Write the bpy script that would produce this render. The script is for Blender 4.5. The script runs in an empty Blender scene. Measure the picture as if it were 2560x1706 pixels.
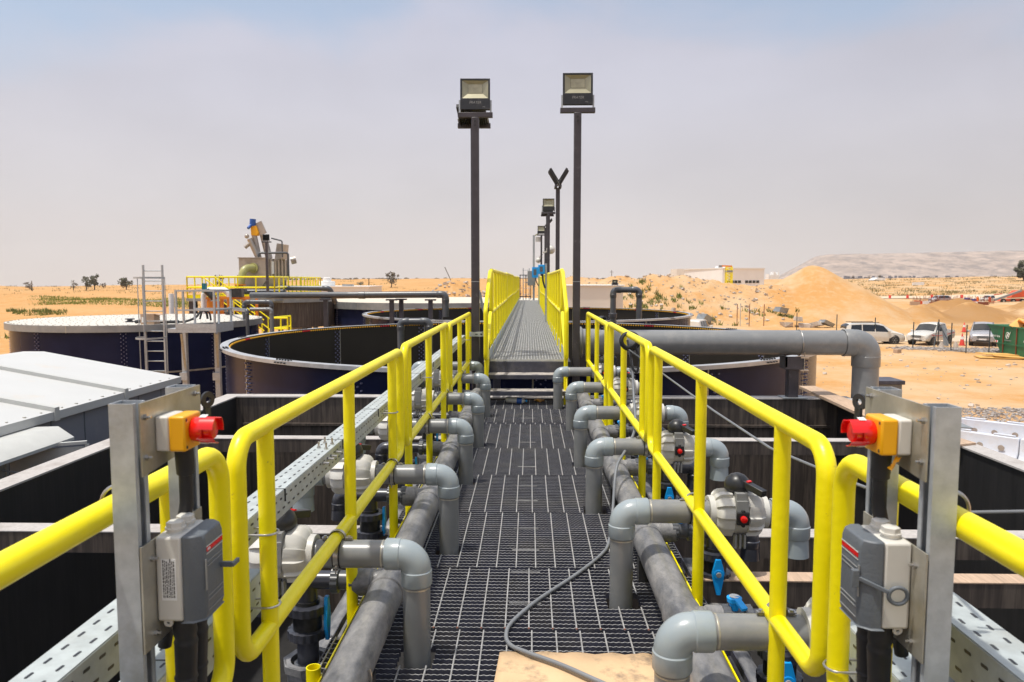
import bpy, bmesh, math, random
from mathutils import Vector, Matrix, noise
random.seed(7)
PI = math.pi
# ------------------------------------------------------------------ camera, world, sun, exposure
SC = bpy.context.scene
COL = SC.collection
cam_d = bpy.data.cameras.new("camera"); cam = bpy.data.objects.new("camera", cam_d); COL.objects.link(cam)
SC.camera = cam
cam_d.sensor_width = 36.0; cam_d.lens = 1870 / 2560 * 36
cam_d.clip_start = 0.05; cam_d.clip_end = 20000
cam.location = (0, 0, 0)
cam.rotation_euler = (math.radians(90 - 4.647), 0, math.radians(1.343))
cam_d.dof.use_dof = True; cam_d.dof.focus_distance = 4.5; cam_d.dof.aperture_fstop = 9
SC.view_settings.view_transform = 'Standard'; SC.view_settings.look = 'None'
SC.view_settings.exposure = 0.0; SC.view_settings.gamma = 1.0
SUN_AZ, SUN_EL = math.radians(246), math.radians(74)      # azimuth clockwise from +Y
world = bpy.data.worlds.new("World"); SC.world = world; world.use_nodes = True
wn = world.node_tree.nodes; wl = world.node_tree.links; wn.clear()
def WN(t, **k):
    n = wn.new(t)
    for a, b in k.items(): setattr(n, a, b)
    return n
wo = WN('ShaderNodeOutputWorld'); wb = WN('ShaderNodeBackground'); wb.inputs[1].default_value = 0.10
sky = WN('ShaderNodeTexSky', sky_type='NISHITA', sun_disc=False); sky.sun_elevation = SUN_EL; sky.sun_rotation = SUN_AZ
sky.dust_density = 3.0; sky.air_density = 1.0
tc = WN('ShaderNodeTexCoord'); sep = WN('ShaderNodeSeparateXYZ'); wl.new(tc.outputs['Generated'], sep.inputs[0])
mp = WN('ShaderNodeMapping'); mp.inputs['Scale'].default_value = (1.0, 1.0, 2.3); mp.inputs['Location'].default_value = (0.35, 0.0, 0.55); mp.inputs['Rotation'].default_value = (0, 0.16, 0)
wl.new(tc.outputs['Generated'], mp.inputs[0])
nz = WN('ShaderNodeTexNoise'); nz.inputs['Scale'].default_value = 2.1; nz.inputs['Detail'].default_value = 8; nz.inputs['Roughness'].default_value = 0.52; nz.inputs['Distortion'].default_value = 0.35
wl.new(mp.outputs[0], nz.inputs['Vector'])
elev = WN('ShaderNodeMapRange'); elev.inputs[1].default_value = 0.10; elev.inputs[2].default_value = 0.36; elev.inputs[3].default_value = -0.40; elev.inputs[4].default_value = 0.15
wl.new(sep.outputs[2], elev.inputs[0])
ab = WN('ShaderNodeMath', operation='ABSOLUTE'); sft = WN('ShaderNodeMath', operation='ADD'); sft.inputs[1].default_value = 0.03; wl.new(sep.outputs[0], sft.inputs[0]); wl.new(sft.outputs[0], ab.inputs[0])
sd_ = WN('ShaderNodeMapRange'); sd_.inputs[1].default_value = 0.05; sd_.inputs[2].default_value = 0.62; sd_.inputs[3].default_value = -0.15; sd_.inputs[4].default_value = 0.18; wl.new(ab.outputs[0], sd_.inputs[0])
ad0 = WN('ShaderNodeMath', operation='ADD'); wl.new(sd_.outputs[0], ad0.inputs[0]); wl.new(elev.outputs[0], ad0.inputs[1])
add = WN('ShaderNodeMath', operation='ADD'); wl.new(nz.outputs[0], add.inputs[0]); wl.new(ad0.outputs[0], add.inputs[1])
fac = WN('ShaderNodeMapRange'); fac.inputs[1].default_value = 0.40; fac.inputs[2].default_value = 0.66; fac.inputs[3].default_value = 0.0; fac.inputs[4].default_value = 0.95; fac.interpolation_type = 'SMOOTHSTEP'
wl.new(add.outputs[0], fac.inputs[0])
# veil of dust: pink-beige low down, pale lilac grey higher up
dr = WN('ShaderNodeValToRGB'); wl.new(sep.outputs[2], dr.inputs[0])
e = dr.color_ramp.elements; e[0].position = 0.0; e[0].color = (0.76, 0.665, 0.605, 1); e[1].position = 0.40; e[1].color = (0.57, 0.59, 0.73, 1)
q = e.new(0.92); q.color = (1.7, 1.62, 1.58, 1); q = e.new(0.10); q.color = (0.69, 0.655, 0.665, 1); q = e.new(0.22); q.color = (0.635, 0.63, 0.705, 1)
nz2 = WN('ShaderNodeTexNoise'); nz2.inputs['Scale'].default_value = 1.6; nz2.inputs['Detail'].default_value = 5; nz2.inputs['Roughness'].default_value = 0.5; wl.new(mp.outputs[0], nz2.inputs['Vector'])
nr = WN('ShaderNodeMapRange'); nr.inputs[1].default_value = 0.3; nr.inputs[2].default_value = 0.7; nr.inputs[3].default_value = 8.9; nr.inputs[4].default_value = 11.2; wl.new(nz2.outputs[0], nr.inputs[0])
sc = WN('ShaderNodeVectorMath', operation='SCALE'); wl.new(dr.outputs[0], sc.inputs[0]); wl.new(nr.outputs[0], sc.inputs['Scale'])
sb = WN('ShaderNodeVectorMath', operation='MULTIPLY'); wl.new(sky.outputs[0], sb.inputs[0]); sb.inputs[1].default_value = (1.3, 1.3, 1.25)
hz = WN('ShaderNodeVectorMath', operation='ADD'); wl.new(sb.outputs[0], hz.inputs[0]); hz.inputs[1].default_value = (2.0, 2.1, 2.3)
mx = WN('ShaderNodeMix', data_type='RGBA'); wl.new(fac.outputs[0], mx.inputs['Factor']); wl.new(sc.outputs[0], mx.inputs[6]); wl.new(hz.outputs[0], mx.inputs[7])
wl.new(mx.outputs[2], wb.inputs[0]); wl.new(wb.outputs[0], wo.inputs[0])
sun_d = bpy.data.lights.new("sun", 'SUN'); sun_d.energy = 3.7; sun_d.angle = math.radians(1.5); sun_d.color = (1.0, 0.96, 0.88)
sun = bpy.data.objects.new("sun", sun_d); COL.objects.link(sun)
sv = Vector((math.sin(SUN_AZ) * math.cos(SUN_EL), math.cos(SUN_AZ) * math.cos(SUN_EL), math.sin(SUN_EL)))
sun.rotation_euler = sv.to_track_quat('Z', 'Y').to_euler()

# ------------------------------------------------------------------ materials
MATS = {}
def mat(name, col, rough=0.6, metal=0.0, var=0.12, scale=8.0, bump=0.0, bscale=60.0, dirt=None, dscale=3.0, dlo=0.5, dhi=0.7, stretch=None, coat=0.0, spec=None, emit=None):
    m = bpy.data.materials.new(name); m.use_nodes = True; N = m.node_tree.nodes; L = m.node_tree.links
    b = N['Principled BSDF']; b.inputs['Roughness'].default_value = rough; b.inputs['Metallic'].default_value = metal
    if spec is not None: b.inputs['Specular IOR Level'].default_value = spec
    if coat: b.inputs['Coat Weight'].default_value = coat; b.inputs['Coat Roughness'].default_value = 0.12
    t = N.new('ShaderNodeTexCoord'); mpn = N.new('ShaderNodeMapping'); L.new(t.outputs['Object'], mpn.inputs[0])
    if stretch: mpn.inputs['Scale'].default_value = stretch
    n = N.new('ShaderNodeTexNoise'); n.inputs['Scale'].default_value = scale; n.inputs['Detail'].default_value = 6; n.inputs['Roughness'].default_value = 0.6
    L.new(mpn.outputs[0], n.inputs['Vector'])
    r = N.new('ShaderNodeValToRGB'); L.new(n.outputs[0], r.inputs[0])
    c = col; a = tuple(max(0, x * (1 - var)) for x in c) + (1,); d = tuple(min(1, x * (1 + var)) for x in c) + (1,)
    r.color_ramp.elements[0].position = 0.3; r.color_ramp.elements[0].color = a
    r.color_ramp.elements[1].position = 0.7; r.color_ramp.elements[1].color = d
    out = r.outputs[0]
    if dirt:
        n2 = N.new('ShaderNodeTexNoise'); n2.inputs['Scale'].default_value = dscale; n2.inputs['Detail'].default_value = 10; n2.inputs['Roughness'].default_value = 0.7
        L.new(mpn.outputs[0], n2.inputs['Vector'])
        mr = N.new('ShaderNodeMapRange'); mr.inputs[1].default_value = dlo; mr.inputs[2].default_value = dhi; L.new(n2.outputs[0], mr.inputs[0])
        x = N.new('ShaderNodeMix'); x.data_type = 'RGBA'; L.new(mr.outputs[0], x.inputs['Factor']); L.new(out, x.inputs[6]); x.inputs[7].default_value = tuple(dirt) + (1,)
        out = x.outputs[2]
    L.new(out, b.inputs['Base Color'])
    if bump:
        n3 = N.new('ShaderNodeTexNoise'); n3.inputs['Scale'].default_value = bscale; n3.inputs['Detail'].default_value = 4; L.new(mpn.outputs[0], n3.inputs['Vector'])
        bp = N.new('ShaderNodeBump'); bp.inputs['Strength'].default_value = bump; bp.inputs['Distance'].default_value = 0.01; L.new(n3.outputs[0], bp.inputs['Height']); L.new(bp.outputs[0], b.inputs['Normal'])
    if emit: b.inputs['Emission Color'].default_value = tuple(emit[:3]) + (1,); b.inputs['Emission Strength'].default_value = emit[3]
    MATS[name] = m
    return m
M_yellow = mat('yellow_paint', (0.93, 0.79, 0.0), 0.36, var=0.07, scale=5, bump=0.12, bscale=45, dirt=(0.34, 0.25, 0.06), dscale=24, dlo=0.655, dhi=0.73)
M_galv = mat('galvanised_steel', (0.43, 0.455, 0.47), 0.45, 0.25, var=0.16, scale=28, bump=0.05, dirt=(0.27, 0.25, 0.20), dscale=5, dlo=0.55, dhi=0.8)
M_tray = mat('tray_steel', (0.47, 0.51, 0.505), 0.5, 0.3, var=0.14, scale=22, dirt=(0.40, 0.40, 0.36), dscale=6, dlo=0.5, dhi=0.8)
M_plate = mat('bracket_plate_steel', (0.47, 0.445, 0.375), 0.32, 0.5, var=0.2, scale=14, dirt=(0.30, 0.25, 0.14), dscale=8, dlo=0.5, dhi=0.8)
M_steel = mat('stainless_steel', (0.5, 0.48, 0.45), 0.3, 0.9, var=0.12, scale=20)
M_pvc = mat('grey_pvc_pipe', (0.20, 0.205, 0.205), 0.30, var=0.06, scale=10, dirt=(0.28, 0.27, 0.25), dscale=5, dlo=0.5, dhi=0.85, spec=0.6)
M_elbow = mat('pale_grey_pvc_fitting', (0.30, 0.345, 0.365), 0.26, var=0.05, scale=10, dirt=(0.34, 0.36, 0.34), dscale=6, dlo=0.5, dhi=0.9, spec=0.6)
M_dark = mat('dark_pvc', (0.035, 0.037, 0.048), 0.30, var=0.2, scale=12, dirt=(0.13, 0.13, 0.15), dscale=5, dlo=0.5, dhi=0.8, spec=0.6)
M_dark2 = mat('charcoal_pvc_pipe', (0.075, 0.08, 0.088), 0.34, var=0.15, scale=6, dirt=(0.13, 0.125, 0.12), dscale=4, dlo=0.5, dhi=0.8, spec=0.6)
M_head = mat('dusty_header_pipe', (0.115, 0.117, 0.125), 0.36, var=0.25, scale=14, bump=0.2, bscale=90, dirt=(0.30, 0.29, 0.28), dscale=15, dlo=0.36, dhi=0.68, stretch=(1, 0.4, 1))
M_valve = mat('beige_valve_plastic', (0.56, 0.545, 0.50), 0.42, var=0.05, scale=10, dirt=(0.45, 0.42, 0.36), dscale=6, dlo=0.5, dhi=0.85)
M_ribgrey = mat('grey_bracket_plastic', (0.25, 0.25, 0.24), 0.45, var=0.1)
M_black = mat('black_plastic', (0.018, 0.018, 0.019), 0.36, var=0.3, scale=15, dirt=(0.09, 0.085, 0.08), dscale=7, dlo=0.5, dhi=0.85)
M_rubber = mat('black_rubber', (0.022, 0.022, 0.024), 0.62, var=0.3, scale=15)
M_blue = mat('blue_plastic', (0.005, 0.36, 0.88), 0.35, var=0.08)
M_red = mat('red_plastic', (0.78, 0.008, 0.006), 0.22, var=0.06, coat=0.4)
M_orange = mat('yellow_orange_plastic', (0.84, 0.40, 0.005), 0.33, var=0.05)
M_cream = mat('cream_plastic', (0.62, 0.60, 0.54), 0.45, var=0.05)
M_bluegrey = mat('slate_grey_plastic', (0.115, 0.13, 0.145), 0.48, var=0.08, bump=0.1, bscale=160)
M_white = mat('white_plastic', (0.78, 0.78, 0.76), 0.45, var=0.04)
M_pole = mat('dark_brown_grey_painted_pole', (0.052, 0.045, 0.052), 0.42, var=0.2, scale=6, dirt=(0.16, 0.15, 0.15), dscale=9, dlo=0.6, dhi=0.76)
M_beam = mat('dark_blue_grey_painted_beam', (0.055, 0.055, 0.075), 0.45, var=0.25, scale=9, dirt=(0.14, 0.13, 0.13), dscale=6, dlo=0.52, dhi=0.8)
M_tread = mat('worn_step_tread', (0.46, 0.42, 0.38), 0.6, var=0.25, scale=60, dirt=(0.12, 0.11, 0.12), dscale=7, dlo=0.45, dhi=0.7)
M_bar = mat('dark_grating_bar', (0.064, 0.066, 0.094), 0.45, var=0.35, scale=7, dirt=(0.13, 0.12, 0.115), dscale=2.6, dlo=0.5, dhi=0.72)
M_bartop = mat('lit_tone_grating_edge', (0.36, 0.355, 0.35), 0.5, 0.2, var=0.3, scale=25)  # pale bar tops against dark M_bar faces: light and shade put into the colours
M_galvgr = mat('pale_catwalk_grating', (0.54, 0.535, 0.51), 0.5, 0.1, var=0.15, scale=9)
M_basin = mat('black_lined_basin_wall', (0.020, 0.0195, 0.020), 0.5, var=0.3, scale=4, stretch=(9, 9, 0.6), dirt=(0.036, 0.033, 0.032), dscale=1.3, dlo=0.45, dhi=0.85)
M_basin2 = mat('streaked_brown_basin_wall', (0.064, 0.049, 0.040), 0.6, var=0.35, scale=5, stretch=(6, 6, 0.35), dirt=(0.14, 0.11, 0.085), dscale=2.5, dlo=0.47, dhi=0.68)
M_wtop = mat('beige_wall_coping', (0.43, 0.40, 0.375), 0.75, var=0.14, scale=50, dirt=(0.30, 0.26, 0.23), dscale=4, dlo=0.5, dhi=0.75, bump=0.2, bscale=140)
M_tank = mat('navy_enamel_tank_sheet', (0.012, 0.016, 0.048), 0.24, var=0.2, scale=1.5, spec=0.11)
M_tankin = mat('tank_inside_sheet', (0.030, 0.024, 0.018), 0.42, var=0.15, scale=1.5)
M_rim = mat('tank_rim_steel', (0.50, 0.51, 0.52), 0.42, 0.45, var=0.12, scale=6, dirt=(0.34, 0.34, 0.35), dscale=2, dlo=0.45, dhi=0.75)
M_band = mat('galvanised_tank_band', (0.27, 0.29, 0.30), 0.45, 0.4, var=0.18, scale=1.6, dirt=(0.36, 0.36, 0.35), dscale=0.8, dlo=0.45, dhi=0.7)
M_deck = mat('dusty_white_tank_cover', (0.56, 0.53, 0.47), 0.8, var=0.05, scale=2, dirt=(0.50, 0.43, 0.33), dscale=1.6, dlo=0.56, dhi=0.8)
M_deck2 = mat('sandy_tank_cover', (0.60, 0.53, 0.43), 0.85, var=0.12, scale=1.4, stretch=(0.4, 3, 1), dirt=(0.30, 0.25, 0.2), dscale=1.7, dlo=0.62, dhi=0.75)
M_bolt_y = mat('yellow_bolt_cap', (0.72, 0.36, 0.01), 0.4, var=0.1)
M_bolt_r = mat('red_bolt_cap', (0.6, 0.01, 0.02), 0.4, var=0.1)
M_bolt_b = mat('dark_blue_bolt_head', (0.20, 0.20, 0.31), 0.35, 0.2, var=0.2)
M_cab = mat('grey_cabin_panel', (0.21, 0.215, 0.24), 0.55, var=0.05, scale=3, dirt=(0.27, 0.26, 0.25), dscale=1.5, dlo=0.5, dhi=0.8)
M_roof = mat('white_cabin_roof', (0.51, 0.51, 0.495), 0.55, var=0.03, scale=2, dirt=(0.55, 0.47, 0.38), dscale=2.4, dlo=0.58, dhi=0.9)
M_wtrim = mat('white_cabin_trim', (0.50, 0.50, 0.47), 0.5, var=0.05)
M_cloth = mat('cardboard', (0.64, 0.44, 0.255), 0.85, var=0.07, scale=7, dirt=(0.20, 0.15, 0.11), dscale=6, dlo=0.53, dhi=0.70, bump=0.2, bscale=40)
M_wood = mat('weathered_timber', (0.48, 0.34, 0.235), 0.8, var=0.22, scale=10, stretch=(9, 0.8, 9), dirt=(0.28, 0.2, 0.14), dscale=3, dlo=0.5, dhi=0.75)
M_ply = mat('yellow_plywood', (0.66, 0.38, 0.10), 0.7, var=0.12, scale=3)
M_glassd = mat('dark_tinted_glass', (0.012, 0.013, 0.014), 0.06, var=0.1, spec=0.7)
M_carw = mat('white_car_paint', (0.66, 0.63, 0.56), 0.3, var=0.02, coat=0.6, dirt=(0.5, 0.42, 0.3), dscale=1.5, dlo=0.55, dhi=0.95)
M_cars = mat('silver_car_paint', (0.46, 0.45, 0.46), 0.32, 0.3, var=0.03, coat=0.6, dirt=(0.36, 0.3, 0.24), dscale=1.5, dlo=0.5, dhi=0.9)
M_tyre = mat('tyre_rubber', (0.025, 0.024, 0.023), 0.8, var=0.2)
M_chrome = mat('rim_metal', (0.45, 0.45, 0.44), 0.3, 0.8, var=0.1)
M_lens = mat('clear_headlight', (0.45, 0.45, 0.43), 0.1, 0.2, var=0.1, coat=0.8)
M_green = mat('green_skip_paint', (0.010, 0.125, 0.052), 0.5, var=0.15, scale=2, dirt=(0.10, 0.10, 0.045), dscale=1.4, dlo=0.56, dhi=0.78)
M_rust = mat('rust', (0.20, 0.05, 0.02), 0.8, var=0.3)
M_foliage = mat('dull_green_foliage', (0.11, 0.108, 0.065), 0.8, var=0.35, scale=2.2)
M_scrub = mat('grey_brown_scrub', (0.13, 0.105, 0.07), 0.85, var=0.3, scale=2)
M_grass = mat('desert_grass', (0.17, 0.19, 0.035), 0.8, var=0.35, scale=0.6)
M_bark = mat('bark', (0.12, 0.09, 0.06), 0.9, var=0.3)
M_bldg = mat('cream_render', (0.74, 0.69, 0.61), 0.85, var=0.03, scale=0.6)
M_bldgw = mat('white_render', (0.82, 0.81, 0.78), 0.8, var=0.04, scale=0.6)
M_stone = mat('broken_concrete', (0.48, 0.41, 0.34), 0.9, var=0.25, scale=1.5)
M_barr = mat('white_barrier_plastic', (0.60, 0.64, 0.72), 0.4, var=0.06, scale=2, dirt=(0.5, 0.46, 0.42), dscale=2, dlo=0.5, dhi=0.8)
M_green_frp = mat('green_fibreglass', (0.36, 0.35, 0.13), 0.35, var=0.2, scale=2)
M_hopper = mat('brushed_stainless_hopper', (0.42, 0.37, 0.32), 0.42, 0.55, var=0.12, scale=2, dirt=(0.25, 0.21, 0.17), dscale=1.2, dlo=0.5, dhi=0.75)
M_orangep = mat('orange_machine_paint', (0.80, 0.24, 0.008), 0.4, var=0.06)
M_boom = mat('orange_red_lift_paint', (0.66, 0.09, 0.02), 0.4, var=0.08)
M_motor = mat('blue_motor_paint', (0.02, 0.10, 0.38), 0.4, var=0.08)
M_ledface = mat('lamp_glass', (0.38, 0.37, 0.24), 0.12, var=0.25, scale=9, coat=0.8)
M_reflector = mat('lamp_reflector', (0.36, 0.34, 0.23), 0.3, 0.3, var=0.1)
M_hivis = mat('orange_work_clothes', (0.85, 0.17, 0.01), 0.8, var=0.08)
M_skin = mat('skin', (0.25, 0.13, 0.08), 0.6, var=0.08)
M_cone = mat('red_cone_plastic', (0.72, 0.06, 0.04), 0.5, var=0.08)
M_mesh = mat('dark_fence_steel', (0.03, 0.04, 0.045), 0.6, var=0.2)
M_cable = mat('grey_cable_sheath', (0.18, 0.19, 0.205), 0.5, var=0.1)
M_gravel = mat('gravel', (0.33, 0.29, 0.26), 0.9, var=0.5, scale=9)

# ------------------------------------------------------------------ mesh helpers
def frame(d):
    d = Vector(d).normalized(); u = d.orthogonal().normalized()
    a = Vector((0, 0, 1))
    if abs(d.dot(a)) < 0.95: u = d.cross(a).normalized()
    else: u = d.cross(Vector((1, 0, 0))).normalized()
    return u, d.cross(u).normalized()
class MB:
    def __init__(s): s.v = []; s.f = []; s.m = []; s.cm = 0
    def vs(s, L):
        n = len(s.v); s.v.extend([tuple(p) for p in L]); return n
    def face(s, *i): s.f.append(tuple(i)); s.m.append(s.cm)
    def box(s, c, d, rot=None):
        x, y, z = d[0] / 2, d[1] / 2, d[2] / 2; c = Vector(c)
        P = [Vector((a * x, b * y, e_ * z)) for e_ in (-1, 1) for b in (-1, 1) for a in (-1, 1)]
        if rot is not None: P = [rot @ p for p in P]
        n = s.vs([p + c for p in P])
        for q in ((0, 2, 3, 1), (4, 5, 7, 6), (0, 1, 5, 4), (2, 6, 7, 3), (0, 4, 6, 2), (1, 3, 7, 5)): s.face(*[n + k for k in q])
        return s
    def bx(s, x0, x1, y0, y1, z0, z1): return s.box(((x0 + x1) / 2, (y0 + y1) / 2, (z0 + z1) / 2), (x1 - x0, y1 - y0, z1 - z0))
    def bar(s, a, b, w, h=None):      # rectangular bar from a to b
        a = Vector(a); b = Vector(b); u, v = frame(b - a); h = h or w
        n = s.vs([p + u * i * w / 2 + v * j * h / 2 for p in (a, b) for i, j in ((-1, -1), (1, -1), (1, 1), (-1, 1))])
        for k in range(4): s.face(n + k, n + (k + 1) % 4, n + 4 + (k + 1) % 4, n + 4 + k)
        s.face(n + 3, n + 2, n + 1, n); s.face(n + 4, n + 5, n + 6, n + 7); return s
    def sweep(s, pts, r, n=12, cap=True, closed=False):
        P = [Vector(p) for p in pts]; k = len(P); R = r if isinstance(r, (list, tuple)) else [r] * k
        T = []
        for i in range(k):
            if closed: t = P[(i + 1) % k] - P[i - 1]
            else: t = (P[min(i + 1, k - 1)] - P[max(i - 1, 0)])
            T.append(t.normalized())
        u, v = frame(T[0]); st = len(s.v)
        for i in range(k):
            u = (u - T[i] * u.dot(T[i])).normalized(); v = T[i].cross(u)
            s.vs([P[i] + (u * math.cos(2 * PI * j / n) + v * math.sin(2 * PI * j / n)) * R[i] for j in range(n)])
        for i in range(k if closed else k - 1):
            a = st + i * n; b = st + ((i + 1) % k) * n
            for j in range(n): s.face(a + j, a + (j + 1) % n, b + (j + 1) % n, b + j)
        if cap and not closed:
            s.face(*[st + j for j in reversed(range(n))]); s.face(*[st + (k - 1) * n + j for j in range(n)])
        return s
    def cyl(s, a, b, r, n=16, r2=None, cap=True): return s.sweep([a, b], [r, r if r2 is None else r2], n, cap)
    def lathe(s, o, d, prof, n=24, mod=None, cap=True):   # prof: list of (distance, radius)
        o = Vector(o); d = Vector(d).normalized(); u, v = frame(d); st = len(s.v)
        for (t, r) in prof:
            L = []
            for j in range(n):
                a = 2 * PI * j / n; rr = r * (mod(a, t) if mod else 1)
                L.append(o + d * t + (u * math.cos(a) + v * math.sin(a)) * rr)
            s.vs(L)
        for i in range(len(prof) - 1):
            a = st + i * n; b = a + n
            for j in range(n): s.face(a + j, a + (j + 1) % n, b + (j + 1) % n, b + j)
        if cap: s.face(*[st + j for j in reversed(range(n))]); s.face(*[st + (len(prof) - 1) * n + j for j in range(n)])
        return s
    def torus(s, c, ax, R, r, n=24, m=8, a0=0, a1=2 * PI):
        c = Vector(c); u, v = frame(ax); full = abs(a1 - a0 - 2 * PI) < 1e-4
        k = n if full else n + 1
        return s.sweep([c + (u * math.cos(a0 + (a1 - a0) * i / n) + v * math.sin(a0 + (a1 - a0) * i / n)) * R for i in range(k)], r, m, closed=full)
    def ext(s, poly, d):             # polygon extruded along d
        n = len(poly); d = Vector(d); k = s.vs(poly); k2 = s.vs([Vector(p) + d for p in poly])
        for i in range(n): s.face(k + i, k + (i + 1) % n, k2 + (i + 1) % n, k2 + i)
        s.face(*[k + i for i in reversed(range(n))]); s.face(*[k2 + i for i in range(n)]); return s
    def ball(s, c, r, n=12, m=8, sc=(1, 1, 1)):
        st = len(s.v)
        for i in range(m + 1):
            t = PI * i / m; rr = max(1e-4, math.sin(t))
            s.vs([(c[0] + sc[0] * r * rr * math.cos(2 * PI * j / n), c[1] + sc[1] * r * rr * math.sin(2 * PI * j / n), c[2] - sc[2] * r * math.cos(t)) for j in range(n)])
        for i in range(m):
            for j in range(n): s.face(st + i * n + j, st + i * n + (j + 1) % n, st + (i + 1) * n + (j + 1) % n, st + (i + 1) * n + j)
        return s
    def hexa(s, o, d, r, h): return s.lathe(o, d, [(0, r), (h, r)], 6)
    def grid(s, pts, nu, nv, close=False):  # pts row-major nv rows of nu
        st = s.vs(pts)
        for j in range(nv - 1):
            for i in range(nu - 1 + (1 if close else 0)):
                a = st + j * nu + i; b = st + j * nu + (i + 1) % nu; s.face(a, b, b + nu, a + nu)
        return s
    def make(s, name, mats, smooth=True, ang=38):
        me = bpy.data.meshes.new(name); me.from_pydata(s.v, [], s.f)
        for m_ in (mats if isinstance(mats, (list, tuple)) else [mats]): me.materials.append(m_)
        if any(s.m): me.polygons.foreach_set('material_index', s.m)
        if smooth:
            me.polygons.foreach_set('use_smooth', [True] * len(me.polygons)); me.set_sharp_from_angle(angle=math.radians(ang))
        me.update(); return me
def rnd(pts, rad, n=6):              # polyline with rounded corners
    P = [Vector(p) for p in pts]; out = [P[0]]
    for i in range(1, len(P) - 1):
        a = (P[i - 1] - P[i]); b = (P[i + 1] - P[i]); la, lb = a.length, b.length; a.normalize(); b.normalize()
        th = a.angle(b)
        if th > PI - 0.02: out.append(P[i]); continue
        t = min(rad / math.tan(th / 2), la * 0.49, lb * 0.49); r = t * math.tan(th / 2)
        c = P[i] + (a + b).normalized() * (r / math.sin(th / 2)); p0 = P[i] + a * t; p1 = P[i] + b * t
        v0 = p0 - c; v1 = p1 - c; an = v0.angle(v1); axv = v0.cross(v1).normalized()
        for k in range(n + 1): out.append(c + Matrix.Rotation(an * k / n, 3, axv) @ v0)
    out.append(P[-1]); return out
def tag(o, label=None, cat=None, group=None, kind=None):
    if label: o['label'] = label
    if cat: o['category'] = cat
    if group: o['group'] = group
    if kind: o['kind'] = kind
    return o
def thing(name, label, cat, loc=(0, 0, 0), group=None, rz=0):
    o = bpy.data.objects.new(name, None); COL.objects.link(o); o.location = loc; o.rotation_euler = (0, 0, rz); o.empty_display_size = 0.1
    return tag(o, label, cat, group)
def part(name, mb, m, parent=None, world=False, bevel=0, seg=2, smooth=True, ang=38, label=None):
    o = bpy.data.objects.new(name, mb.make(name, m, smooth, ang)); COL.objects.link(o)
    if parent is not None:
        o.parent = parent
        if world:
            p = parent
            while p is not None: o.location = Vector(o.location) - Vector(p.location); p = p.parent
    if bevel:
        bv = o.modifiers.new('bevel', 'BEVEL'); bv.width = bevel; bv.segments = seg; bv.limit_method = 'ANGLE'; bv.angle_limit = math.radians(40); bv.harden_normals = False
    if label: o['label'] = label
    return o
def solo(name, mb, m, label, cat, group=None, loc=(0, 0, 0), **k):
    o = part(name, mb, m, **k); o.location = loc; return tag(o, label, cat, group)
def struct(name, mb, m, **k): return tag(part(name, mb, m, **k), kind='structure')
def copy_tree(o, parent=None):
    c = o.copy(); COL.objects.link(c); c.parent = parent
    for ch in o.children: copy_tree(ch, c)
    return c
ORD = ['nearest', 'second', 'third', 'fourth', 'fifth', 'sixth', 'seventh', 'eighth', 'ninth', 'tenth']
ORDX = ORD + ['eleventh', 'twelfth', 'thirteenth', 'fourteenth', 'fifteenth', 'sixteenth', 'seventeenth', 'eighteenth', 'nineteenth', 'twentieth', 'twenty-first', 'twenty-second', 'twenty-third', 'twenty-fourth', 'twenty-fifth', 'twenty-sixth', 'twenty-seventh']
G0 = -5.25
def sgn(s): return 'left' if s < 0 else 'right'
def text(name, body, size, loc, rot, m, parent=None, depth=0.001, align='CENTER', shear=0):
    cu = bpy.data.curves.new(name, 'FONT'); cu.body = body; cu.size = size; cu.extrude = depth; cu.align_x = align; cu.align_y = 'CENTER'; cu.shear = shear
    tmp = bpy.data.objects.new(name, cu); COL.objects.link(tmp)
    dg = bpy.context.evaluated_depsgraph_get(); me = bpy.data.meshes.new_from_object(tmp.evaluated_get(dg)); bpy.data.objects.remove(tmp)
    o = bpy.data.objects.new(name, me); COL.objects.link(o); me.materials.clear(); me.materials.append(m); o.location = loc; o.rotation_euler = rot
    if parent is not None: o.parent = parent
    return o
# ------------------------------------------------------------------ basin under the walkway
FL = -1.453
bas = thing('settling_basin', 'long black walled open basin under the lower walkway with beige coping', 'basin', (0, 4, G0))
part('side_wall', MB().bx(-3.95, -3.78, -3.0, 9.45, G0, -1.505), M_basin, bas, True)
part('side_wall', MB().bx(3.90, 4.06, -3.0, 9.45, G0, -1.505), M_basin, bas, True)
part('end_wall', MB().bx(-3.95, 4.06, 9.453, 9.63, G0, -1.505), M_basin2, bas, True)
part('end_wall', MB().bx(-3.95, 4.06, -3.2, -3.003, G0, -1.505), M_basin, bas, True)
part('floor_slab', MB().bx(-3.95, 4.06, -3.0, 9.45, G0 + 0.01, G0 + 0.9), M_basin, bas, True)
c = MB()
for a in ((-3.965, -3.765, -3.2, 9.64), (3.885, 4.075, -3.2, 9.64), (-3.762, 3.882, 9.44, 9.645), (-3.762, 3.882, -3.2, -3.0)): c.bx(*a, -1.503, -1.488)
part('coping', c, M_wtop, bas, True)
for y, x0, x1 in ((1.6, -3.77, 3.89), (4.36, -3.77, 3.89), (6.98, -3.77, 3.89)):
    p_ = part('cross_beam', MB().bx(x0, x1, y - 0.075, y + 0.065, -1.62, -1.497), M_basin2, bas, True)
    part('beam_cap', MB().bx(x0, x1, y - 0.078, y + 0.068, -1.495, -1.489), M_wtop, p_, True)
p_ = part('cross_beam', MB().bx(0.8, 3.89, 3.64, 3.75, -1.62, -1.497), M_basin2, bas, True)
part('beam_cap', MB().bx(0.8, 3.888, 3.637, 3.753, -1.495, -1.489), M_wood, p_, True)
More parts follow.
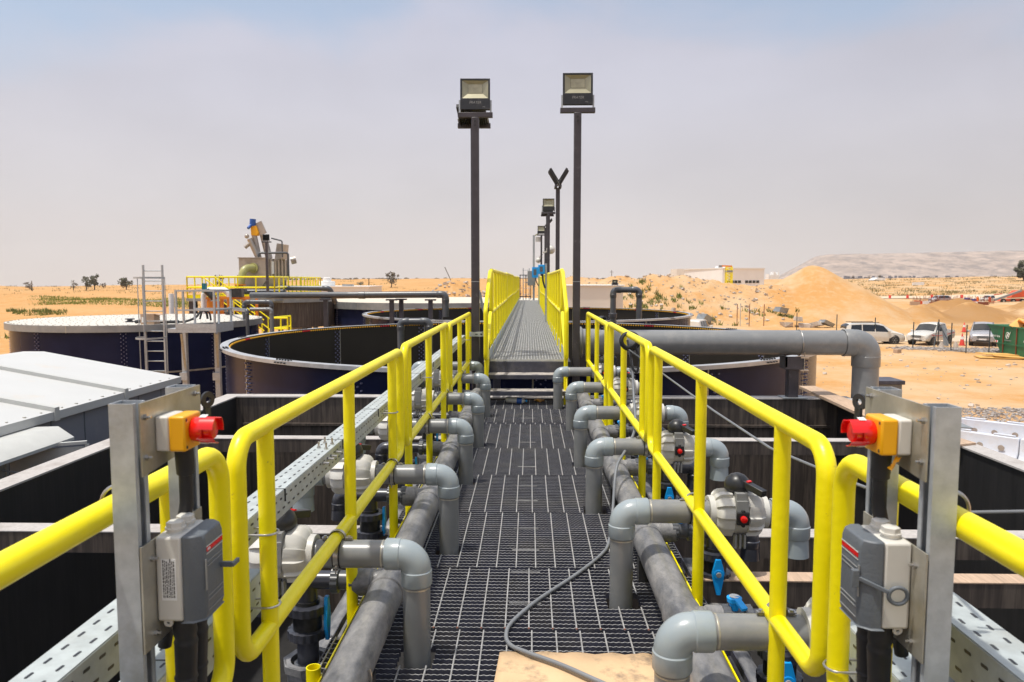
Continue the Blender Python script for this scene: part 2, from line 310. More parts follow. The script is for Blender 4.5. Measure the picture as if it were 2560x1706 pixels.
for y in (3.3, 6.9): part('wall_rib', MB().bx(-3.775, -3.74, y, y + 0.06, G0, -1.52), M_basin, bas, True); part('wall_rib', MB().bx(3.86, 3.895, y, y + 0.06, G0, -1.52), M_basin, bas, True)
part('overflow_ledge', MB().bx(-3.7, 3.8, 9.41, 9.45, -1.86, -1.83), M_basin2, bas, True)

# ------------------------------------------------------------------ serrated lower grating
def grating(x0, x1, y0, y1, xoff, notches, fine, cross=True):
    mb = MB(); H = 0.032; pitch = 0.0364; th = 0.0042
    n = int((y1 - y0) / pitch)
    dx = 0.0045 if fine == 2 else (0.011 if fine == 1 else 0.05)
    for i in range(n):
        y = y0 + (i + 0.5) * (y1 - y0) / n
        runs = [(x0, x1)]
        for (a, b, c_, d_) in notches:
            if c_ < y < d_:
                nr_ = []
                for (p, q_) in runs:
                    if b <= p or a >= q_: nr_.append((p, q_))
                    else:
                        if a > p: nr_.append((p, a))
                        if b < q_: nr_.append((b, q_))
                runs = nr_
        for (p, q_) in runs:
            k = max(1, int((q_ - p) / dx)); T = []
            ph = random.random() * 6
            for j in range(k + 1):
                x = p + (q_ - p) * j / k
                z = FL - (0.0028 * (0.5 + 0.5 * math.cos(x / 0.0115 * PI + ph)) if fine else 0)
                T.append((x, z))
            mb.cm = 0
            s0 = mb.vs([(x, y - th / 2, z) for x, z in T]); s1 = mb.vs([(p, y - th / 2, FL - H), (q_, y - th / 2, FL - H)])
            b0 = mb.vs([(x, y + th / 2, z) for x, z in T]); b1 = mb.vs([(p, y + th / 2, FL - H), (q_, y + th / 2, FL - H)])
            # split the faces per segment so that the wavy edge stays exact
            mb.face(s1, s1 + 1, *[s0 + j for j in range(k, -1, -1)])
            mb.face(b1 + 1, b1, *[b0 + j for j in range(k + 1)])
            mb.face(s1, s0, b0, b1); mb.face(s0 + k, s1 + 1, b1 + 1, b0 + k); mb.face(s1 + 1, s1, b1, b1 + 1)
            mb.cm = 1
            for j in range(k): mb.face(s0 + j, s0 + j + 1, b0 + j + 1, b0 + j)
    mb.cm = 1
    x = math.ceil((x0 - xoff) / 0.1) * 0.1 + xoff
    while x < x1 - 0.01:
        segs = [(y0 + 0.004, y1 - 0.004)]
        for (a, b, c_, d_) in notches:
            if a < x < b:
                ns = []
                for p, q_ in segs:
                    if d_ <= p or c_ >= q_: ns.append((p, q_))
                    else:
                        if c_ > p: ns.append((p, c_))
                        if d_ < q_: ns.append((d_, q_))
                segs = ns
        for p, q_ in segs: mb.sweep([(x, p, FL - 0.001), (x, q_, FL - 0.001)], 0.0037, 6)
        x += 0.1
    return mb
LY = [2.78, 3.93, 5.30, 6.50, 7.92, 9.02]; RY = [2.17, 3.31, 4.66, 5.83, 7.28, 8.47]
LX = [-0.432, -0.432, -0.458, -0.452, -0.47, -0.60]; RX = [0.43, 0.418, 0.41, 0.405, 0.411, 0.325]
ALLN = []
for x, y in list(zip(LX, LY)): ALLN.append((x - 0.075, x + 0.065, y - 0.07, y + 0.07))
for x, y in list(zip(RX, RY)): ALLN.append((x - 0.065, x + 0.085, y - 0.07, y + 0.075))
BR = [-1, 1]
for s in BR:
    for y in ([3.05, 4.30, 5.55, 6.85] if s < 0 else [2.72, 3.72, 5.02, 6.22]): ALLN.append((0.76, 0.9, y - 0.12, y + 0.12) if s > 0 else (-0.9, -0.76, y - 0.12, y + 0.12))
seams = [1.55, 2.30, 3.012, 3.682, 4.591, 5.50, 6.385, 7.488, 7.56, 8.378, 9.0]
names_ = ['under the cardboard sheet', 'just beyond the cardboard sheet', 'where the grey cable makes its bend', 'just beyond the bend of the cable', 'between the third pair of grey risers', 'between the fourth pair of risers', 'far along between the risers', 'narrow strip between two long panels', 'last long panel before the steps', 'shaded below the two steps']
seams = [1.2, 2.10, 3.012, 3.682, 4.591, 5.50, 6.385, 7.488, 7.56, 8.378, 9.0]
offs = [0.03, 0.012, 0.0, 0.034, 0.02, 0.05, 0.01, 0.06, 0.035, 0.0]
for i in range(len(seams) - 1):
    y0, y1 = seams[i] + 0.003, seams[i + 1] - 0.003
    nn = [q for q in ALLN if q[2] < y1 and q[3] > y0]
    g = thing('grating_panel', 'dark serrated floor grating panel ' + names_[i], 'floor grating', (0, y0, FL), 'serrated grating panels of the lower walkway')
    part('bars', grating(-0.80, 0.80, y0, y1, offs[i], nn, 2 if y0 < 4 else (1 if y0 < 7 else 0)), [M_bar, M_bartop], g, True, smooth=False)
    for s in (-1, 1): part('edge_strip', MB().bx(s * 0.802 - 0.002, s * 0.802 + 0.002, y0, y1, FL - 0.032, FL), M_bar, g, True)
    if i in (2, 3, 4, 5, 6, 8):
        for k_ in range(1 if i > 4 else 2): e_ = MB(); e_.bx(-0.09, 0.055, y0 + 0.25 + 0.36 * k_, y0 + 0.254 + 0.36 * k_, FL - 0.004, FL + 0.003); part('locking_strip', e_, M_bartop, g, True)
    if i in (1, 2):
        e_ = MB()
        for k_ in range(-6, 8):
            if i == 2: e_.ball((k_ * 0.1 + offs[i] + 0.0, y0 + 0.008, FL), 0.005, 6, 4)
        if e_.v: part('weld_spot', e_, M_rust, g, True)
# side channels that carry the grating
for s in (-1, 1):
    solo('walkway_channel', MB().bx(s * 0.74 - 0.05, s * 0.74 + 0.05, -0.5, 9.0, FL - 0.19, FL - 0.036), M_beam, 'dark steel channel carrying the %s edge of the lower grating' % sgn(s), 'steel channel', 'channels under the lower walkway')
    tb = MB()
    segs_ = [(0.8, 2.2), (2.23, 4.1), (4.14, 6.3), (6.33, 8.45)]
    for a, b in segs_: tb.bx(s * 0.712 - 0.003, s * 0.712 + 0.003, a, b, FL + 0.002, FL + 0.098)
    solo('toe_board', tb, M_yellow, 'thin yellow toe board along the %s side of the lower grating' % sgn(s), 'toe board', 'toe boards of the lower walkway')
st_ = MB(); st_.lathe((-0.742, 2.46, FL - 0.03), (0, 0, 1), [(0, 0.025), (0.155, 0.025), (0.155, 0.021), (0.02, 0.021)], 20, cap=False)
solo('post_stub', st_, M_yellow, 'short cut-off yellow post stub beside the left toe board', 'post stub')

# ------------------------------------------------------------------ steps and upper catwalk
stp = thing('stair_flight', 'two dark steel steps with worn treads up to the catwalk', 'steps', (-0.03, 8.5, FL))
for k, (y, z) in enumerate(((8.62, -1.285), (8.80, -1.115))):
    t = part('step', MB().bx(-0.485, 0.425, y, y + 0.22, z - 0.055, z - 0.006), M_beam, stp, True, bevel=0.003)
    part('tread', MB().bx(-0.485, 0.425, y + 0.003, y + 0.217, z - 0.005, z), M_tread, t, True)
for s, x in ((-1, -0.495), (1, 0.437)):
    part('stringer', MB().ext([(x, 8.55, FL), (x, 8.72, FL), (x, 9.1, -1.05), (x, 9.1, -0.96), (x, 8.98, -0.96), (x, 8.55, -1.40)], (0.012 * s, 0, 0)), M_beam, stp, True)
cw = thing('catwalk_frame', 'dark steel frame under the raised catwalk over the round tanks', 'walkway frame', (-0.03, 9, -1.2))
part('front_beam', MB().bx(-0.50, 0.44, 9.02, 9.05, -1.135, -0.985), M_beam, cw, True, bevel=0.003)
for x in (-0.53, 0.47): part('side_beam', MB().bx(x - 0.03, x + 0.03, 9.02, 36.5, -1.15, -0.985), M_beam, cw, True)
for y in (10.2, 23.6, 24.4, 36.2):
    for x in (-0.45, 0.39): part('column', MB().bx(x - 0.05, x + 0.05, y - 0.05, y + 0.05, G0, -1.15), M_beam, cw, True)
UZ = -0.955
def upgr(y0, y1):
    mb = MB(); x0, x1 = -0.475, 0.415
    n = 25
    for i in range(n + 1):
        x = x0 + (x1 - x0) * i / n; mb.bx(x - 0.0022, x + 0.0022, y0, y1, UZ - 0.024, UZ)
    k = int((y1 - y0) / 0.098)
    for j in range(k + 1):
        y = y0 + 0.002 + (y1 - y0 - 0.004) * j / k; w = 0.008 if 0 < j < k else 0.012
        mb.bx(x0, x1, y - w / 2, y + w / 2, UZ - 0.026, UZ - 0.001)
    return mb
ug = thing('grating_panel', 'pale grey catwalk grating panel nearest the steps', 'floor grating', (0, 9.03, UZ), 'pale grating panels of the raised catwalk')
mbx = upgr(0.003, 0.997); mbx.v = [(a, b, c_ - UZ) for a, b, c_ in mbx.v]
part('bars', mbx, M_galvgr, ug, smooth=False)
for i in range(1, 27):
    c_ = copy_tree(ug); c_.location = (0, 9.03 + i * 1.0, UZ)
    c_['label'] = 'pale grey catwalk grating panel' + ', %s from the steps' % ORDX[i]
tw = MB()
for x in (-0.487, 0.427): tw.bx(x - 0.003, x + 0.003, 9.05, 36, UZ - 0.01, UZ + 0.11)
for x, s in ((-0.487, -1), (0.427, 1)):
    solo('toe_board', MB().bx(x - 0.003, x + 0.003, 9.05, 36, UZ - 0.01, UZ + 0.11), M_tray, 'pale toe board along the %s edge of the raised catwalk' % sgn(s), 'toe board', 'toe boards of the catwalk')
    solo('step_guard', MB().ext([(x + 0.004 * s, 8.52, FL), (x + 0.004 * s, 8.56, FL), (x + 0.004 * s, 9.05, UZ + 0.0), (x + 0.004 * s, 9.05, UZ + 0.11), (x + 0.004 * s, 8.98, UZ + 0.11), (x + 0.004 * s, 8.52, -1.30)], (0.005, 0, 0)), M_yellow, 'thin yellow edge plate on the %s side of the steps' % sgn(s), 'edge plate', 'edge plates of the steps')

# ------------------------------------------------------------------ litter below the steps
b = thing('plastic_bottle', 'crushed clear water bottle with blue label lying under the lowest step', 'bottle', (-0.05, 8.70, FL + 0.04))
part('bottle_body', MB().lathe((0.0, 0, 0), (-1, 0.15, 0.05), [(0, 0.012), (0.03, 0.034), (0.1, 0.035), (0.22, 0.033), (0.23, 0.02)], 14), M_cream, b)
part('label_band', MB().lathe((-0.035, 0, 0), (-1, 0.15, 0.05), [(0, 0.0365), (0.06, 0.0365)], 14), M_motor, b)
part('cap', MB().lathe((0.025, 0, 0), (-1, 0.15, 0.05), [(0, 0.014), (0.02, 0.014)], 12), M_blue, b)
solo('crumpled_wrapper', MB().grid([(0.06 + i * 0.03, 8.86 + j * 0.03, FL + 0.012 + 0.02 * math.sin(i * 2.1 + j * 1.7)) for j in range(4) for i in range(5)], 5, 4), M_orange, 'small crumpled orange wrapper behind the bottle under the steps', 'wrapper')

# ------------------------------------------------------------------ pipe helper pieces
def elbow(mb, c, d1, d2, r, R, coll=0.05):     # socket elbow: corner point c, directions away from the corner
    c = Vector(c); d1 = Vector(d1); d2 = Vector(d2)
    p = rnd([c + d1 * (R + coll), c, c + d2 * (R + coll)], R, 12)
    mb.sweep(p, r, 28)
    for d in (d1, d2):
        mb.lathe(c + d * (R - 0.004), d, [(0, r), (0.004, r + 0.0035), (coll, r + 0.0035), (coll + 0.004, r + 0.001), (coll + 0.004, r - 0.006)], 28)
def union_nut(mb, o, d, r, w, n=12):
    mb.lathe(o, d, [(-w / 2, r * 0.86), (-w / 2 + 0.003, r), (w / 2 - 0.003, r), (w / 2, r * 0.86)], n * 6, mod=lambda a, t: 1 + 0.045 * (1 if math.cos(a * n) > 0.35 else 0))
def ribnut(mb, o, d, prof, n=10, amp=0.07):
    def mod(a, t):
        x = (a * n / (2 * PI)) % 1.0
        return 1 - amp * (x * 0.9) * (1 if prof[0][0] < t < prof[-1][0] - 0.001 else 0.3)
    mb.lathe(o, d, prof, n * 14, mod=mod)

# ------------------------------------------------------------------ risers with big ball valves
PZ = -1.042; PR = 0.0525
def make_riser(s, full=True):
    t = thing('riser_pipe', 'x', 'riser pipe', (0, 0, 0))
    # vertical leg from below the grating, elbow, horizontal leg (all in the local frame; x = s*|x|)
    part('upright_pipe', MB().cyl((0, 0, -0.62), (0, 0, -0.12), PR, 28), M_pvc, t)
    eb = MB(); elbow(eb, (0, 0, 0), (s, 0, 0), (0, 0, -1), PR + 0.004, 0.062, 0.055); part('elbow', eb, M_elbow, t)
    for gx, gd in ((0.124, 0), (0.0, 1)):
        gl = MB(); gl.lathe((s * gx, 0, -0.124 * gd), (s, 0, 0) if not gd else (0, 0, -1), [(0, PR + 0.0006), (0.003, PR + 0.0012), (0.006, PR + 0.0005)], 28, cap=False); part('glue_ring', gl, M_plate, t)
    part('cross_pipe', MB().cyl((s * 0.10, 0, 0), (s * 0.40, 0, 0), PR, 28), M_pvc, t)
    x0 = s * 0.385
    vb = MB(); d = (s, 0, 0)
    ns = part('valve', vb.lathe((x0, 0, 0), d, [(0, 0.060), (0.004, 0.066), (0.04, 0.067), (0.22, 0.067), (0.256, 0.066), (0.26, 0.058)], 16).lathe((x0, 0, 0), d, [(0.09, 0.094), (0.17, 0.094)], 40), M_valve, t)
    for k, (a, dd) in enumerate(((0.100, -1), (0.160, 1))):
        nb = MB(); ribnut(nb, (x0 + s * a, 0, 0), (s * dd, 0, 0), [(0, 0.101), (0.003, 0.109), (0.045, 0.108), (0.060, 0.101), (0.074, 0.086), (0.078, 0.066)], 12, 0.17)
        part('union_nut', nb, M_valve, ns)
        hb = MB(); hb.lathe((x0 + s * (a + dd * 0.074), 0, 0), (s * dd, 0, 0), [(0, 0.073), (0.026, 0.073)], 14); part('end_collar', hb, M_valve, ns)
    xc = x0 + s * 0.13
    nk = MB()
    nk.lathe((xc, 0, 0.06), (0, 0, 1), [(0, 0.03), (0.04, 0.028)], 14); nk.box((xc, -0.035, 0.075), (0.05, 0.10, 0.06)); nk.box((xc, -0.075, 0.03), (0.052, 0.045, 0.09))
    for q in (-1, 0, 1): part('foot_rib', MB().box((xc + q * 0.02, -0.055, -0.115), (0.009, 0.03, 0.06)), M_ribgrey, ns)
    part('bracket', nk, M_ribgrey, ns)
    hd = MB(); hd.lathe((xc, 0, 0.096), (0, 0, 1), [(0, 0.047), (0.012, 0.056), (0.034, 0.057), (0.056, 0.049), (0.073, 0.032), (0.081, 0.012)], 24)
    R_ = Matrix.Rotation(0.6 if s > 0 else PI - 0.42, 3, 'Z') @ Matrix.Rotation(0.22, 3, 'X')
    hd.box(Vector((xc, 0, 0.148)) + R_ @ Vector((0, -0.085, 0.0)), (0.034, 0.13, 0.030), R_)
    h_ = part('lever_handle', hd, M_black, ns, bevel=0.003)
    part('position_mark', MB().box(Vector((xc, 0, 0.148)) + R_ @ Vector((0.0, -0.062, 0.0185)), (0.024, 0.012, 0.005), R_), M_red, h_)
    if s < 0: part('type_plate', MB().box((xc - 0.0, -0.0935, -0.02), (0.05, 0.006, 0.05)), M_ribgrey, ns, bevel=0.002)
    if s > 0: pl = part('sensor_plate', MB().box((xc, -0.102, 0.0), (0.052, 0.014, 0.056)).cyl((xc, -0.095, 0.03), (xc, -0.108, 0.03), 0.009, 10).cyl((xc, -0.095, -0.03), (xc, -0.108, -0.03), 0.009, 10), M_black, ns, bevel=0.002)
    if s > 0: part('red_cap', MB().lathe((xc, -0.107, 0), (0, -1, 0), [(0, 0.015), (0.012, 0.015), (0.014, 0.012)], 14), M_red, pl)
    part('outlet_pipe', MB().cyl((x0 + s * 0.255, 0, 0), (s * 0.73, 0, 0), PR, 28), M_pvc, t)
    eb = MB(); elbow(eb, (s * 0.785, 0, 0), (-s, 0, 0), (0, 0, -1), PR + 0.004, 0.062, 0.055)
    o_ = part('outlet_elbow', eb, M_elbow, t)
    sp = MB(); sp.lathe((s * 0.785, 0, -0.10), (0, 0, -1), [(0, PR), (0.02, PR + 0.001), (0.10, PR + 0.006), (0.10, PR), (0.0, PR - 0.008)], 28, cap=False); part('outlet_spout', sp, M_elbow, t)
    return t
def hanger(x, y, zr):        # clamp round the mid rail, rod, clamp round the pipe
    t = thing('pipe_hanger', 'x', 'pipe clamp', (x, y, zr))
    a = MB()
    a.torus((0, 0, 0), (0, 1, 0), 0.0285, 0.0035, 24, 6)
    cl = part('rail_clamp', a, M_rubber, t)
    b_ = MB(); b_.lathe((0, -0.009, 0), (0, 1, 0), [(0, 0.0315), (0.018, 0.0315), (0.018, 0.0335), (0, 0.0335), (0, 0.0315)], 28, cap=False)
    for s in (-1, 1):
        b_.box((s * 0.045, 0, 0.002), (0.026, 0.018, 0.003)); b_.box((s * 0.045, 0, -0.004), (0.026, 0.018, 0.003))
        b_.hexa((s * 0.046, 0, 0.003), (0, 0, 1), 0.007, 0.006); b_.cyl((s * 0.046, 0, -0.02), (s * 0.046, 0, 0), 0.0035, 8)
    part('clamp_band', b_, M_steel, t)
    dz = PZ - zr
    return t
RAILZ, MIDZ, RR, RX_ = -0.405, -0.985, 0.0242, 0.735
def pipe_clamp(x, y):
    t = thing('pipe_clamp', 'x', 'pipe clamp', (x, y, PZ))
    r_ = MB(); r_.lathe((-0.014, 0, 0), (1, 0, 0), [(0, PR + 0.0005), (0.028, PR + 0.0005), (0.028, PR + 0.004), (0, PR + 0.004), (0, PR + 0.0005)], 32, cap=False); part('rubber_lining', r_, M_rubber, t)
    b_ = MB(); b_.lathe((-0.009, 0, 0), (1, 0, 0), [(0, PR + 0.0042), (0.018, PR + 0.0042), (0.018, PR + 0.006), (0, PR + 0.006), (0, PR + 0.0042)], 32, cap=False)
    b_.cyl((0, 0, PR), (0, 0, PR + 0.03), 0.004, 10); b_.hexa((0, 0, PR + 0.004), (0, 0, 1), 0.008, 0.012)
    b_.box((0, -PR * 0.95, -0.035), (0.02, 0.02, 0.004)); b_.box((0, -PR * 0.95, -0.043), (0.02, 0.02, 0.004)); b_.hexa((0, -PR * 0.98, -0.033), (0, 0, 1), 0.006, 0.006); b_.cyl((0, -PR * 0.98, -0.06), (0, -PR * 0.98, -0.03), 0.003, 8)
    part('steel_band', b_, M_steel, t); return t
hang0 = hanger(0, 0, MIDZ); clamp0 = pipe_clamp(0, 0)
first_h = [True]
for s, YS, XS in ((-1, LY, LX), (1, RY, RX)):
    proto = make_riser(s)
    for i, (x, y) in enumerate(zip(XS, YS)):
        o = proto if i == 0 else copy_tree(proto)
        o.location = (x, y, PZ + (0.004 if i % 2 else -0.004)); o.rotation_euler = (0, 0, (0.0, 0.012, -0.01, 0.006, -0.008, 0.004)[i])
        lab = 'grey plastic riser pipe with beige ball valve on the %s side, %s from the camera' % (sgn(s), ORD[i])
        tag(o, lab, 'riser pipe', 'grey riser pipes with ball valves')
        if i < 6 and abs(x) > 0.35:
            h = hang0 if first_h[0] else copy_tree(hang0); k = clamp0 if first_h[0] else copy_tree(clamp0); first_h[0] = False
            h.location = (s * RX_, y - 0.0, MIDZ); k.location = (s * (RX_ - 0.005), y, o.location[2])
            tag(h, 'black lined clamp with bolts on the %s mid rail above the %s riser' % (sgn(s), ORD[i]), 'rail clamp', 'clamps on the mid rails')
            tag(k, 'steel band clamp round the %s riser cross pipe on the %s side' % (ORD[i], sgn(s)), 'pipe clamp', 'band clamps on the riser pipes')

# ------------------------------------------------------------------ dusty header pipes lying along the grating, with branches
HX, HZ, HR = 0.590, -1.288, 0.071
LB = [3.05, 4.30, 5.55, 6.85, 8.20]; RB = [2.72, 3.72, 5.02, 6.22, 7.62]
for s in (-1, 1):
    y0 = 1.0 if s < 0 else 1.35
    h = thing('header_pipe', 'dusty dark grey header pipe lying along the %s edge of the lower grating' % sgn(s), 'header pipe', (s * HX, 4, HZ), 'header pipes along the grating')
    part('pipe_run', MB().cyl((s * HX, y0, HZ), (s * HX, 8.4, HZ), HR, 40), M_head, h, True)
    for y in (LB if s < 0 else RB):
        cb = MB(); cb.lathe((s * HX, y - 0.09, HZ), (0, 1, 0), [(0, HR + 0.001), (0.004, HR + 0.006), (0.18, HR + 0.006), (0.185, HR + 0.001)], 40)
        cb.lathe((s * (HX + 0.03), y, HZ + 0.02), (s, 0, 0), [(0.0, 0.05), (0.04, 0.050), (0.045, 0.056), (0.115, 0.056), (0.12, 0.050)], 28)
        part('tee', cb, M_head, h, True)
    for y in (1.5, 2.45, 3.55, 4.8, 6.0, 7.2): part('saddle', MB().bx(s * HX - 0.06, s * HX + 0.06, y - 0.03, y + 0.03, FL + 0.001, HZ - HR + 0.012), M_rubber, h, True)
for s in (-1, 1):
    l_ = thing('lower_pipe', 'grey dusty pipe running under the branch valves on the %s' % sgn(s), 'drain pipe', (s * 0.89, 4, -1.72), 'lower drain pipes')
    part('pipe_run', MB().cyl((s * 0.93, 0.5, -1.75), (s * 0.93, 9.3, -1.75), 0.09, 36), M_head, l_, True)
    for y in (1.9, 3.35, 4.8): ub = MB(); ub.torus((s * 0.93, y, -1.75), (0, 1, 0), 0.094, 0.005, 28, 6); part('strap', ub, M_steel, l_, True)
bolt_ = 0
ub0 = None
for s in (-1, 1):
    for y in ((2.32, 3.32, 4.62, 6.0) if s < 0 else (1.80, 2.7, 4.1, 5.3)):
        m_ = MB(); m_.torus((0, 0, 0), (0, 1, 0), HR + 0.007, 0.0045, 28, 8, a0=-0.4 if s > 0 else -0.4, a1=PI + 0.4)
        if ub0 is None: ub0 = part('u_bolt', m_, M_steel); o = ub0
        else: o = copy_tree(ub0)
        o.location = (s * HX, y, HZ); o.rotation_euler = (0, 0, 0)
        tag(o, 'thin steel U-bolt strap over the %s header pipe, %s from the camera' % (sgn(s), ORD[[2.32, 3.32, 4.62, 6.0, 1.80, 2.7, 4.1, 5.3].index(y) % 4]), 'U-bolt', 'U-bolts over the %s header pipe' % sgn(s))
BZ = -1.262
def branch(s):
    t = thing('branch_pipe', 'x', 'branch pipe', (0, 0, 0)); d = (s, 0, 0)
    a = MB(); a.cyl((s * 0.10, 0, 0), (s * 0.49, 0, 0), 0.038, 24); part('pipe', a, M_dark, t)
    b_ = MB()
    b_.lathe((s * 0.10, 0, 0), d, [(0, 0.048), (0.03, 0.048), (0.034, 0.042)], 24)
    part('reducer', b_, M_dark, t)
    v = MB(); v.lathe((s * 0.13, 0, 0), d, [(0, 0.04), (0.10, 0.04)], 24); union_nut(v, (s * 0.145, 0, 0), d, 0.052, 0.034, 14); union_nut(v, (s * 0.225, 0, 0), d, 0.052, 0.034, 14)
    iv = part('small_valve', v, M_dark2, t)
    hb = MB(); hb.lathe((s * 0.175, -0.0, 0.035), (0, 0, 1), [(0, 0.016), (0.03, 0.018), (0.032, 0.026), (0.05, 0.028), (0.052, 0.02)], 20); hb.box((s * 0.175 + 0.012, -0.035, 0.075), (0.024, 0.065, 0.013), Matrix.Rotation(0.35, 3, 'X') @ Matrix.Rotation(0.3, 3, 'Z'))
    hh = part('blue_handle', hb, M_blue, iv, bevel=0.002) if s > 0 else None
    if s > 0: part('cap_disc', MB().lathe((s * 0.175, 0, 0.0885), (0, 0, 1), [(0, 0.019), (0.002, 0.018)], 20), M_white, hh)
    # vertical drop with a true-union valve, seated in an octagonal socket
    dp = MB(); X = s * 0.350
    dp.cyl((X, 0, 0.0), (X, 0, -0.36), 0.045, 24); dp.lathe((X, 0, 0), (0, 0, -1), [(-0.042, 0.03), (-0.035, 0.044), (0.05, 0.044), (0.054, 0.04)], 24)
    part('drop_pipe', dp, M_dark, t)
    vv = MB(); vv.lathe((X, 0, -0.085), (0, 0, -1), [(0, 0.052), (0.03, 0.052)], 14); vv.lathe((X, 0, -0.11), (0, 0, -1), [(0, 0.060), (0.13, 0.060)], 28)
    uv = part('drop_valve', vv, M_black, t)
    for zz in (-0.12, -0.226):
        n_ = MB(); union_nut(n_, (X, 0, zz), (0, 0, 1), 0.080, 0.040, 16); part('union_nut', n_, M_dark, uv)
    hs = MB(); yy = -0.092
    if s > 0:
        hs.ext([(X - 0.014, yy, 0.07), (X + 0.012, yy, 0.07), (X + 0.030, yy, 0.005), (X + 0.026, yy, -0.03), (X + 0.012, yy, -0.11), (X - 0.008, yy, -0.11), (X - 0.028, yy, -0.03), (X - 0.030, yy, 0.0)], (0, 0.018, 0)); hs.v = [(a_, b__, c__ - 0.19) for a_, b__, c__ in hs.v]
        hs.lathe((X, yy - 0.002, -0.195), (0, 1, 0), [(0, 0.022), (0.03, 0.024)], 16)
        hs.lathe((X, yy - 0.003, -0.195), (0, 1, 0), [(0, 0.024), (0.002, 0.026)], 16)
    else:
        xx_ = X + 0.092
        hs.ext([(xx_, -0.014, 0.10), (xx_, 0.012, 0.10), (xx_, 0.030, 0.005), (xx_, 0.026, -0.03), (xx_, 0.012, -0.09), (xx_, -0.008, -0.09), (xx_, -0.028, -0.03), (xx_, -0.030, 0.0)], (-0.016, 0, 0)); hs.v = [(a_, b__, c__ - 0.17) for a_, b__, c__ in hs.v]
    h2 = part('blue_lever', hs, M_blue, uv, bevel=0.002)
    if s > 0: part('stem_cap', MB().lathe((X, yy - 0.005, -0.195), (0, -1, 0), [(0, 0.0135), (0.005, 0.012)], 16), M_ribgrey, h2)
    oc = MB(); oc.lathe((X, 0, -0.345), (0, 0, -1), [(0, 0.098), (0, 0.108), (0.03, 0.108), (0.034, 0.095), (0.20, 0.09)], 8, cap=False)
    oc.lathe((X, 0, -0.355), (0, 0, -1), [(-0.010, 0.098), (-0.010, 0.074), (0.14, 0.072)], 24, cap=False)
    sk = part('octagonal_socket', oc, M_head, t)
    part('inner_ring', MB().lathe((X, 0, -0.355), (0, 0, -1), [(0, 0.05), (0.004, 0.060), (0.02, 0.060), (0.022, 0.072), (0.05, 0.072)], 28), M_dark2, sk)
    # continues outward and turns down
    ob = MB(); elbow(ob, (s * 0.53, 0, 0), (-s, 0, 0), (0, 0, -1), 0.043, 0.05, 0.035); ob.lathe((s * 0.53, 0, -0.085), (0, 0, -1), [(0, 0.046), (0.055, 0.049), (0.06, 0.049), (0.06, 0.04), (0, 0.036)], 24, cap=False)
    part('outlet_elbow', ob, M_dark, t)
    return t
for s, YS in ((-1, LB), (1, RB)):
    pr = branch(s)
    for i, y in enumerate(YS[:5]):
        o = pr if i == 0 else copy_tree(pr); o.location = (s * 0.59, y, BZ)
        tag(o, 'dark plastic branch pipe with blue handled valve below the %s riser on the %s side' % (ORD[i], sgn(s)), 'branch pipe', 'dark branch pipes with blue valves')

# ------------------------------------------------------------------ yellow handrail sections
def rail_section(s, x, ya, yb, posts, zt, zm, foot, label, group, loopa=True, loopb=True, dz=0.0):
    t = thing('handrail_section', label, 'handrail', (x, ya, foot), group)
    z1, z2 = zt + dz, zm + dz
    pts = []
    pth = [(x, (ya + yb) / 2, z2), (x, ya, z2), (x, ya, z1), (x, yb, z1), (x, yb, z2), (x, (ya + yb) / 2, z2)]
    pts = rnd(pth, 0.075, 8)
    part('rail_loop', MB().sweep(pts[:-1], RR, 20, closed=True), M_yellow, t, True)
    for y in posts: part('post', MB().cyl((x, y, foot), (x, y, z1 - 0.006), RR - 0.0005, 20), M_yellow, t, True)
    return t
secsL = [(0.15, 1.735, [0.55, 1.50]), (1.84, 4.22, [2.05, 3.02, 3.98]), (4.36, 6.62, [4.50, 5.45, 6.37]), (6.76, 9.2, [6.92, 7.88, 8.90])]
secsR = [(0.15, 1.70, [0.55, 1.50]), (1.80, 4.40, [2.12, 3.13, 4.18]), (4.50, 6.74, [4.72, 5.72, 6.60]), (6.84, 9.3, [6.98, 8.0, 9.12])]
wh = ['nearest the camera behind the switch post', 'second from the camera', 'third from the camera', 'last before the lamp pole']
for s, ss in ((-1, secsL), (1, secsR)):
    for i, (a, b_, ps) in enumerate(ss):
        rail_section(s, s * (0.740 if s < 0 else 0.722), a, b_, ps, RAILZ, MIDZ, FL - 0.08, 'yellow tubular handrail section on the %s, %s' % (sgn(s), wh[i]), 'yellow handrail sections along the lower walkway', dz=(0, 0.0, 0.012, -0.006)[i])
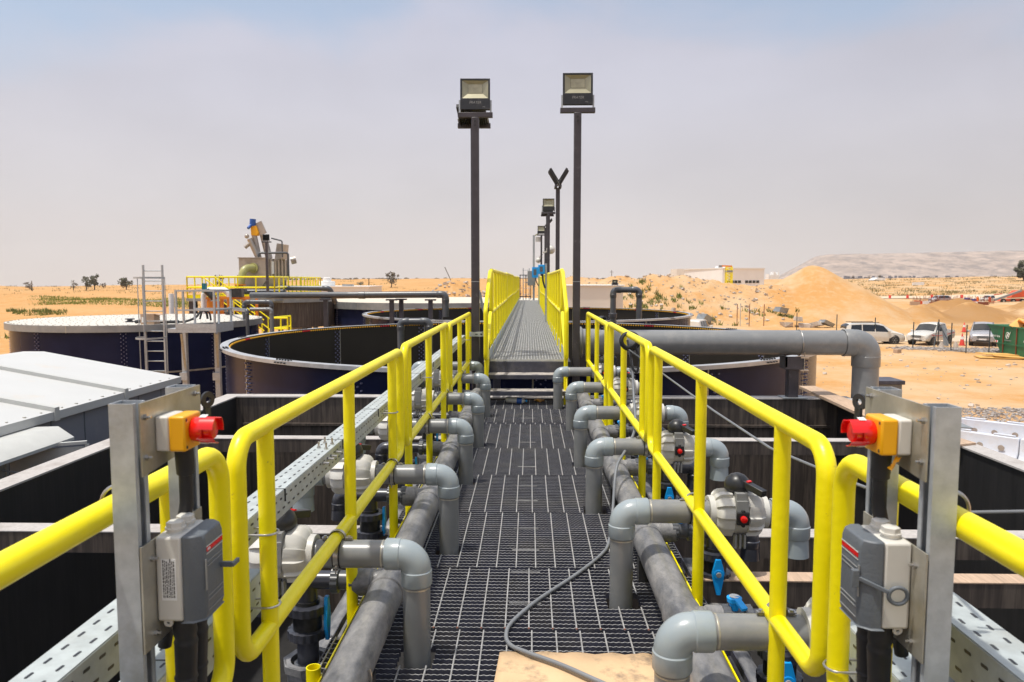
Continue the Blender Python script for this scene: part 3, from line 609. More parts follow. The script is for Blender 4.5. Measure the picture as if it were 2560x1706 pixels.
# stair rails and catwalk railings
for s, x in ((-1, -0.505), (1, 0.425)):
    t = thing('stair_handrail', 'sloping yellow handrail on the %s side of the steps' % sgn(s), 'handrail', (x, 8.6, FL), 'sloping handrails at the steps')
    part('rail_loop', MB().sweep(rnd([(x, 9.66, -0.42), (x, 8.58, -0.94), (x, 8.58, -0.34), (x, 9.66, 0.14), (x, 9.66, -0.42)], 0.06, 6)[:-1], RR, 16), M_yellow, t, True)
    part('post', MB().cyl((x, 8.70, FL), (x, 8.70, -0.30), RR, 16), M_yellow, t, True)
    for k, (a, b_) in enumerate(((9.78, 16.2), (16.3, 22.7), (22.8, 29.2), (29.3, 35.8))):
        n_ = 7; ps = [a + 0.2 + (b_ - a - 0.4) * j / (n_ - 1) for j in range(n_)]
        rail_section(s, x, a, b_, ps, 0.13, -0.42, UZ - 0.12, 'yellow catwalk railing section on the %s, %s from the steps' % (sgn(s), ORD[k] if k else 'first'), 'yellow railings of the raised catwalk', dz=(0, 0.015, -0.01, 0.01)[k])
        tbp = part('kick_plate', MB().bx(x + s * 0.006 - 0.003, x + s * 0.006 + 0.003, a, b_, UZ + 0.0, UZ + 0.12), M_yellow, COL.objects[-1].parent if False else None); tag(tbp, 'yellow kick plate at the foot of the %s catwalk railing, %s length' % (sgn(s), ORD[k] if k else 'first'), 'kick plate', 'yellow kick plates of the catwalk')

# ------------------------------------------------------------------ perforated cable trays
def tray(x0, x1, y0, y1, z0, z1, slots=True):
    mb = tray_slots(x0, x1, y0, y1, z0, z1); w = 0.0015; mb.cm = 0
    xi, xo = (x0, x1)
    # channel with lid: lid, inner face, outer face
    mb.bx(min(xi, xo), max(xi, xo), y0, y1, z1 - 0.002, z1)
    mb.bx(xi - w, xi + w, y0, y1, z0, z1 - 0.003); mb.bx(xo - w, xo + w, y0, y1, z0, z1 - 0.003)
    return mb
def tray_slots(xi, xo, y0, y1, z0, z1, rows=2):
    mb = MB(); mb.cm = 1; y = y0 + 0.03; k = 0; sgx = 1 if xi > xo else -1
    while y < y1 - 0.03:
        for r in range(2):
            xx = xi + (xo - xi) * (0.27 + 0.46 * r); yy = y + (0.025 if r else 0)
            mb.ext([(xx + math.cos(a) * 0.0035, yy + math.sin(a) * 0.0035 + (0.007 if math.sin(a) > 0 else -0.007), z1 + 0.0006) for a in [i * PI / 4 + 0.01 for i in range(8)]], (0, 0, -0.001))
            zz = z0 + (z1 - z0) * (0.28 + 0.44 * r)
            L = [(xi + sgx * 0.0021, yy + 0.012 + math.cos(a) * 0.0035 + (0.007 if math.cos(a) > 0 else -0.007), zz + math.sin(a) * 0.0035) for a in [i * PI / 4 + 0.01 for i in range(8)]]
            mb.ext(L, (-sgx * 0.001, 0, 0))
        y += 0.05; k += 1
    return mb
def tray_thing(s, y0, y1, z0, z1, label, xi=0.792, xo=0.874):
    t = thing('cable_tray', label, 'cable tray', (s * xi, y0, z0), 'perforated galvanised cable trays')
    tr = part('channel', tray(s * xi, s * xo, y0, y1, z0, z1), [M_tray, M_black], t, True, smooth=False)
    y = y0 + 0.35
    while y < y1 - 0.3:
        jm = MB(); jm.bx(s * 0.83 - 0.045, s * 0.83 + 0.044, y, y + 0.002, z1 - 0.04, z1 + 0.0016); part('joint', jm, M_rubber, t, True); y += 0.75
    return t
def ubolt(mb, s, y, z, x=0.74):
    pts = [(s * 0.80, y - 0.03, z)] + [(s * x - s * 0.03 * math.sin(a), y - 0.03 * math.cos(a), z) for a in [PI * i / 10 for i in range(11)]] + [(s * 0.80, y + 0.03, z)]
    mb.sweep(pts, 0.0032, 8)
tL = tray_thing(-1, 0.5, 9.15, -0.752, -0.672, 'long upper perforated steel cable tray running behind the left handrail')
for (dx, dy) in ((0.02, 0), (0.055, 0.02), (0.02, 0.09), (0.055, 0.11)):
    bm = MB(); bm.hexa((-0.79 - dx, 2.92 + dy, -0.672), (0, 0, 1), 0.008, 0.007); bm.cyl((-0.79 - dx, 2.92 + dy, -0.672), (-0.79 - dx, 2.92 + dy, -0.645), 0.004, 8); part('joint_bolt', bm, M_steel, tL, True)
for (dz_, dy) in ((0.02, -0.12), (0.02, -0.05), (0.022, 0.0), (0.022, 0.07)):
    bm = MB(); bm.hexa((-0.789, 2.92 + dy, -0.69 - dz_ * 0.4), (1, 0, 0), 0.007, 0.007); bm.cyl((-0.789, 2.92 + dy, -0.69 - dz_ * 0.4), (-0.765, 2.92 + dy, -0.69 - dz_ * 0.4), 0.004, 8); part('joint_bolt', bm, M_steel, tL, True)
for y in (2.05, 3.98, 5.45, 8.90): ub_ = MB(); ubolt(ub_, -1, y, -0.71); part('fixing_bolt', ub_, M_steel, tL, True)
tL2 = tray_thing(-1, 0.5, 2.14, -0.972, -0.853, 'short lower perforated cable tray ending at the second left rail post')
ub_ = MB(); ubolt(ub_, -1, 2.05, -0.92); part('fixing_bolt', ub_, M_steel, tL2, True)
tray_thing(1, 0.5, 1.62, -0.742, -0.640, 'upper perforated steel cable tray leaving the picture at lower right')
tR2 = tray_thing(1, 0.5, 1.83, -0.972, -0.853, 'short lower cable tray ending behind the right isolator switch')
ub_ = MB(); ubolt(ub_, 1, 1.70, -0.90, 0.722); part('fixing_bolt', ub_, M_steel, tR2, True)
br = thing('pole_bracket', 'short perforated steel bracket fixing the left cable tray to the lamp pole', 'bracket', (-0.7, 9.2, -0.66))
part('arm', MB().box((0.04, -0.06, 0.0), (0.22, 0.03, 0.055)), M_tray, br); part('slots', MB().box((0.05, -0.0765, 0), (0.03, 0.001, 0.012)).box((0.11, -0.0765, 0), (0.025, 0.001, 0.018)), M_black, br)

# ------------------------------------------------------------------ switch posts with emergency stops and isolators
def strut(x, y, z0, z1, s):     # unistrut channel 41 mm, open side facing the walkway
    mb = MB(); w = 0.0205; t_ = 0.0025
    mb.bx(x - w, x + w, y - w, y - w + t_, z0, z1); mb.bx(x - w, x + w, y + w - t_, y + w, z0, z1)
    xb = x + s * (w - t_ / 2); mb.bx(xb - t_ / 2, xb + t_ / 2, y - w + t_, y + w - t_, z0, z1)
    xf = x - s * (w - t_ / 2)
    for k in (-1, 1): mb.bx(xf - t_ / 2, xf + t_ / 2, y + k * (w - t_) - 0.0045 * (1 + k) + 0.00 - (0 if k > 0 else 0), y + k * (w - t_) + 0.0045 * (1 - k), z0, z1)
    return mb
def bolt(mb, x, y, z, s, r=0.0055):
    mb.hexa((x, y, z), (-s, 0, 0), r, 0.005); mb.cyl((x, y, z), (x - s * 0.011, y, z), r * 0.45, 8)
for s in (-1, 1):
    S = sgn(s); xs = s * 0.677
    cs = thing('switch_post', 'pair of galvanised channel posts carrying the %s emergency stop and isolator' % S, 'switch post', (xs, 1.23, -1.3), 'switch posts on the handrails')
    part('front_channel', strut(xs, 1.2305, -1.25, -0.2045, s), M_galv, cs, True)
    part('rear_channel', strut(xs, 1.425, -1.25, -0.2045, s), M_galv, cs, True)
    xp = s * 0.6535
    part('upper_plate', MB().ext([(xp, 1.222, -0.2055), (xp, 1.450, -0.2055), (xp, 1.450, -0.315), (xp, 1.222, -0.331)], (-s * 0.003, 0, 0)), M_plate, cs, True)
    part('lower_plate', MB().ext([(xp, 1.208, -0.448), (xp, 1.440, -0.448), (xp, 1.440, -0.634), (xp, 1.208, -0.634)], (-s * 0.003, 0, 0)), M_plate, cs, True)
    for y, z in ((1.236, -0.231), (1.236, -0.300), (1.425, -0.219), (1.240, -0.478), (1.243, -0.612), (1.425, -0.478)): bb = MB(); bolt(bb, xp - s * 0.003, y, z, s); part('bolt', bb, M_steel, cs, True)
    rg = MB(); rg.torus((s * 0.74, 1.31, RAILZ), (0, 1, 0), 0.036, 0.0033, 28, 8); part('ring_bolt', rg, M_steel, cs, True)
    # washer-like lifting eye beyond
    ey = MB(); ey.lathe((s * 0.660, 1.500, -0.243), (1.0, 0.45 * s, 0), [(0, 0.0065), (0, 0.0165), (0.005, 0.0165), (0.005, 0.0065), (0, 0.0065)], 24, cap=False)
    ey.box((s * 0.6625, 1.506, -0.275), (0.005, 0.026, 0.04)); part('lifting_eye', ey, M_black, cs, True)
    # emergency stop
    es = thing('emergency_stop', 'red mushroom emergency stop on yellow and white box, %s post' % S, 'emergency stop', (xp - s * 0.003, 1.31, -0.264), 'emergency stop boxes')
    x0 = xp - s * 0.003
    def lb(a, b_, h, y0_, y1_): return MB().box(((x0 - s * a + x0 - s * b_) / 2, (y0_ + y1_) / 2, -0.267), (abs(b_ - a), y1_ - y0_, h))
    part('base_box', lb(0.0, 0.0235, 0.062, 1.268, 1.331), M_cream, es, True, bevel=0.004, seg=3)
    part('cover', lb(0.0238, 0.053, 0.0625, 1.2675, 1.3315), M_orange, es, True, bevel=0.004, seg=3)
    cx, cyy = x0 - s * 0.0525, 1.301
    sh = MB(); sh.lathe((cx, cyy, -0.264), (-s, 0, 0), [(0, 0.020), (0.004, 0.022), (0.022, 0.0235), (0.024, 0.0215), (0.006, 0.019)], 28, cap=False)
    for a in (0.3, 2.45, 4.2):
        k = 5; L1 = []; 
        for r_, q in ((0.0235, 0), (0.0250, 1)):
            for xx in (0.018, 0.0445):
                L1.append([(cx - s * xx, cyy + math.cos(a + (j - k / 2) * 0.22) * r_, -0.264 + math.sin(a + (j - k / 2) * 0.22) * r_) for j in range(k + 1)])
        n0 = sh.vs(sum(L1, [])); w_ = k + 1
        for j in range(k):
            sh.face(n0 + j, n0 + j + 1, n0 + w_ + j + 1, n0 + w_ + j); sh.face(n0 + 2 * w_ + j, n0 + 3 * w_ + j, n0 + 3 * w_ + j + 1, n0 + 2 * w_ + j + 1)
            sh.face(n0 + w_ + j, n0 + w_ + j + 1, n0 + 3 * w_ + j + 1, n0 + 3 * w_ + j)
        sh.face(n0, n0 + w_, n0 + 3 * w_, n0 + 2 * w_); sh.face(n0 + k, n0 + 2 * w_ + k, n0 + 3 * w_ + k, n0 + w_ + k)
    part('shroud', sh, M_red, es, True)
    part('mushroom_button', MB().lathe((cx, cyy, -0.264), (-s, 0, 0), [(0, 0.010), (0.020, 0.010), (0.022, 0.0185), (0.034, 0.0195), (0.038, 0.016), (0.039, 0.005)], 28), M_red, es, True)
    part('sticker', MB().box((cx - s * 0.022, cyy - 0.006, -0.264 + 0.0245), (0.012, 0.013, 0.0006), Matrix.Rotation(0.2, 3, 'X')).box((cx - s * 0.022, cyy - 0.008, -0.264 - 0.0238), (0.012, 0.013, 0.0006), Matrix.Rotation(-0.3, 3, 'X')), M_white, es, True)
    part('screw', MB().cyl((x0 - s * 0.0528, 1.274, -0.243), (x0 - s * 0.0536, 1.274, -0.243), 0.003, 10).cyl((x0 - s * 0.0528, 1.274, -0.291), (x0 - s * 0.0536, 1.274, -0.291), 0.003, 10), M_black, es, True)
    # cable from the stop down behind the isolator
    cbl = MB(); xa = x0 - s * 0.026
    cbl.sweep(rnd([(xa, 1.318, -0.298), (xa, 1.322, -0.345), (xa + s * 0.006, 1.335, -0.41), (s * 0.665, 1.36, -0.52), (s * 0.70, 1.37, -0.70)], 0.08, 6), [0.0165] * 2 + [0.016] * 5 + [0.0125] * (len(rnd([(0, 0, 0), (0, 0, 1), (0, 1, 2), (0, 2, 4), (1, 2, 6)], 0.08, 6)) - 7), 14)
    solo('corrugated_conduit', cbl, M_rubber, 'thick black conduit hanging from the %s emergency stop' % S, 'conduit', 'black conduits at the switch posts')
    # isolator
    ob = thing('isolator_switch', ('beige and slate isolator switch with %s, %s post' % ('printed side label' if s < 0 else 'grey ring handle', S)), 'isolator switch', (x0, 1.30, -0.52), 'isolator switches')
    bx_ = MB(); bx_.box((x0 - s * 0.024, 1.300, -0.520), (0.046, 0.10, 0.152)); part('base', bx_, M_cream, ob, True, bevel=0.005, seg=3)
    cvp = [(x0 - s * 0.047, 1.249), (x0 - s * 0.066, 1.250), (x0 - s * 0.084, 1.264), (x0 - s * 0.084, 1.336), (x0 - s * 0.066, 1.350), (x0 - s * 0.047, 1.351)]
    cvm = MB(); 
    L = []
    for zz, k in ((-0.597, 0.90), (-0.585, 1.0), (-0.457, 1.0), (-0.443, 0.88)):
        L.append([(x0 - s * 0.047 + (a - (x0 - s * 0.047)) * k, b_, zz) for a, b_ in cvp])
    n0 = cvm.vs(sum(L, []))
    for r_ in range(3):
        for j in range(6): cvm.face(n0 + r_ * 6 + j, n0 + r_ * 6 + (j + 1) % 6, n0 + (r_ + 1) * 6 + (j + 1) % 6, n0 + (r_ + 1) * 6 + j)
    cvm.face(*[n0 + j for j in range(6)]); cvm.face(*[n0 + 18 + j for j in range(6)])
    cv = part('cover', cvm, M_bluegrey, ob, True, bevel=0.003)
    xf = x0 - s * 0.0846
    part('red_stripe', MB().box((xf, 1.300, -0.472), (0.0010, 0.066, 0.0075)), M_red, cv, True)
    ln = MB()
    for zz in (-0.4795, -0.4665): ln.box((xf, 1.300, zz), (0.0008, 0.068, 0.0014))
    part('stripe_edge', ln, M_cream, cv, True)
    rb = MB()
    for zz in (-0.494, -0.502, -0.556, -0.564, -0.582): rb.box((xf, 1.300, zz), (0.0012, 0.064, 0.0016))
    rb.box((xf, 1.262, -0.515), (0.002, 0.004, 0.055)); part('rib', rb, M_ribgrey, cv, True)
    for y in (1.281, 1.318):
        gb = MB(); gb.lathe((x0 - s * 0.024, y, -0.445), (0, 0, 1), [(0, 0.0150), (0.006, 0.0150), (0.007, 0.0175), (0.010, 0.0175)], 22); gb.lathe((x0 - s * 0.024, y, -0.436), (0, 0, 1), [(0, 0.0155), (0.010, 0.0155), (0.0115, 0.013)], 6)
        part('blanking_plug', gb, M_cream, ob, True)
    if s < 0:
        part('rating_label', MB().box((x0 + 0.024, 1.2495, -0.520), (0.026, 0.0006, 0.074)), M_white, ob, True)
        lt = MB()
        for r_ in range(7):
            zz = -0.552
            while zz < -0.488:
                h_ = random.uniform(0.002, 0.007); lt.box((x0 + 0.0145 + r_ * 0.0031, 1.2491, zz + h_ / 2), (0.0014 if r_ % 2 else 0.0020, 0.0004, h_)); zz += h_ + random.uniform(0.0008, 0.002)
        part('label_print', lt, M_black, ob, True, smooth=False)
        t_ = text('stripe_mark', 'ABB', 0.0062, (xf + 0.0008 - x0 , 1.274 - 1.30, -0.472 + 0.52), (PI / 2, 0, PI / 2), M_white, ob, 0.0003)
        hm = MB(); hm.box((xf + 0.010, 1.325, -0.520), (0.022, 0.006, 0.010)); hm.box((xf + 0.022, 1.335, -0.520), (0.006, 0.028, 0.008)); part('rotary_handle', hm, M_bluegrey, ob, True, bevel=0.001)
    else:
        hm = MB(); hm.box((xf - 0.006, 1.262, -0.510), (0.012, 0.010, 0.030)); hm.bar((xf - 0.004, 1.262, -0.508), (x0 - 0.045, 1.236, -0.524), 0.005, 0.007)
        hm.torus((x0 - 0.029, 1.236, -0.530), (0.1, 1, 0.1), 0.0150, 0.0038, 24, 8); part('ring_handle', hm, M_bluegrey, ob, True, bevel=0.001)
    part('mounting_lug', MB().lathe((x0 - s * 0.018, 1.2535, -0.600), (0, 1, 0.25), [(0, 0.003), (0, 0.008), (0.003, 0.008), (0.003, 0.003), (0, 0.003)], 16, cap=False), M_cream, ob, True)
    for k, (yy, w_) in enumerate(((1.284, 0.0195), (1.330, 0.0185))):
        cb_ = MB(); P_ = rnd([(x0 - s * 0.03, yy, -0.590), (x0 - s * 0.034, yy, -0.64), (x0 - s * 0.026, yy + 0.012, -0.72), (x0 - s * 0.012, yy + 0.012, -0.95)], 0.1, 6)
        cb_.sweep(P_, [w_ * (1 + 0.06 * math.sin(i * 1.3)) for i in range(len(P_))], 16)
        solo('corrugated_conduit', cb_, M_rubber, '%s thick black conduit below the %s isolator switch' % (('front', 'rear')[k], S), 'conduit', 'black conduits at the switch posts')
solo('crumpled_tape', MB().grid([(0.634 - 0.004 * i + 0.003 * math.sin(j * 2), 1.270 + 0.004 * j, -0.300 - 0.006 * i - 0.003 * math.sin(i * 2 + j)) for j in range(4) for i in range(5)], 5, 4), M_orange, 'torn yellow brown tape under the right emergency stop', 'tape')
solo('thin_cable', MB().sweep(rnd([(0.72, 5.45, -0.50), (0.78, 4.45, -0.545), (0.85, 3.43, -0.60), (0.9, 2.77, -0.625), (0.95, 2.1, -0.585), (0.80, 1.36, -0.425)], 0.4, 6), 0.005, 8), M_cable, 'thin grey cable slung through the air behind the right handrail', 'cable')
solo('thin_cable', MB().sweep(rnd([(0.77, 1.33, -0.415), (0.9, 1.30, -0.402), (1.2, 1.2, -0.36), (1.5, 1.1, -0.30)], 0.3, 5), 0.003, 8), M_cable, 'thin grey cable leaving the right rail ring toward the picture edge', 'cable')

# ------------------------------------------------------------------ cable, coil, cardboard
cpts = [(0.72, 5.50, -0.44), (0.745, 5.42, -0.62), (0.742, 5.30, -0.80), (0.72, 5.05, -1.0), (0.60, 4.62, -1.06), (0.52, 4.40, -1.12), (0.48, 4.22, -1.33), (0.443, 4.04, -1.43), (0.391, 3.875, -1.443), (0.246, 3.604, -1.443), (0.048, 3.295, -1.443), (-0.066, 3.074, -1.443), (-0.093, 2.955, -1.443), (-0.075, 2.863, -1.443), (-0.009, 2.778, -1.430), (0.121, 2.684, -1.429), (0.234, 2.586, -1.429), (0.36, 2.47, -1.428), (0.5, 2.3, -1.43)]
def smooth(P, n=8):
    P = [Vector(p) for p in P]; out = []
    for i in range(len(P) - 1):
        a, b_, c__, d_ = P[max(i - 1, 0)], P[i], P[i + 1], P[min(i + 2, len(P) - 1)]
        for k in range(n):
            t = k / n; out.append(0.5 * ((2 * b_) + (c__ - a) * t + (2 * a - 5 * b_ + 4 * c__ - d_) * t * t + (3 * b_ - a - 3 * c__ + d_) * t ** 3))
    out.append(P[-1]); return out
solo('power_cable', MB().sweep(smooth(cpts), 0.0088, 12), M_cable, 'grey cable coming off the right handrail and looping over the dark grating', 'cable')
cl_ = MB()
for k in range(4): cl_.torus((0.722 + 0.004 * k, 5.40 + 0.022 * k, -0.432 - 0.004 * k), (0.15 * (k % 2), 1, 0.1 * k), 0.052 + 0.006 * k, 0.0085, 28, 8)
cl_.sweep(smooth([(0.76, 5.42, -0.46), (0.79, 5.40, -0.56), (0.775, 5.38, -0.66), (0.735, 5.40, -0.60), (0.74, 5.42, -0.5)]), 0.0085, 8)
solo('cable_coil', cl_, M_rubber, 'black cable coiled round the right top rail', 'cable coil')
cz = FL + 0.004
N_ = 26; pts = []
rng = random.Random(5)
edge = [(-0.114 + 0.602 * i / N_, 2.812 + 0.006 * math.sin(i * 1.1) + rng.uniform(-0.004, 0.004) + (-0.02 if i == N_ else 0)) for i in range(N_ + 1)]
cbp = MB(); rows = []
for j in range(9):
    f = j / 8
    rows += [(x + (-0.05 * f if i == 0 else 0) * (1 - i / N_), y - f * 0.95, cz + 0.002 + 0.0015 * math.sin(x * 14 + f * 9)) for i, (x, y) in enumerate(edge)]
cbp.grid(rows, N_ + 1, 9)
cdo = solo('cardboard_sheet', cbp, M_cloth, 'flattened tan cardboard sheet lying on the grating at the bottom of the picture', 'cardboard')
sd = cdo.modifiers.new('thick', 'SOLIDIFY'); sd.thickness = 0.004; sd.offset = 1

# ------------------------------------------------------------------ timber and plate on the right basin wall
solo('timber_plank', MB().ext([(3.71, 10.3, -1.484), (3.93, 10.3, -1.484), (3.86, 7.2, -1.484), (3.55, 7.2, -1.484)], (0, 0, 0.036)), M_wood, 'long weathered timber plank lying along the right basin wall', 'plank', bevel=0.003)
solo('cover_plate', MB().ext([(4.0, 9.45, -1.500), (4.75, 9.35, -1.505), (4.5, 7.6, -1.505), (4.05, 7.7, -1.500)], (0, 0, 0.012)), M_band, 'dull grey metal plate behind the plank on the right basin wall', 'metal plate')
solo('plywood_offcut', MB().ext([(3.72, 6.92, -1.486), (4.02, 7.02, -1.486), (4.05, 6.78, -1.486), (3.86, 6.70, -1.486)], (0, 0, 0.018)), M_wood, 'small splintered board on the right basin wall behind the switch post', 'board')
solo('cap_box', MB().bx(3.26 + 0.9, 3.62 + 0.9, 8.0, 8.4, -1.45, -1.16), M_pvc, 'grey box with dark lid on a post outside the right basin wall', 'box') if False else None
gb_ = thing('capped_post', 'square grey post with dark flat cap standing outside the right basin wall', 'post', (4.97, 10.6, G0))
part('shaft', MB().bx(4.78, 5.16, 10.4, 10.78, G0, -1.44), M_pvc, gb_, True); part('cap', MB().bx(4.75, 5.19, 10.37, 10.81, -1.44, -1.385), M_beam, gb_, True, bevel=0.006)

# ------------------------------------------------------------------ big grey pipe across the tanks
bp = thing('large_pipe', 'large grey pipe crossing above the right tank and turning down at its elbow', 'large pipe', (2.5, 9.6, -0.79))
part('pipe_run', MB().cyl((0.66, 9.55, -0.79), (4.10, 9.55, -0.79), 0.158, 48), M_pvc, bp, True)
fl_ = MB(); fl_.lathe((0.56, 9.55, -0.79), (1, 0, 0), [(0.0, 0.15), (0.0, 0.20), (0.10, 0.20), (0.12, 0.172), (0.28, 0.172), (0.28, 0.159)], 48, cap=False); fl_.lathe((0.60, 9.55, -0.79), (1, 0, 0), [(0, 0.15), (0.01, 0.149)], 40)
part('end_flange', fl_, M_pvc, bp, True)
eb = MB(); elbow(eb, (4.27, 9.55, -0.79), (-1, 0, 0), (0, 0, -1), 0.168, 0.17, 0.13); part('elbow', eb, M_pvc, bp, True)
part('down_pipe', MB().cyl((4.27, 9.55, -1.05), (4.27, 9.55, G0), 0.158, 40), M_pvc, bp, True)
part('wire_strap', MB().torus((3.42, 9.55, -0.79), (1, 0, 0), 0.163, 0.006, 32, 6), M_steel, bp, True)
ps_ = thing('pipe_support', 'dark steel post and bracket holding the large grey pipe on the basin wall', 'pipe support', (3.42, 9.55, -1.49))
part('post', MB().bx(3.28, 3.40, 9.46, 9.60, -1.488, -1.12), M_pole, ps_, True)
part('bracket', MB().bx(3.22, 3.46, 9.42, 9.66, -1.118, -1.09).bx(3.22, 3.24, 9.42, 9.66, -1.09, -0.955).bx(3.22, 3.46, 9.42, 9.44, -1.09, -0.957), M_pole, ps_, True)
part('base_plate', MB().bx(3.2, 3.5, 9.40, 9.64, -1.4875, -1.478), M_band, ps_, True)
part('strap_end', MB().bx(3.40, 3.50, 9.40, 9.44, -0.975, -0.96).bx(3.40, 3.50, 9.40, 9.44, -1.135, -1.12).cyl((3.45, 9.42, -1.13), (3.45, 9.42, -0.90), 0.007, 8), M_steel, ps_, True)
# ------------------------------------------------------------------ round bolted tanks
def open_tank(label, cx, cy, R, zt, phase, name='round_tank'):
    t = thing(name, label, 'tank', (cx, cy, G0), 'round open tanks under the catwalk'); o = (cx, cy, 0); up = (0, 0, 1)
    Rw = R - 0.10; N = 160; C0 = Vector((cx, cy, 0))
    ow = MB(); ow.lathe(o, up, [(G0, Rw), (zt - 0.03, Rw)], N, cap=False)
    iw = MB(); iw.lathe(o, up, [(zt - 0.012, Rw - 0.006), (G0 + 0.4, Rw - 0.006)], N, cap=False)
    rb = MB(); rb.lathe(o, up, [(zt - 0.065, R), (zt, R), (zt, R - 0.16), (zt - 0.008, R - 0.16), (zt - 0.008, R - 0.012), (zt - 0.065, R - 0.012), (zt - 0.065, R)], N, cap=False)
    rb.cm = 1
    for i in range(14):
        a0 = math.radians(phase + 25.714 * i)
        for q in range(5):
            for rr in (0.045, 0.10):
                a = a0 + (q - 2) * 0.012 + 0.2; rb.box((cx + math.cos(a) * (R - rr), cy + math.sin(a) * (R - rr), zt + 0.010), (0.028, 0.028, 0.02))
        for j in range(4):
            a = a0 + 0.2 + (j - 1.5) * 0.013; u_ = Vector((math.cos(a), math.sin(a), 0)); rb.cyl(C0 + Vector((0, 0, zt - 0.033)) + u_ * R, C0 + Vector((0, 0, zt - 0.033)) + u_ * (R + 0.03), 0.013, 6)
    nb = 504
    for i in range(nb):
        a = 2 * PI * i / nb + math.radians(phase); rb.cm = 3 if (i % 36) in (14, 15, 16, 17) else 2
        rb.ball((cx + math.cos(a) * (R - 0.178), cy + math.sin(a) * (R - 0.178), zt - 0.05), 0.0225, 6, 4)
    for i in range(14):
        a0 = math.radians(phase + 25.714 * i); z = zt - 0.15; q = 0; ow.cm = iw.cm = 1
        while z > (zt - 2.6):
            for m_ in range(3):
                if (m_ + q) % 2: continue
                a = a0 + (m_ - 1) * 0.011; u_ = Vector((math.cos(a), math.sin(a), 0)); p_ = C0 + Vector((0, 0, z))
                ow.cyl(p_ + u_ * (Rw), p_ + u_ * (Rw + 0.04), 0.014, 6); iw.ball(p_ + u_ * (Rw - 0.022), 0.023, 6, 4)
            z -= 0.058; q += 1
        ow.cm = iw.cm = 2
        for mb_, rr in ((iw, Rw - 0.009), (ow, Rw + 0.003)):
            a = a0 - 0.018; u_ = Vector((math.cos(a), math.sin(a), 0)); w_ = Vector((-u_.y, u_.x, 0)) * 0.012
            P0 = C0 + Vector((0, 0, zt - 0.08)) + u_ * rr; P1 = C0 + Vector((0, 0, G0 + 0.6)) + u_ * rr; n0 = mb_.vs([P0 - w_, P0 + w_, P1 + w_, P1 - w_]); mb_.face(n0, n0 + 1, n0 + 2, n0 + 3)
    part('outer_wall', ow, [M_tank, M_bolt_b, M_plate], t, True); part('inner_wall', iw, [M_tankin, M_bolt_b, M_plate], t, True)
    part('rim', rb, [M_rim, M_black, M_bolt_y, M_bolt_r], t, True)
    part('floor', MB().lathe(o, up, [(G0 + 0.3, Rw - 0.02), (G0 + 0.6, Rw - 0.02)], 64), M_tankin, t, True)
    return t
open_tank('large round open tank of dark navy sheet under the near part of the catwalk', -0.22, 17.15, 6.43, -1.30, 119.2 - 25.714 * 4)
open_tank('second round open tank further away under the far part of the catwalk', -0.10, 30.25, 6.53, -1.30, 104)
def covered_tank(label, cx, cy, R, zt, zb, mcov, band, phase=10, legs=False, panels=True):
    t = thing('covered_tank', label, 'tank', (cx, cy, G0), 'round covered tanks'); o = (cx, cy, 0); up = (0, 0, 1)
    wm = MB(); wm.lathe(o, up, [(zb, R - 0.14), (zt - 0.02, R - 0.14)], 120, cap=False)
    bm_ = MB(); bm_.lathe(o, up, [(zt - band, R - 0.13), (zt - band, R), (zt - 0.004, R), (zt - 0.004, R - 0.05)], 120, cap=False); bm_.cm = 1
    cm_ = MB(); cm_.lathe(o, up, [(zt - 0.03, R - 0.03), (zt, R - 0.03)], 120); cm_.cm = 1
    if panels:
        nP = 9
        for k in range(-nP, nP + 1):
            x = k * R / nP
            if abs(x) > R - 0.15: continue
            h = math.sqrt((R - 0.12) ** 2 - x * x); y = -h
            while y < h: cm_.box((cx + x, cy + y, zt + 0.006), (0.025, 0.025, 0.012)); y += 0.36
        for k in range(90):
            a = 2 * PI * k / 90; cm_.box((cx + math.cos(a) * (R - 0.10), cy + math.sin(a) * (R - 0.10), zt + 0.008), (0.03, 0.03, 0.016))
    nn = max(8, int(2 * PI * R / 2.6)); wm.cm = 1
    for i in range(nn):
        a0 = math.radians(phase) + 2 * PI * i / nn; z = zt - band - 0.06; q = 0
        while z > max(zb, zt - 2.9) and not legs:
            for m_ in range(3):
                if (m_ + q) % 2: continue
                a = a0 + (m_ - 1) * 0.07 / R; u_ = Vector((math.cos(a), math.sin(a), 0)); p_ = Vector((cx, cy, z)); wm.cyl(p_ + u_ * (R - 0.14), p_ + u_ * (R - 0.10), 0.014, 6)
            z -= 0.058; q += 1
        a = a0 + 0.3; u_ = Vector((math.cos(a), math.sin(a), 0)); w_ = Vector((-u_.y, u_.x, 0)) * 0.01; P0 = Vector((cx, cy, zt - 0.01)) + u_ * (R + 0.002)
        n0 = bm_.vs([P0 - w_, P0 + w_, P0 + w_ - Vector((0, 0, band)), P0 - w_ - Vector((0, 0, band))]); bm_.face(n0, n0 + 1, n0 + 2, n0 + 3)
    part('wall', wm, [M_tank if not legs else M_basin2, M_bolt_b], t, True); part('band', bm_, [M_band, M_plate], t, True); part('cover', cm_, [mcov, M_plate], t, True)
    if not legs:
        part('ring_seam', MB().lathe(o, up, [(zt - 1.46, R - 0.135), (zt - 1.43, R - 0.132), (zt - 1.41, R - 0.135)], 120, cap=False), M_plate, t, True)
    if legs:
        for i in range(8):
            a = 2 * PI * i / 8 + 0.2; part('leg', MB().bx(cx + math.cos(a) * (R - 0.5) - 0.12, cx + math.cos(a) * (R - 0.5) + 0.12, cy + math.sin(a) * (R - 0.5) - 0.12, cy + math.sin(a) * (R - 0.5) + 0.12, G0, zb + 0.01), M_pole, t, True)
        part('floor', MB().lathe(o, up, [(zb, R - 0.14), (zb + 0.05, R - 0.14)], 60), M_basin2, t, True)
    return t
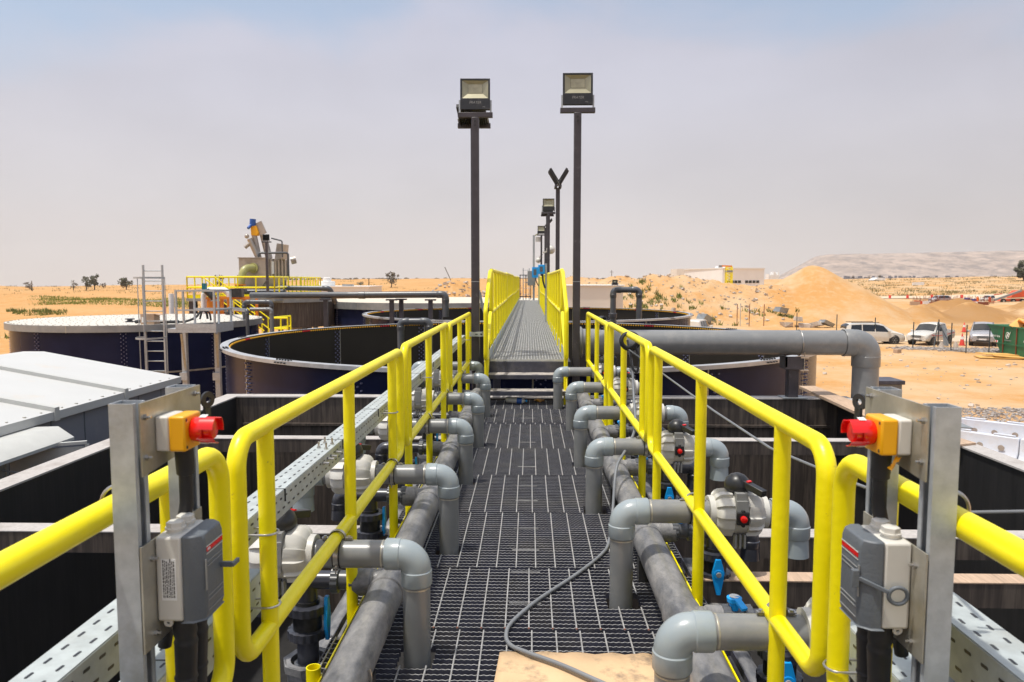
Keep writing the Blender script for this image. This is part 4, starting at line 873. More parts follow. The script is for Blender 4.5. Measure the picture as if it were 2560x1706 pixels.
covered_tank('round tank with clean white cover and galvanised band at the left, ladder in front', -13.07, 24.9, 3.86, -1.30, G0, M_deck, 0.20)
covered_tank('wide round tank with sandy cover far behind the second open tank', -5.6, 48.2, 7.5, -1.25, G0, M_deck2, 0.40, 20, panels=False)
covered_tank('raised round drum carrying the yellow railed platform and screening machine', -14.9, 43.2, 3.6, -0.93, -2.6, M_band, 0.28, legs=True, panels=False)

# ------------------------------------------------------------------ lamp poles
def flood(parent_name, label, loc, yaw, tilt, w=0.36, h=0.375, letters=False, back=False):
    t = thing(parent_name, label, 'floodlight', loc, 'black floodlights on the lamp poles', 0); t.rotation_euler = (tilt, 0, yaw)
    fr = MB(); d = 0.05; z0 = 0.03
    fw = w / 2
    fr.bx(-fw, fw, 0.0, d, z0, z0 + 0.135)
    fr.bx(-fw, -fw + 0.022, 0.0, d, z0 + 0.1352, z0 + h); fr.bx(fw - 0.022, fw, 0.0, d, z0 + 0.1352, z0 + h); fr.bx(-fw + 0.0225, fw - 0.0225, 0.0, d, z0 + h - 0.022, z0 + h)
    fr.bx(-fw + 0.0225, fw - 0.0225, d - 0.006, d, z0 + 0.1352, z0 + h - 0.0225)
    for k in range(13): x = -fw + 0.02 + k * (w - 0.04) / 12; fr.bx(x - 0.003, x + 0.003, d + 0.0005, d + 0.035, z0 + 0.03, z0 + h - 0.02)
    part('housing', fr, M_black, t, bevel=0.002)
    a0, a1, b0, b1 = -fw + 0.023, fw - 0.023, z0 + 0.137, z0 + h - 0.023
    i0, i1, j0, j1 = -0.085, 0.085, z0 + 0.205, z0 + h - 0.06
    rf = MB(); n = rf.vs([(a0, 0.006, b0), (a1, 0.006, b0), (a1, 0.006, b1), (a0, 0.006, b1), (i0, 0.036, j0), (i1, 0.036, j0), (i1, 0.036, j1), (i0, 0.036, j1)])
    for k in range(4): rf.face(n + k, n + (k + 1) % 4, n + 4 + (k + 1) % 4, n + 4 + k)
    r_ = part('reflector', rf, M_reflector, t, smooth=False)
    part('led_panel', MB().bx(i0 + 0.001, i1 - 0.001, 0.032, 0.0355, j0 + 0.001, j1 - 0.001), M_ledface, r_)
    yk = MB()
    for s in (-1, 1): yk.bar((s * (fw + 0.008), 0.028, z0 + 0.12), (s * (fw + 0.008), 0.028, -0.005), 0.004, 0.022)
    yk.bx(-fw - 0.01, fw + 0.01, 0.017, 0.039, -0.008, -0.004); part('yoke', yk, M_galv, t)
    if letters:
        text('lettering', 'FRATER', 0.042, (0.0, -0.0008, z0 + 0.082), (PI / 2, 0, 0), M_ribgrey, t, 0.0006, shear=0.25)
        text('rating_mark', 'IP66', 0.020, (0.105, -0.0008, z0 + 0.03), (PI / 2, 0, 0), M_ribgrey, t, 0.0006, shear=0.2)
    return t
def pole(label, x, y, zt, z0, armw=0.42, arm='x', w=0.088):
    t = thing('lamp_pole', label, 'lamp pole', (x, y, z0), 'dark lamp poles along the catwalk')
    part('shaft', MB().bx(x - w / 2, x + w / 2, y - w / 2, y + w / 2, z0, zt), M_pole, t, True, bevel=0.006)
    if arm == 'x': part('cross_arm', MB().bx(x - armw / 2, x + armw / 2, y - 0.035, y + 0.035, zt + 0.001, zt + 0.058), M_pole, t, True, bevel=0.003)
    else:
        for s in (-1, 1): part('cross_arm', MB().bx(x + s * 0.045 - 0.028, x + s * 0.045 + 0.028, y - armw / 2, y + armw / 2, zt + 0.001, zt + 0.05), M_pole, t, True)
    part('joint_collar', MB().bx(x - w / 2 - 0.001, x + w / 2 + 0.001, y - w / 2 - 0.001, y + w / 2 + 0.001, 0.0 - 0.001 if False else -0.02, -0.014), M_galv, t, True)
    cp = MB()
    for zz in (zt - 0.05, zt - 0.1): cp.cyl((x, y - w / 2 - 0.001, zz), (x, y - w / 2 - 0.008, zz), 0.012, 8)
    part('fixing_bolt', cp, M_black, t, True)
    return t
pole('near dark lamp pole at the left of the steps', -0.66, 9.22, 1.958, FL)
flood('floodlight', 'floodlight facing the camera on the nearest left lamp pole', (-0.66, 9.19, 2.022), 0.03, -0.10, letters=True)
pole('lamp pole standing close behind the near left lamp pole', -0.715, 9.78, 1.945, FL)
flood('floodlight', 'floodlight tipped back and facing away on the rear left lamp pole', (-0.715, 9.82, 2.01), PI - 0.05, -1.15)
pole('near dark lamp pole at the right of the steps', 0.575, 9.22, 2.008, FL)
flood('floodlight', 'floodlight facing the camera on the near right lamp pole', (0.575, 9.19, 2.073), 0.0, -0.05, letters=True)
pole('lamp pole with two floodlights spread in a V, right of the catwalk', 0.60, 16.2, 1.96, -1.2, arm='y')
flood('floodlight', 'left leaning floodlight of the nearer V-shaped pair', (0.555, 16.2, 2.02), -PI / 2 + 0.0, -0.55)
flood('floodlight', 'right leaning floodlight of the nearer V-shaped pair', (0.665, 16.2, 2.02), PI / 2, -0.55)
pole('lamp pole beyond the V-shaped pair, with a floodlight facing the camera', 0.585, 23.5, 2.05, -1.2)
flood('floodlight', 'floodlight facing the camera on the far pole beyond the V-shaped pair', (0.585, 23.47, 2.12), 0.0, -0.05)
pole('lamp pole close behind the one with the far camera-facing floodlight', 0.57, 24.4, 2.05, -1.2)
flood('floodlight', 'floodlight facing away just behind the far camera-facing one', (0.57, 24.44, 2.12), PI, -0.9)
pole('far lamp pole with a left leaning floodlight', 0.62, 29.6, 2.05, -1.2, arm='y')
flood('floodlight', 'small left leaning floodlight on the far lamp pole', (0.57, 29.6, 2.11), -PI / 2, -0.75)
pole('farthest lamp pole near the end of the catwalk', 0.56, 36.0, 2.12, -1.2)
flood('floodlight', 'smallest floodlight facing the camera on the farthest lamp pole', (0.56, 35.97, 2.18), 0.0, -0.05)
pc = MB(); pc.sweep(smooth([(-0.60, 9.16, -0.15), (-0.57, 9.13, -0.3), (-0.52, 9.1, -0.45), (-0.53, 9.1, -0.58), (-0.58, 9.12, -0.64)]), 0.008, 8); pc.sweep(smooth([(-0.61, 9.16, -0.12), (-0.59, 9.14, -0.3), (-0.55, 9.12, -0.42)]), 0.008, 8)
solo('lamp_cable', pc, M_cable, 'grey cables leaving the near left lamp pole to the tray bracket', 'cable')

# ------------------------------------------------------------------ instruments on the catwalk
def instr(label, x, y, zb, h, w):
    t = thing('flow_meter', label, 'instrument', (x, y, UZ), 'blue instruments on the catwalk')
    part('post', MB().bx(x - 0.02, x + 0.02, y - 0.02, y + 0.02, UZ, zb + h + 0.03), M_galv, t, True)
    hb = part('display_box', MB().bx(x - w - 0.03, x - 0.03, y - 0.07, y + 0.05, zb, zb + h), M_blue, t, True, bevel=0.008)
    part('screen', MB().bx(x - w * 0.75 - 0.03, x - 0.03 - w * 0.3, y - 0.076, y - 0.072, zb + h * 0.25, zb + h * 0.8), M_bluegrey, hb, True)
    part('gland_cable', MB().sweep(smooth([(x - w * 0.5, y, zb), (x - w * 0.45, y, zb - 0.15), (x - 0.02, y - 0.03, zb - 0.32)]), 0.02, 8), M_rubber, t, True)
    return t
instr('blue boxed flow meter on a thin galvanised post by the right catwalk railing', 0.373, 17.1, 0.14, 0.21, 0.15)
instr('second blue transmitter on a post further along the catwalk', 0.376, 30.0, 0.10, 0.42, 0.25)
jb = thing('junction_post', 'galvanised post with grey box and lamp fittings at the far end of the catwalk', 'instrument post', (0.21, 36.2, UZ))
part('post', MB().bx(0.15, 0.25, 36.15, 36.25, UZ, 2.15), M_galv, jb, True)
part('grey_box', MB().bx(-0.1, 0.28, 35.95, 36.12, -0.25, 0.45), M_band, jb, True, bevel=0.01)
part('side_arm', MB().bar((0.2, 36.2, 2.1), (0.95, 36.2, 2.55), 0.05), M_green_frp, jb, True)
part('fittings', MB().ball((0.42, 36.1, 0.95), 0.13, 10, 6).box((0.42, 36.1, 1.95), (0.28, 0.15, 0.22)).bar((0.3, 36.1, 0.9), (0.62, 36.1, 1.25), 0.05), M_cream, jb, True)
lf = thing('white_fitting', 'white round fitting on the pole beside the catwalk', 'fitting', (0.68, 24.3, 0.98)); part('disc', MB().ball((0, 0, 0), 0.14, 12, 8).bar((0, 0, 0), (-0.25, 0, -0.1), 0.05), M_cream, lf)
gt = thing('end_gate', 'dark cage gate closing the far end of the catwalk', 'gate', (-0.2, 37.2, UZ))
g_ = MB()
for x in (-0.47, -0.18, 0.06): g_.bx(x - 0.022, x + 0.022, 37.18, 37.22, UZ, 0.23)
for z in (UZ + 0.15, 0.25): g_.bx(-0.5, 0.09, 37.18, 37.22, z - 0.02, z + 0.02)
part('frame', g_, M_pole, gt, True)
l2 = MB()
for x in (-0.32, -0.02): l2.bx(x - 0.02, x + 0.02, 37.5, 37.54, G0, 0.6)
for k in range(14): l2.cyl((-0.32, 37.52, 0.5 - k * 0.3), (-0.02, 37.52, 0.5 - k * 0.3), 0.014, 6)
solo('steel_ladder', l2, M_galv, 'small galvanised ladder behind the gate at the end of the catwalk', 'ladder')

# ------------------------------------------------------------------ inverted U pipes near the tank
def upipe(name, label, P, r, m, rad=0.14, extra=None, fr=1.16):
    t = thing(name, label, 'pipe', P[0], 'charcoal pipes at the tanks'); pts = rnd(P, rad, 8)
    part('pipe_run', MB().sweep(pts, r, 20), m, t, True)
    for i in range(1, len(P) - 1):
        a, b_, c__ = Vector(P[i - 1]), Vector(P[i]), Vector(P[i + 1]); eb = MB(); d1 = (a - b_).normalized(); d2 = (c__ - b_).normalized()
        if d1.angle(d2) > 2.9: continue
        elbow(eb, b_, d1, d2, r * 1.06, rad, r * 1.1); part('elbow', eb, m, t, True)
    return t
u1 = upipe('vent_pipe', 'charcoal inverted U pipe rising from the near tank on the left', [(-2.06, 11.9, -1.9), (-2.06, 11.9, -0.66), (-1.60, 11.9, -0.655), (-1.60, 11.9, -1.9)], 0.055, M_dark2, 0.075)
u2 = upipe('vent_pipe', 'charcoal inverted U pipe with couplings at the right of the catwalk', [(1.58, 14.2, -2.6), (1.58, 14.2, -0.18), (2.07, 14.2, -0.18), (2.07, 14.2, -0.73)], 0.055, M_dark2, 0.085)
cpl = MB()
for z, r_ in ((-0.62, 0.072), (-0.78, 0.066), (-0.86, 0.074), (-1.2, 0.072), (-1.45, 0.074)): cpl.lathe((1.58, 14.2, z), (0, 0, -1), [(0, r_ - 0.01), (0.008, r_), (0.09, r_), (0.098, r_ - 0.01)], 20)
part('coupling', cpl, M_dark, u2, True)
fl2 = flood('floodlight', 'tiny floodlight on top of the right inverted U pipe', (1.60, 14.1, -0.10), 0, -0.05, 0.105, 0.26); fl2.scale = (1, 1, 1)
fl2.scale = (0.9, 0.5, 0.38)
op = thing('pipe_end', 'open grey pipe end poking through the wall of the second tank', 'pipe', (2.95, 24.9, -1.35)); part('pipe_run', MB().lathe((3.05, 24.7, -1.50), (-0.3, 1, 0), [(0, 0.075), (0, 0.11), (0.9, 0.11), (0.9, 0.075), (0, 0.075)], 24, cap=False), M_dark2, op, True) if False else part('pipe_run', MB().lathe((3.5, 35.1, -1.85), (-0.15, 1, 0.0), [(0, 0.11), (0, 0.17), (0.8, 0.17), (0.8, 0.11), (0, 0.11)], 24, cap=False), M_dark2, op, True)

lp = upipe('transfer_pipe', 'long charcoal pipe on posts crossing between the tanks and turning down', [(-9.6, 25.6, -0.52), (-6.1, 25.1, -0.50), (-2.80, 24.9, -0.47), (-2.80, 24.9, -1.22)], 0.112, M_dark2, 0.16)
cpl = MB(); cpl.lathe((-5.75, 25.07, -0.50), (1, -0.05, 0), [(0, 0.112), (0.01, 0.125), (0.22, 0.125), (0.23, 0.112)], 24); part('coupling', cpl, M_dark2, lp, True)
for x, y, zb in ((-6.9, 25.2, G0), (-4.62, 25.0, G0), (-4.40, 25.6, G0), (-3.3, 24.9, G0)):
    o = thing('pipe_post', 'dark post under the long charcoal transfer pipe, %s' % {-6.9: 'at its left part', -4.62: 'front of the middle pair', -4.40: 'rear of the middle pair', -3.3: 'nearest its elbow'}[x], 'pipe post', (x, y, zb), 'posts under the long transfer pipe')
    part('shaft', MB().bx(x - 0.07, x + 0.07, y - 0.07, y + 0.07, zb, -0.68), M_pole, o, True); part('saddle', MB().bx(x - 0.18, x + 0.18, y - 0.12, y + 0.12, -0.678, -0.63), M_pole, o, True)
upipe('outlet_pipe', 'fat charcoal pipe elbowing down onto the sandy tank cover', [(-14.2, 41.3, -0.42), (-11.0, 41.0, -0.45), (-10.85, 41.6, -1.25)], 0.14, M_dark2, 0.22)
upipe('outlet_pipe', 'charcoal pipe from the left tank cover over its edge and down', [(-11.3, 27.9, -1.3), (-11.3, 27.9, -1.05), (-8.72, 22.9, -0.93), (-8.72, 22.9, -2.6)], 0.055, M_dark2, 0.1)
upipe('outlet_pipe', 'grey pipe running right from the tank edge and turning down', [(-8.66, 23.0, -0.9), (-8.00, 23.0, -0.9), (-8.00, 23.0, -3.0)], 0.055, M_pvc, 0.1)
upipe('outlet_pipe', 'charcoal inverted U pipe behind the left white covered tank', [(-9.45, 24.6, -1.6), (-9.45, 24.6, -0.72), (-8.55, 24.6, -0.72), (-8.55, 24.6, -2.2)], 0.07, M_dark2, 0.12)
fb = MB()
for x, y in ((-11.3, 27.9), (-12.45, 23.0)): fb.lathe((x, y, -1.298), (0, 0, 1), [(0, 0.14), (0.03, 0.14), (0.03, 0.08), (0.08, 0.08), (0.08, 0.14), (0.11, 0.14)], 20)
solo('pipe_flange', fb, M_dark, 'dark bolted flanges on the white cover of the left tank', 'flange')
hs = MB(); hs.sweep(smooth([(-11.9, 22.3, -1.25), (-11.5, 22.2, -1.22), (-11.0, 22.3, -1.26), (-10.6, 22.35, -1.25)]), 0.05, 8); hs.sweep(smooth([(-11.0, 22.6, -1.25), (-10.6, 22.6, -1.27), (-10.3, 22.8, -1.15), (-10.2, 23.0, -0.95), (-10.05, 23.0, -0.98), (-10.0, 23.0, -1.2)]), 0.035, 8); hs.sweep(smooth([(-10.2, 22.9, -1.2), (-10.1, 22.9, -0.93), (-9.95, 23.0, -1.0), (-9.9, 23.0, -1.25)]), 0.03, 8)
solo('black_hoses', hs, M_rubber, 'black hoses lying on the edge of the left white tank cover', 'hose')
cb2 = thing('cardboard_box', 'small open cardboard box on the white tank cover behind the ladder', 'box', (-11.3, 21.9, -1.3))
part('box_body', MB().bx(-11.46, -11.05, 21.75, 22.1, -1.3, -0.99), M_wood, cb2, True); part('flap', MB().ext([(-11.05, 21.75, -0.99), (-11.05, 22.1, -0.99), (-10.9, 22.1, -1.03), (-10.9, 21.75, -1.03)], (0, 0, 0.01)), M_wood, cb2, True)
part('paper_label', MB().bx(-11.42, -11.30, 21.744, 21.748, -1.24, -1.08), M_white, cb2, True)

# ------------------------------------------------------------------ caged ladder and side platform
ld = thing('caged_ladder', 'galvanised caged ladder standing against the left white covered tank', 'ladder', (-10.95, 21.5, G0))
LXa, LXb, LYy = -11.24, -10.68, 21.6
for x in (LXa, LXb): part('rail', MB().bx(x - 0.022, x + 0.022, LYy - 0.03, LYy + 0.03, G0, 0.44), M_galv, ld, True)
for k in range(18): part('rung', MB().cyl((LXa, LYy, 0.27 - k * 0.293), (LXb, LYy, 0.27 - k * 0.293), 0.016, 8), M_galv, ld, True)
def hoop(z): 
    P = [(LXa, LYy, z)] + [(-10.96 - 0.40 * math.cos(a), LYy - 0.12 - 0.62 * math.sin(a), z) for a in [PI * i / 14 for i in range(15)]] + [(LXb, LYy, z)]
    m_ = MB()
    for i in range(len(P) - 1): m_.bar(P[i], P[i + 1], 0.012, 0.05)
    return m_
for z in (0.07, -1.66, -3.3): part('cage_hoop', hoop(z), M_galv, ld, True)
for a in (0.0, PI * 0.55, PI): part('cage_bar', MB().bar((-10.96 - 0.40 * math.cos(a), LYy - 0.12 - 0.62 * math.sin(a), -3.32), (-10.96 - 0.40 * math.cos(a), LYy - 0.12 - 0.62 * math.sin(a), 0.09), 0.03, 0.014), M_galv, ld, True)
pf = thing('side_platform', 'galvanised railed platform on braced posts beside the caged ladder', 'platform', (-9.2, 20.9, G0))
part('deck', MB().bx(-9.95, -8.60, 20.3, 21.5, -1.44, -1.33), M_galv, pf, True); part('kick_plate', MB().bx(-9.70, -8.60, 20.296, 20.30, -1.33, -1.20).bx(-8.6, -8.596, 20.3, 21.5, -1.33, -1.2), M_galv, pf, True)
rr = MB()
for x, y in ((-9.70, 20.32), (-9.50, 20.32), (-8.64, 20.32), (-8.64, 21.45), (-9.70, 21.45), (-9.15, 20.32) if False else (-9.0, 21.45)): rr.bx(x - 0.025, x + 0.025, y - 0.025, y + 0.025, -1.33, -0.29)
for z in (-0.29, -0.82):
    rr.bar((-9.72, 20.32, z), (-8.62, 20.32, z), 0.045); rr.bar((-8.64, 20.3, z), (-8.64, 21.47, z), 0.045); rr.bar((-9.7, 21.45, z), (-8.62, 21.45, z), 0.045)
part('guard_rail', rr, M_galv, pf, True)
for x in (-9.98, -9.02): part('support_post', MB().bx(x - 0.07, x + 0.07, 21.28, 21.42, G0, -1.44), M_galv, pf, True); part('splice_plate', MB().bx(x - 0.11, x + 0.11, 21.2, 21.27, -2.88, -2.66), M_galv, pf, True)
part('brace', MB().bar((-9.95, 21.3, -2.6), (-9.60, 20.35, -1.46), 0.06), M_galv, pf, True); part('brace', MB().bar((-9.0, 21.3, -2.5), (-8.62, 20.35, -1.46), 0.06), M_galv, pf, True)
wp = thing('white_standpipe', 'white vertical plastic standpipe behind the left tank', 'pipe', (-14.6, 30.5, G0)); part('tube', MB().cyl((-14.75, 30.5, G0), (-14.75, 30.5, -0.55), 0.105, 20), M_white, wp, True)
solo('red_marker', MB().bx(-15.02, -14.96, 30.4, 30.45, G0, -0.85), M_red, 'thin red marker stick beside the white standpipe', 'marker')

# ------------------------------------------------------------------ screening machine on the raised platform
mc = thing('screening_machine', 'stainless screening machine with inclined screw, orange gearbox and blue motor on the yellow platform', 'machine', (-15.2, 43, -0.9))
part('hopper', MB().ext([(-16.0, 41.0, 1.2), (-14.4, 41.0, 1.2), (-14.4, 41.0, 0.15), (-15.0, 41.0, -0.70), (-16.0, 41.0, -0.70)], (0, 3.6, 0)), M_hopper, mc, True, bevel=0.01)
hr = MB()
for k in range(6): hr.bx(-14.398, -14.33, 41.3 + k * 0.6, 41.38 + k * 0.6, 0.1, 1.2)
hr.bx(-16.05, -14.35, 40.96, 41.02, 1.2, 1.25); part('rib', hr, M_hopper, mc, True)
part('notice', MB().bx(-14.335, -14.328, 41.42, 41.8, 0.35, 1.05), M_white, mc, True)
part('inlet_elbow', MB().sweep(rnd([(-15.18, 41.0, 0.66), (-15.50, 40.4, 0.66), (-15.64, 40.22, -0.25)], 0.42, 8), 0.205, 22).lathe((-15.18, 40.99, 0.66), (-0.3, -1, 0), [(0, 0.29), (0.05, 0.29)], 24), M_green_frp, mc, True)
part('flange_ring', MB().lathe((-15.64, 40.2, -0.22), (0, 0, -1), [(0, 0.3), (0.07, 0.3)], 22), M_orangep, mc, True)
part('screw_tube', MB().cyl((-15.08, 41.6, 1.2), (-15.32, 41.6, 2.5), 0.15, 18).cyl((-15.05, 41.4, 1.2), (-15.48, 41.3, 2.28), 0.14, 18).cyl((-15.44, 41.3, 2.05), (-15.72, 41.2, 1.80), 0.11, 16).ball((-15.62, 41.3, 2.42), 0.13, 10, 6), M_hopper, mc, True)
part('discharge_tube', MB().cyl((-14.58, 41.8, 1.2), (-14.88, 41.8, 2.5), 0.19, 18), M_hopper, mc, True)
part('gearbox', MB().ext([(-15.45, 41.4, 3.0), (-15.15, 41.4, 3.02), (-15.0, 41.4, 2.62), (-15.1, 41.4, 2.46), (-15.43, 41.4, 2.48)], (0, 0.4, 0)), M_orange, mc, True, bevel=0.03)
part('motor', MB().cyl((-15.36, 41.5, 3.0), (-15.33, 41.5, 3.38), 0.165, 16).cyl((-15.38, 41.5, 3.12), (-15.5, 41.2, 2.85), 0.08, 12), M_motor, mc, True)
part('cover_panel', MB().bar((-15.08, 41.6, 3.2), (-14.80, 41.6, 2.55), 0.10, 0.4), M_hopper, mc, True)
part('top_housing', MB().ext([(-14.55, 42.6, 1.2), (-13.85 - 0.35, 42.6, 1.2), (-14.1, 42.6, 2.05), (-14.4, 42.6, 2.1)], (0, 1.2, 0)), M_hopper, mc, True)
part('half_round_cover', MB().lathe((-13.85, 43.3, 1.12), (1, 0.3, 0.25), [(0, 0.02), (0.01, 0.22), (0.3, 0.22), (0.31, 0.02)], 18), M_hopper, mc, True)
part('vent_line', MB().sweep(rnd([(-14.95, 41.2, 1.2), (-14.95, 41.2, 1.5), (-13.45, 41.6, 1.52), (-13.45, 41.6, 0.1)], 0.12, 5), 0.06, 10).sweep(rnd([(-13.9, 42.0, 1.3), (-13.9, 42.0, 2.2), (-14.5, 42.0, 2.35)], 0.1, 4), 0.04, 8), M_dark2, mc, True)
part('valve_body', MB().box((-15.7, 40.2, -0.45), (0.35, 0.3, 0.34)).cyl((-15.7, 40.2, -0.62), (-13.3, 40.6, -0.62), 0.13, 14), M_dark, mc, True)
lgm = MB()
for x in (-15.9, -14.55):
    for y in (41.2, 44.4): lgm.bx(x - 0.05, x + 0.05, y - 0.05, y + 0.05, -0.93, 0.0)
lgm.bar((-15.0, 41.1, -0.4), (-14.5, 41.1, -0.93), 0.06); part('leg', lgm, M_hopper, mc, True)
flood('floodlight', 'grey backed floodlight on a post beside the screening machine', (-13.55, 38.5, 2.0), PI - 0.2, 0.0, 0.36, 0.32)
pole('tall thin lamp post on the yellow platform beside the screening machine', -13.55, 38.5, 1.93, -0.93, armw=0.5, w=0.12)
def rail2(t, P, zb, h=1.1, step=0.9, r=0.045, toe=True):
    a, b_ = Vector((P[0][0], P[0][1], 0)), Vector((P[1][0], P[1][1], 0)); n = max(1, int((b_ - a).length / step)); m_ = MB()
    for z in (h, h * 0.5): m_.cyl(a + Vector((0, 0, zb + z)), b_ + Vector((0, 0, zb + z)), r, 8)
    for k in range(n + 1): q_ = a.lerp(b_, k / n); m_.cyl(q_ + Vector((0, 0, zb)), q_ + Vector((0, 0, zb + h)), r * 0.9, 8)
    if toe: m_.bar(a + Vector((0, 0, zb + 0.06)), b_ + Vector((0, 0, zb + 0.08)), 0.02, 0.19)
    part('guard_rail', m_, M_yellow, t, True)
yp = thing('railed_platform', 'yellow railed service platform round the screening machine', 'platform', (-15.5, 42, -0.93))
part('deck', MB().bx(-17.95, -13.25, 38.75, 47.5, -1.10, -0.945), M_band, yp, True)
for P in (((-17.9, 38.8), (-16.4, 38.8)), ((-16.2, 38.8), (-13.3, 38.8)), ((-13.3, 38.8), (-13.6, 44.2)), ((-13.6, 44.4), (-14.3, 51)), ((-14.3, 51), (-16.5, 51)), ((-17.9, 38.8), (-17.9, 47)), ((-17.9, 47), (-16, 47))): rail2(yp, P, -0.93)
for x, y in ((-17.7, 39.0), (-17.0, 39.0)): part('support_post', MB().bx(x - 0.17, x + 0.17, y - 0.15, y + 0.15, G0, -1.11), M_pole, yp, True)
ys = thing('platform_stair', 'yellow stair rails slanting down from the platform to the right', 'stairs', (-16.3, 37.6, -1.0))
m_ = MB()
for dy in (0, 0.9):
    for z in (0.0, -0.55): m_.cyl((-16.5 + 0.25 * (dy > 0), 37.4 + dy, 0.18 + z), (-13.4, 37.4 + dy, -2.0 + z), 0.03, 8)
    for k in range(5): x = -16.3 + k * 0.7; z = 0.18 - 0.70 * (x + 16.5); m_.cyl((x, 37.4 + dy, z), (x, 37.4 + dy, z - 1.1), 0.025, 6)
part('stair_rail', m_, M_yellow, ys, True)
m_ = MB()
for k in range(9): m_.bx(-16.4 + k * 0.34, -16.1 + k * 0.34, 37.4, 38.3, -1.12 - k * 0.24, -1.09 - k * 0.24)
part('tread', m_, M_band, ys, True)
lr = thing('ground_railing', 'small yellow railing low down beside the near tank at the left', 'railing', (-12.6, 37, -2.9)); rail2(lr, ((-12.75, 36.5), (-11.9, 36.5)), -2.9, 1.05, 0.55); rail2(lr, ((-12.75, 36.5), (-12.4, 38.5)), -2.9, 1.05, 0.8); part('pad', MB().bx(-12.9, -11.7, 36.3, 38.7, G0, -2.92), M_bldgw, lr, True)
of = thing('orange_pump_frame', 'orange steel pump frame with white pipe and teal valve behind the left tank', 'pump frame', (-13.4, 32, G0))
m_ = MB()
for x, y in ((-13.75, 31.8), (-13.2, 31.8), (-12.9, 31.8), (-12.2, 31.8), (-13.75, 33.2), (-12.2, 33.2)): m_.bx(x - 0.05, x + 0.05, y - 0.05, y + 0.05, G0, -0.78)
m_.bx(-13.85, -12.0, 31.72, 31.82, -0.82, -0.72); m_.bx(-13.85, -12.0, 33.15, 33.25, -0.82, -0.72); m_.bx(-13.8, -13.3, 31.7, 31.9, -1.6, -0.9); m_.bx(-12.6, -12.1, 31.75, 31.85, -1.35, -1.27); part('frame', m_, M_orangep, of, True)
part('white_pipe', MB().sweep(rnd([(-14.05, 32.0, -3.0), (-14.05, 32.0, -0.42), (-12.95, 32.0, -0.42), (-12.85, 32.0, -2.5)], 0.3, 8), 0.125, 16), M_white, of, True)
part('valve', MB().box((-13.9, 31.75, -0.33), (0.16, 0.16, 0.4)).ball((-13.6, 31.7, -0.66), 0.12, 8, 6), mat('teal_paint', (0.0, 0.16, 0.2), 0.4), of, True)
part('motor', MB().cyl((-13.75, 31.6, -0.45), (-13.45, 31.6, -0.75), 0.14, 12), M_black, of, True); part('control_box', MB().bx(-12.75, -12.25, 31.6, 31.9, -0.72, -0.36), M_black, of, True)
bt_ = thing('storage_crate', 'tan crate showing behind the hopper beside the platform railing', 'crate', (-16.4, 42, -0.93)); part('panel', MB().ext([(-16.5, 42.0, 0.3), (-16.1, 42.0, 0.2), (-16.1, 42.0, -0.3), (-16.55, 42.0, -0.2)], (0, 0.5, 0)), M_wood, bt_, True)

# ------------------------------------------------------------------ grey cabin with white roof at the left
cb = thing('site_cabin', 'grey panelled site cabin with white sheet roof at the left', 'cabin', (-7.1, 7, G0))
ex = -5.07; rx = -7.08; fx = -7.38; zE, zR = -1.40, -1.035
part('wall', MB().bx(-9.3, ex - 0.06, 0.5, 10.55, G0, zE - 0.06), M_cab, cb, True)
rw = MB()
for k in range(17): y = 0.6 + k * 0.6; rw.bx(ex - 0.0598, ex - 0.054, y, y + 0.012, G0, zE - 0.08)
part('panel_joint', rw, M_wtrim if False else M_bluegrey, cb, True)
for k, (a, b_) in enumerate(((9.24, 10.7), (7.84, 9.16), (6.45, 7.77), (5.05, 6.38), (3.6, 5.0), (2.0, 3.5))):
    pr = MB(); pr.ext([(ex, a, zE), (rx, a, zR), (fx, a, zR), (-9.4, a, zE), (-9.4, a, zE - 0.07), (fx, a, zR - 0.05), (rx, a, zR - 0.05), (ex - 0.04, a, zE - 0.07), (ex, a, zE - 0.09)], (0, b_ - a, 0))
    rp = part('roof_sheet', pr, M_roof, cb, True)
    sp = MB(); sp.ext([(ex + 0.015, b_ + 0.001, zE + 0.045), (rx, b_ + 0.001, zR + 0.045), (fx, b_ + 0.001, zR + 0.045), (-9.42, b_ + 0.001, zE + 0.045), (-9.42, b_ + 0.001, zE - 0.06), (ex + 0.015, b_ + 0.001, zE - 0.10)], (0, 0.078, 0))
    if k: part('seam_cap', sp, M_wtrim, rp, True)
    sc_ = MB()
    for q in range(5): sc_.cyl((ex - 0.05, a + 0.15 + q * 0.26, zE + 0.004), (ex - 0.05, a + 0.15 + q * 0.26, zE + 0.016), 0.018 if q % 2 else 0.012, 6)
    part('roof_screw', sc_, M_plate, rp, True)
wd = part('window', MB().bx(ex - 0.058, ex - 0.050, 6.0, 6.95, -2.5, -1.66), M_glassd, cb, True)
fr_ = MB()
for a in ((5.93, 6.0, -2.55, -1.60), (6.95, 7.04, -2.55, -1.60)): fr_.bx(ex - 0.059, ex - 0.02, a[0], a[1], a[2], a[3])
fr_.bx(ex - 0.059, ex - 0.02, 6.001, 6.949, -1.66, -1.60); part('frame', fr_, M_wtrim, wd, True)
sh_ = MB(); c0 = Vector((ex - 0.02, 7.04, 0)); dr_ = Vector((0.75, 0.30, 0)).normalized()
P0 = c0; P1 = c0 + dr_ * 0.7
sh_.bar((P0.x, P0.y, -1.63), (P1.x, P1.y, -1.62), 0.04, 0.03); sh_.bar((P0.x, P0.y, -2.45), (P0.x, P0.y, -1.64), 0.03, 0.03); sh_.bar((P1.x, P1.y, -2.45), (P1.x, P1.y, -1.64), 0.03, 0.03)
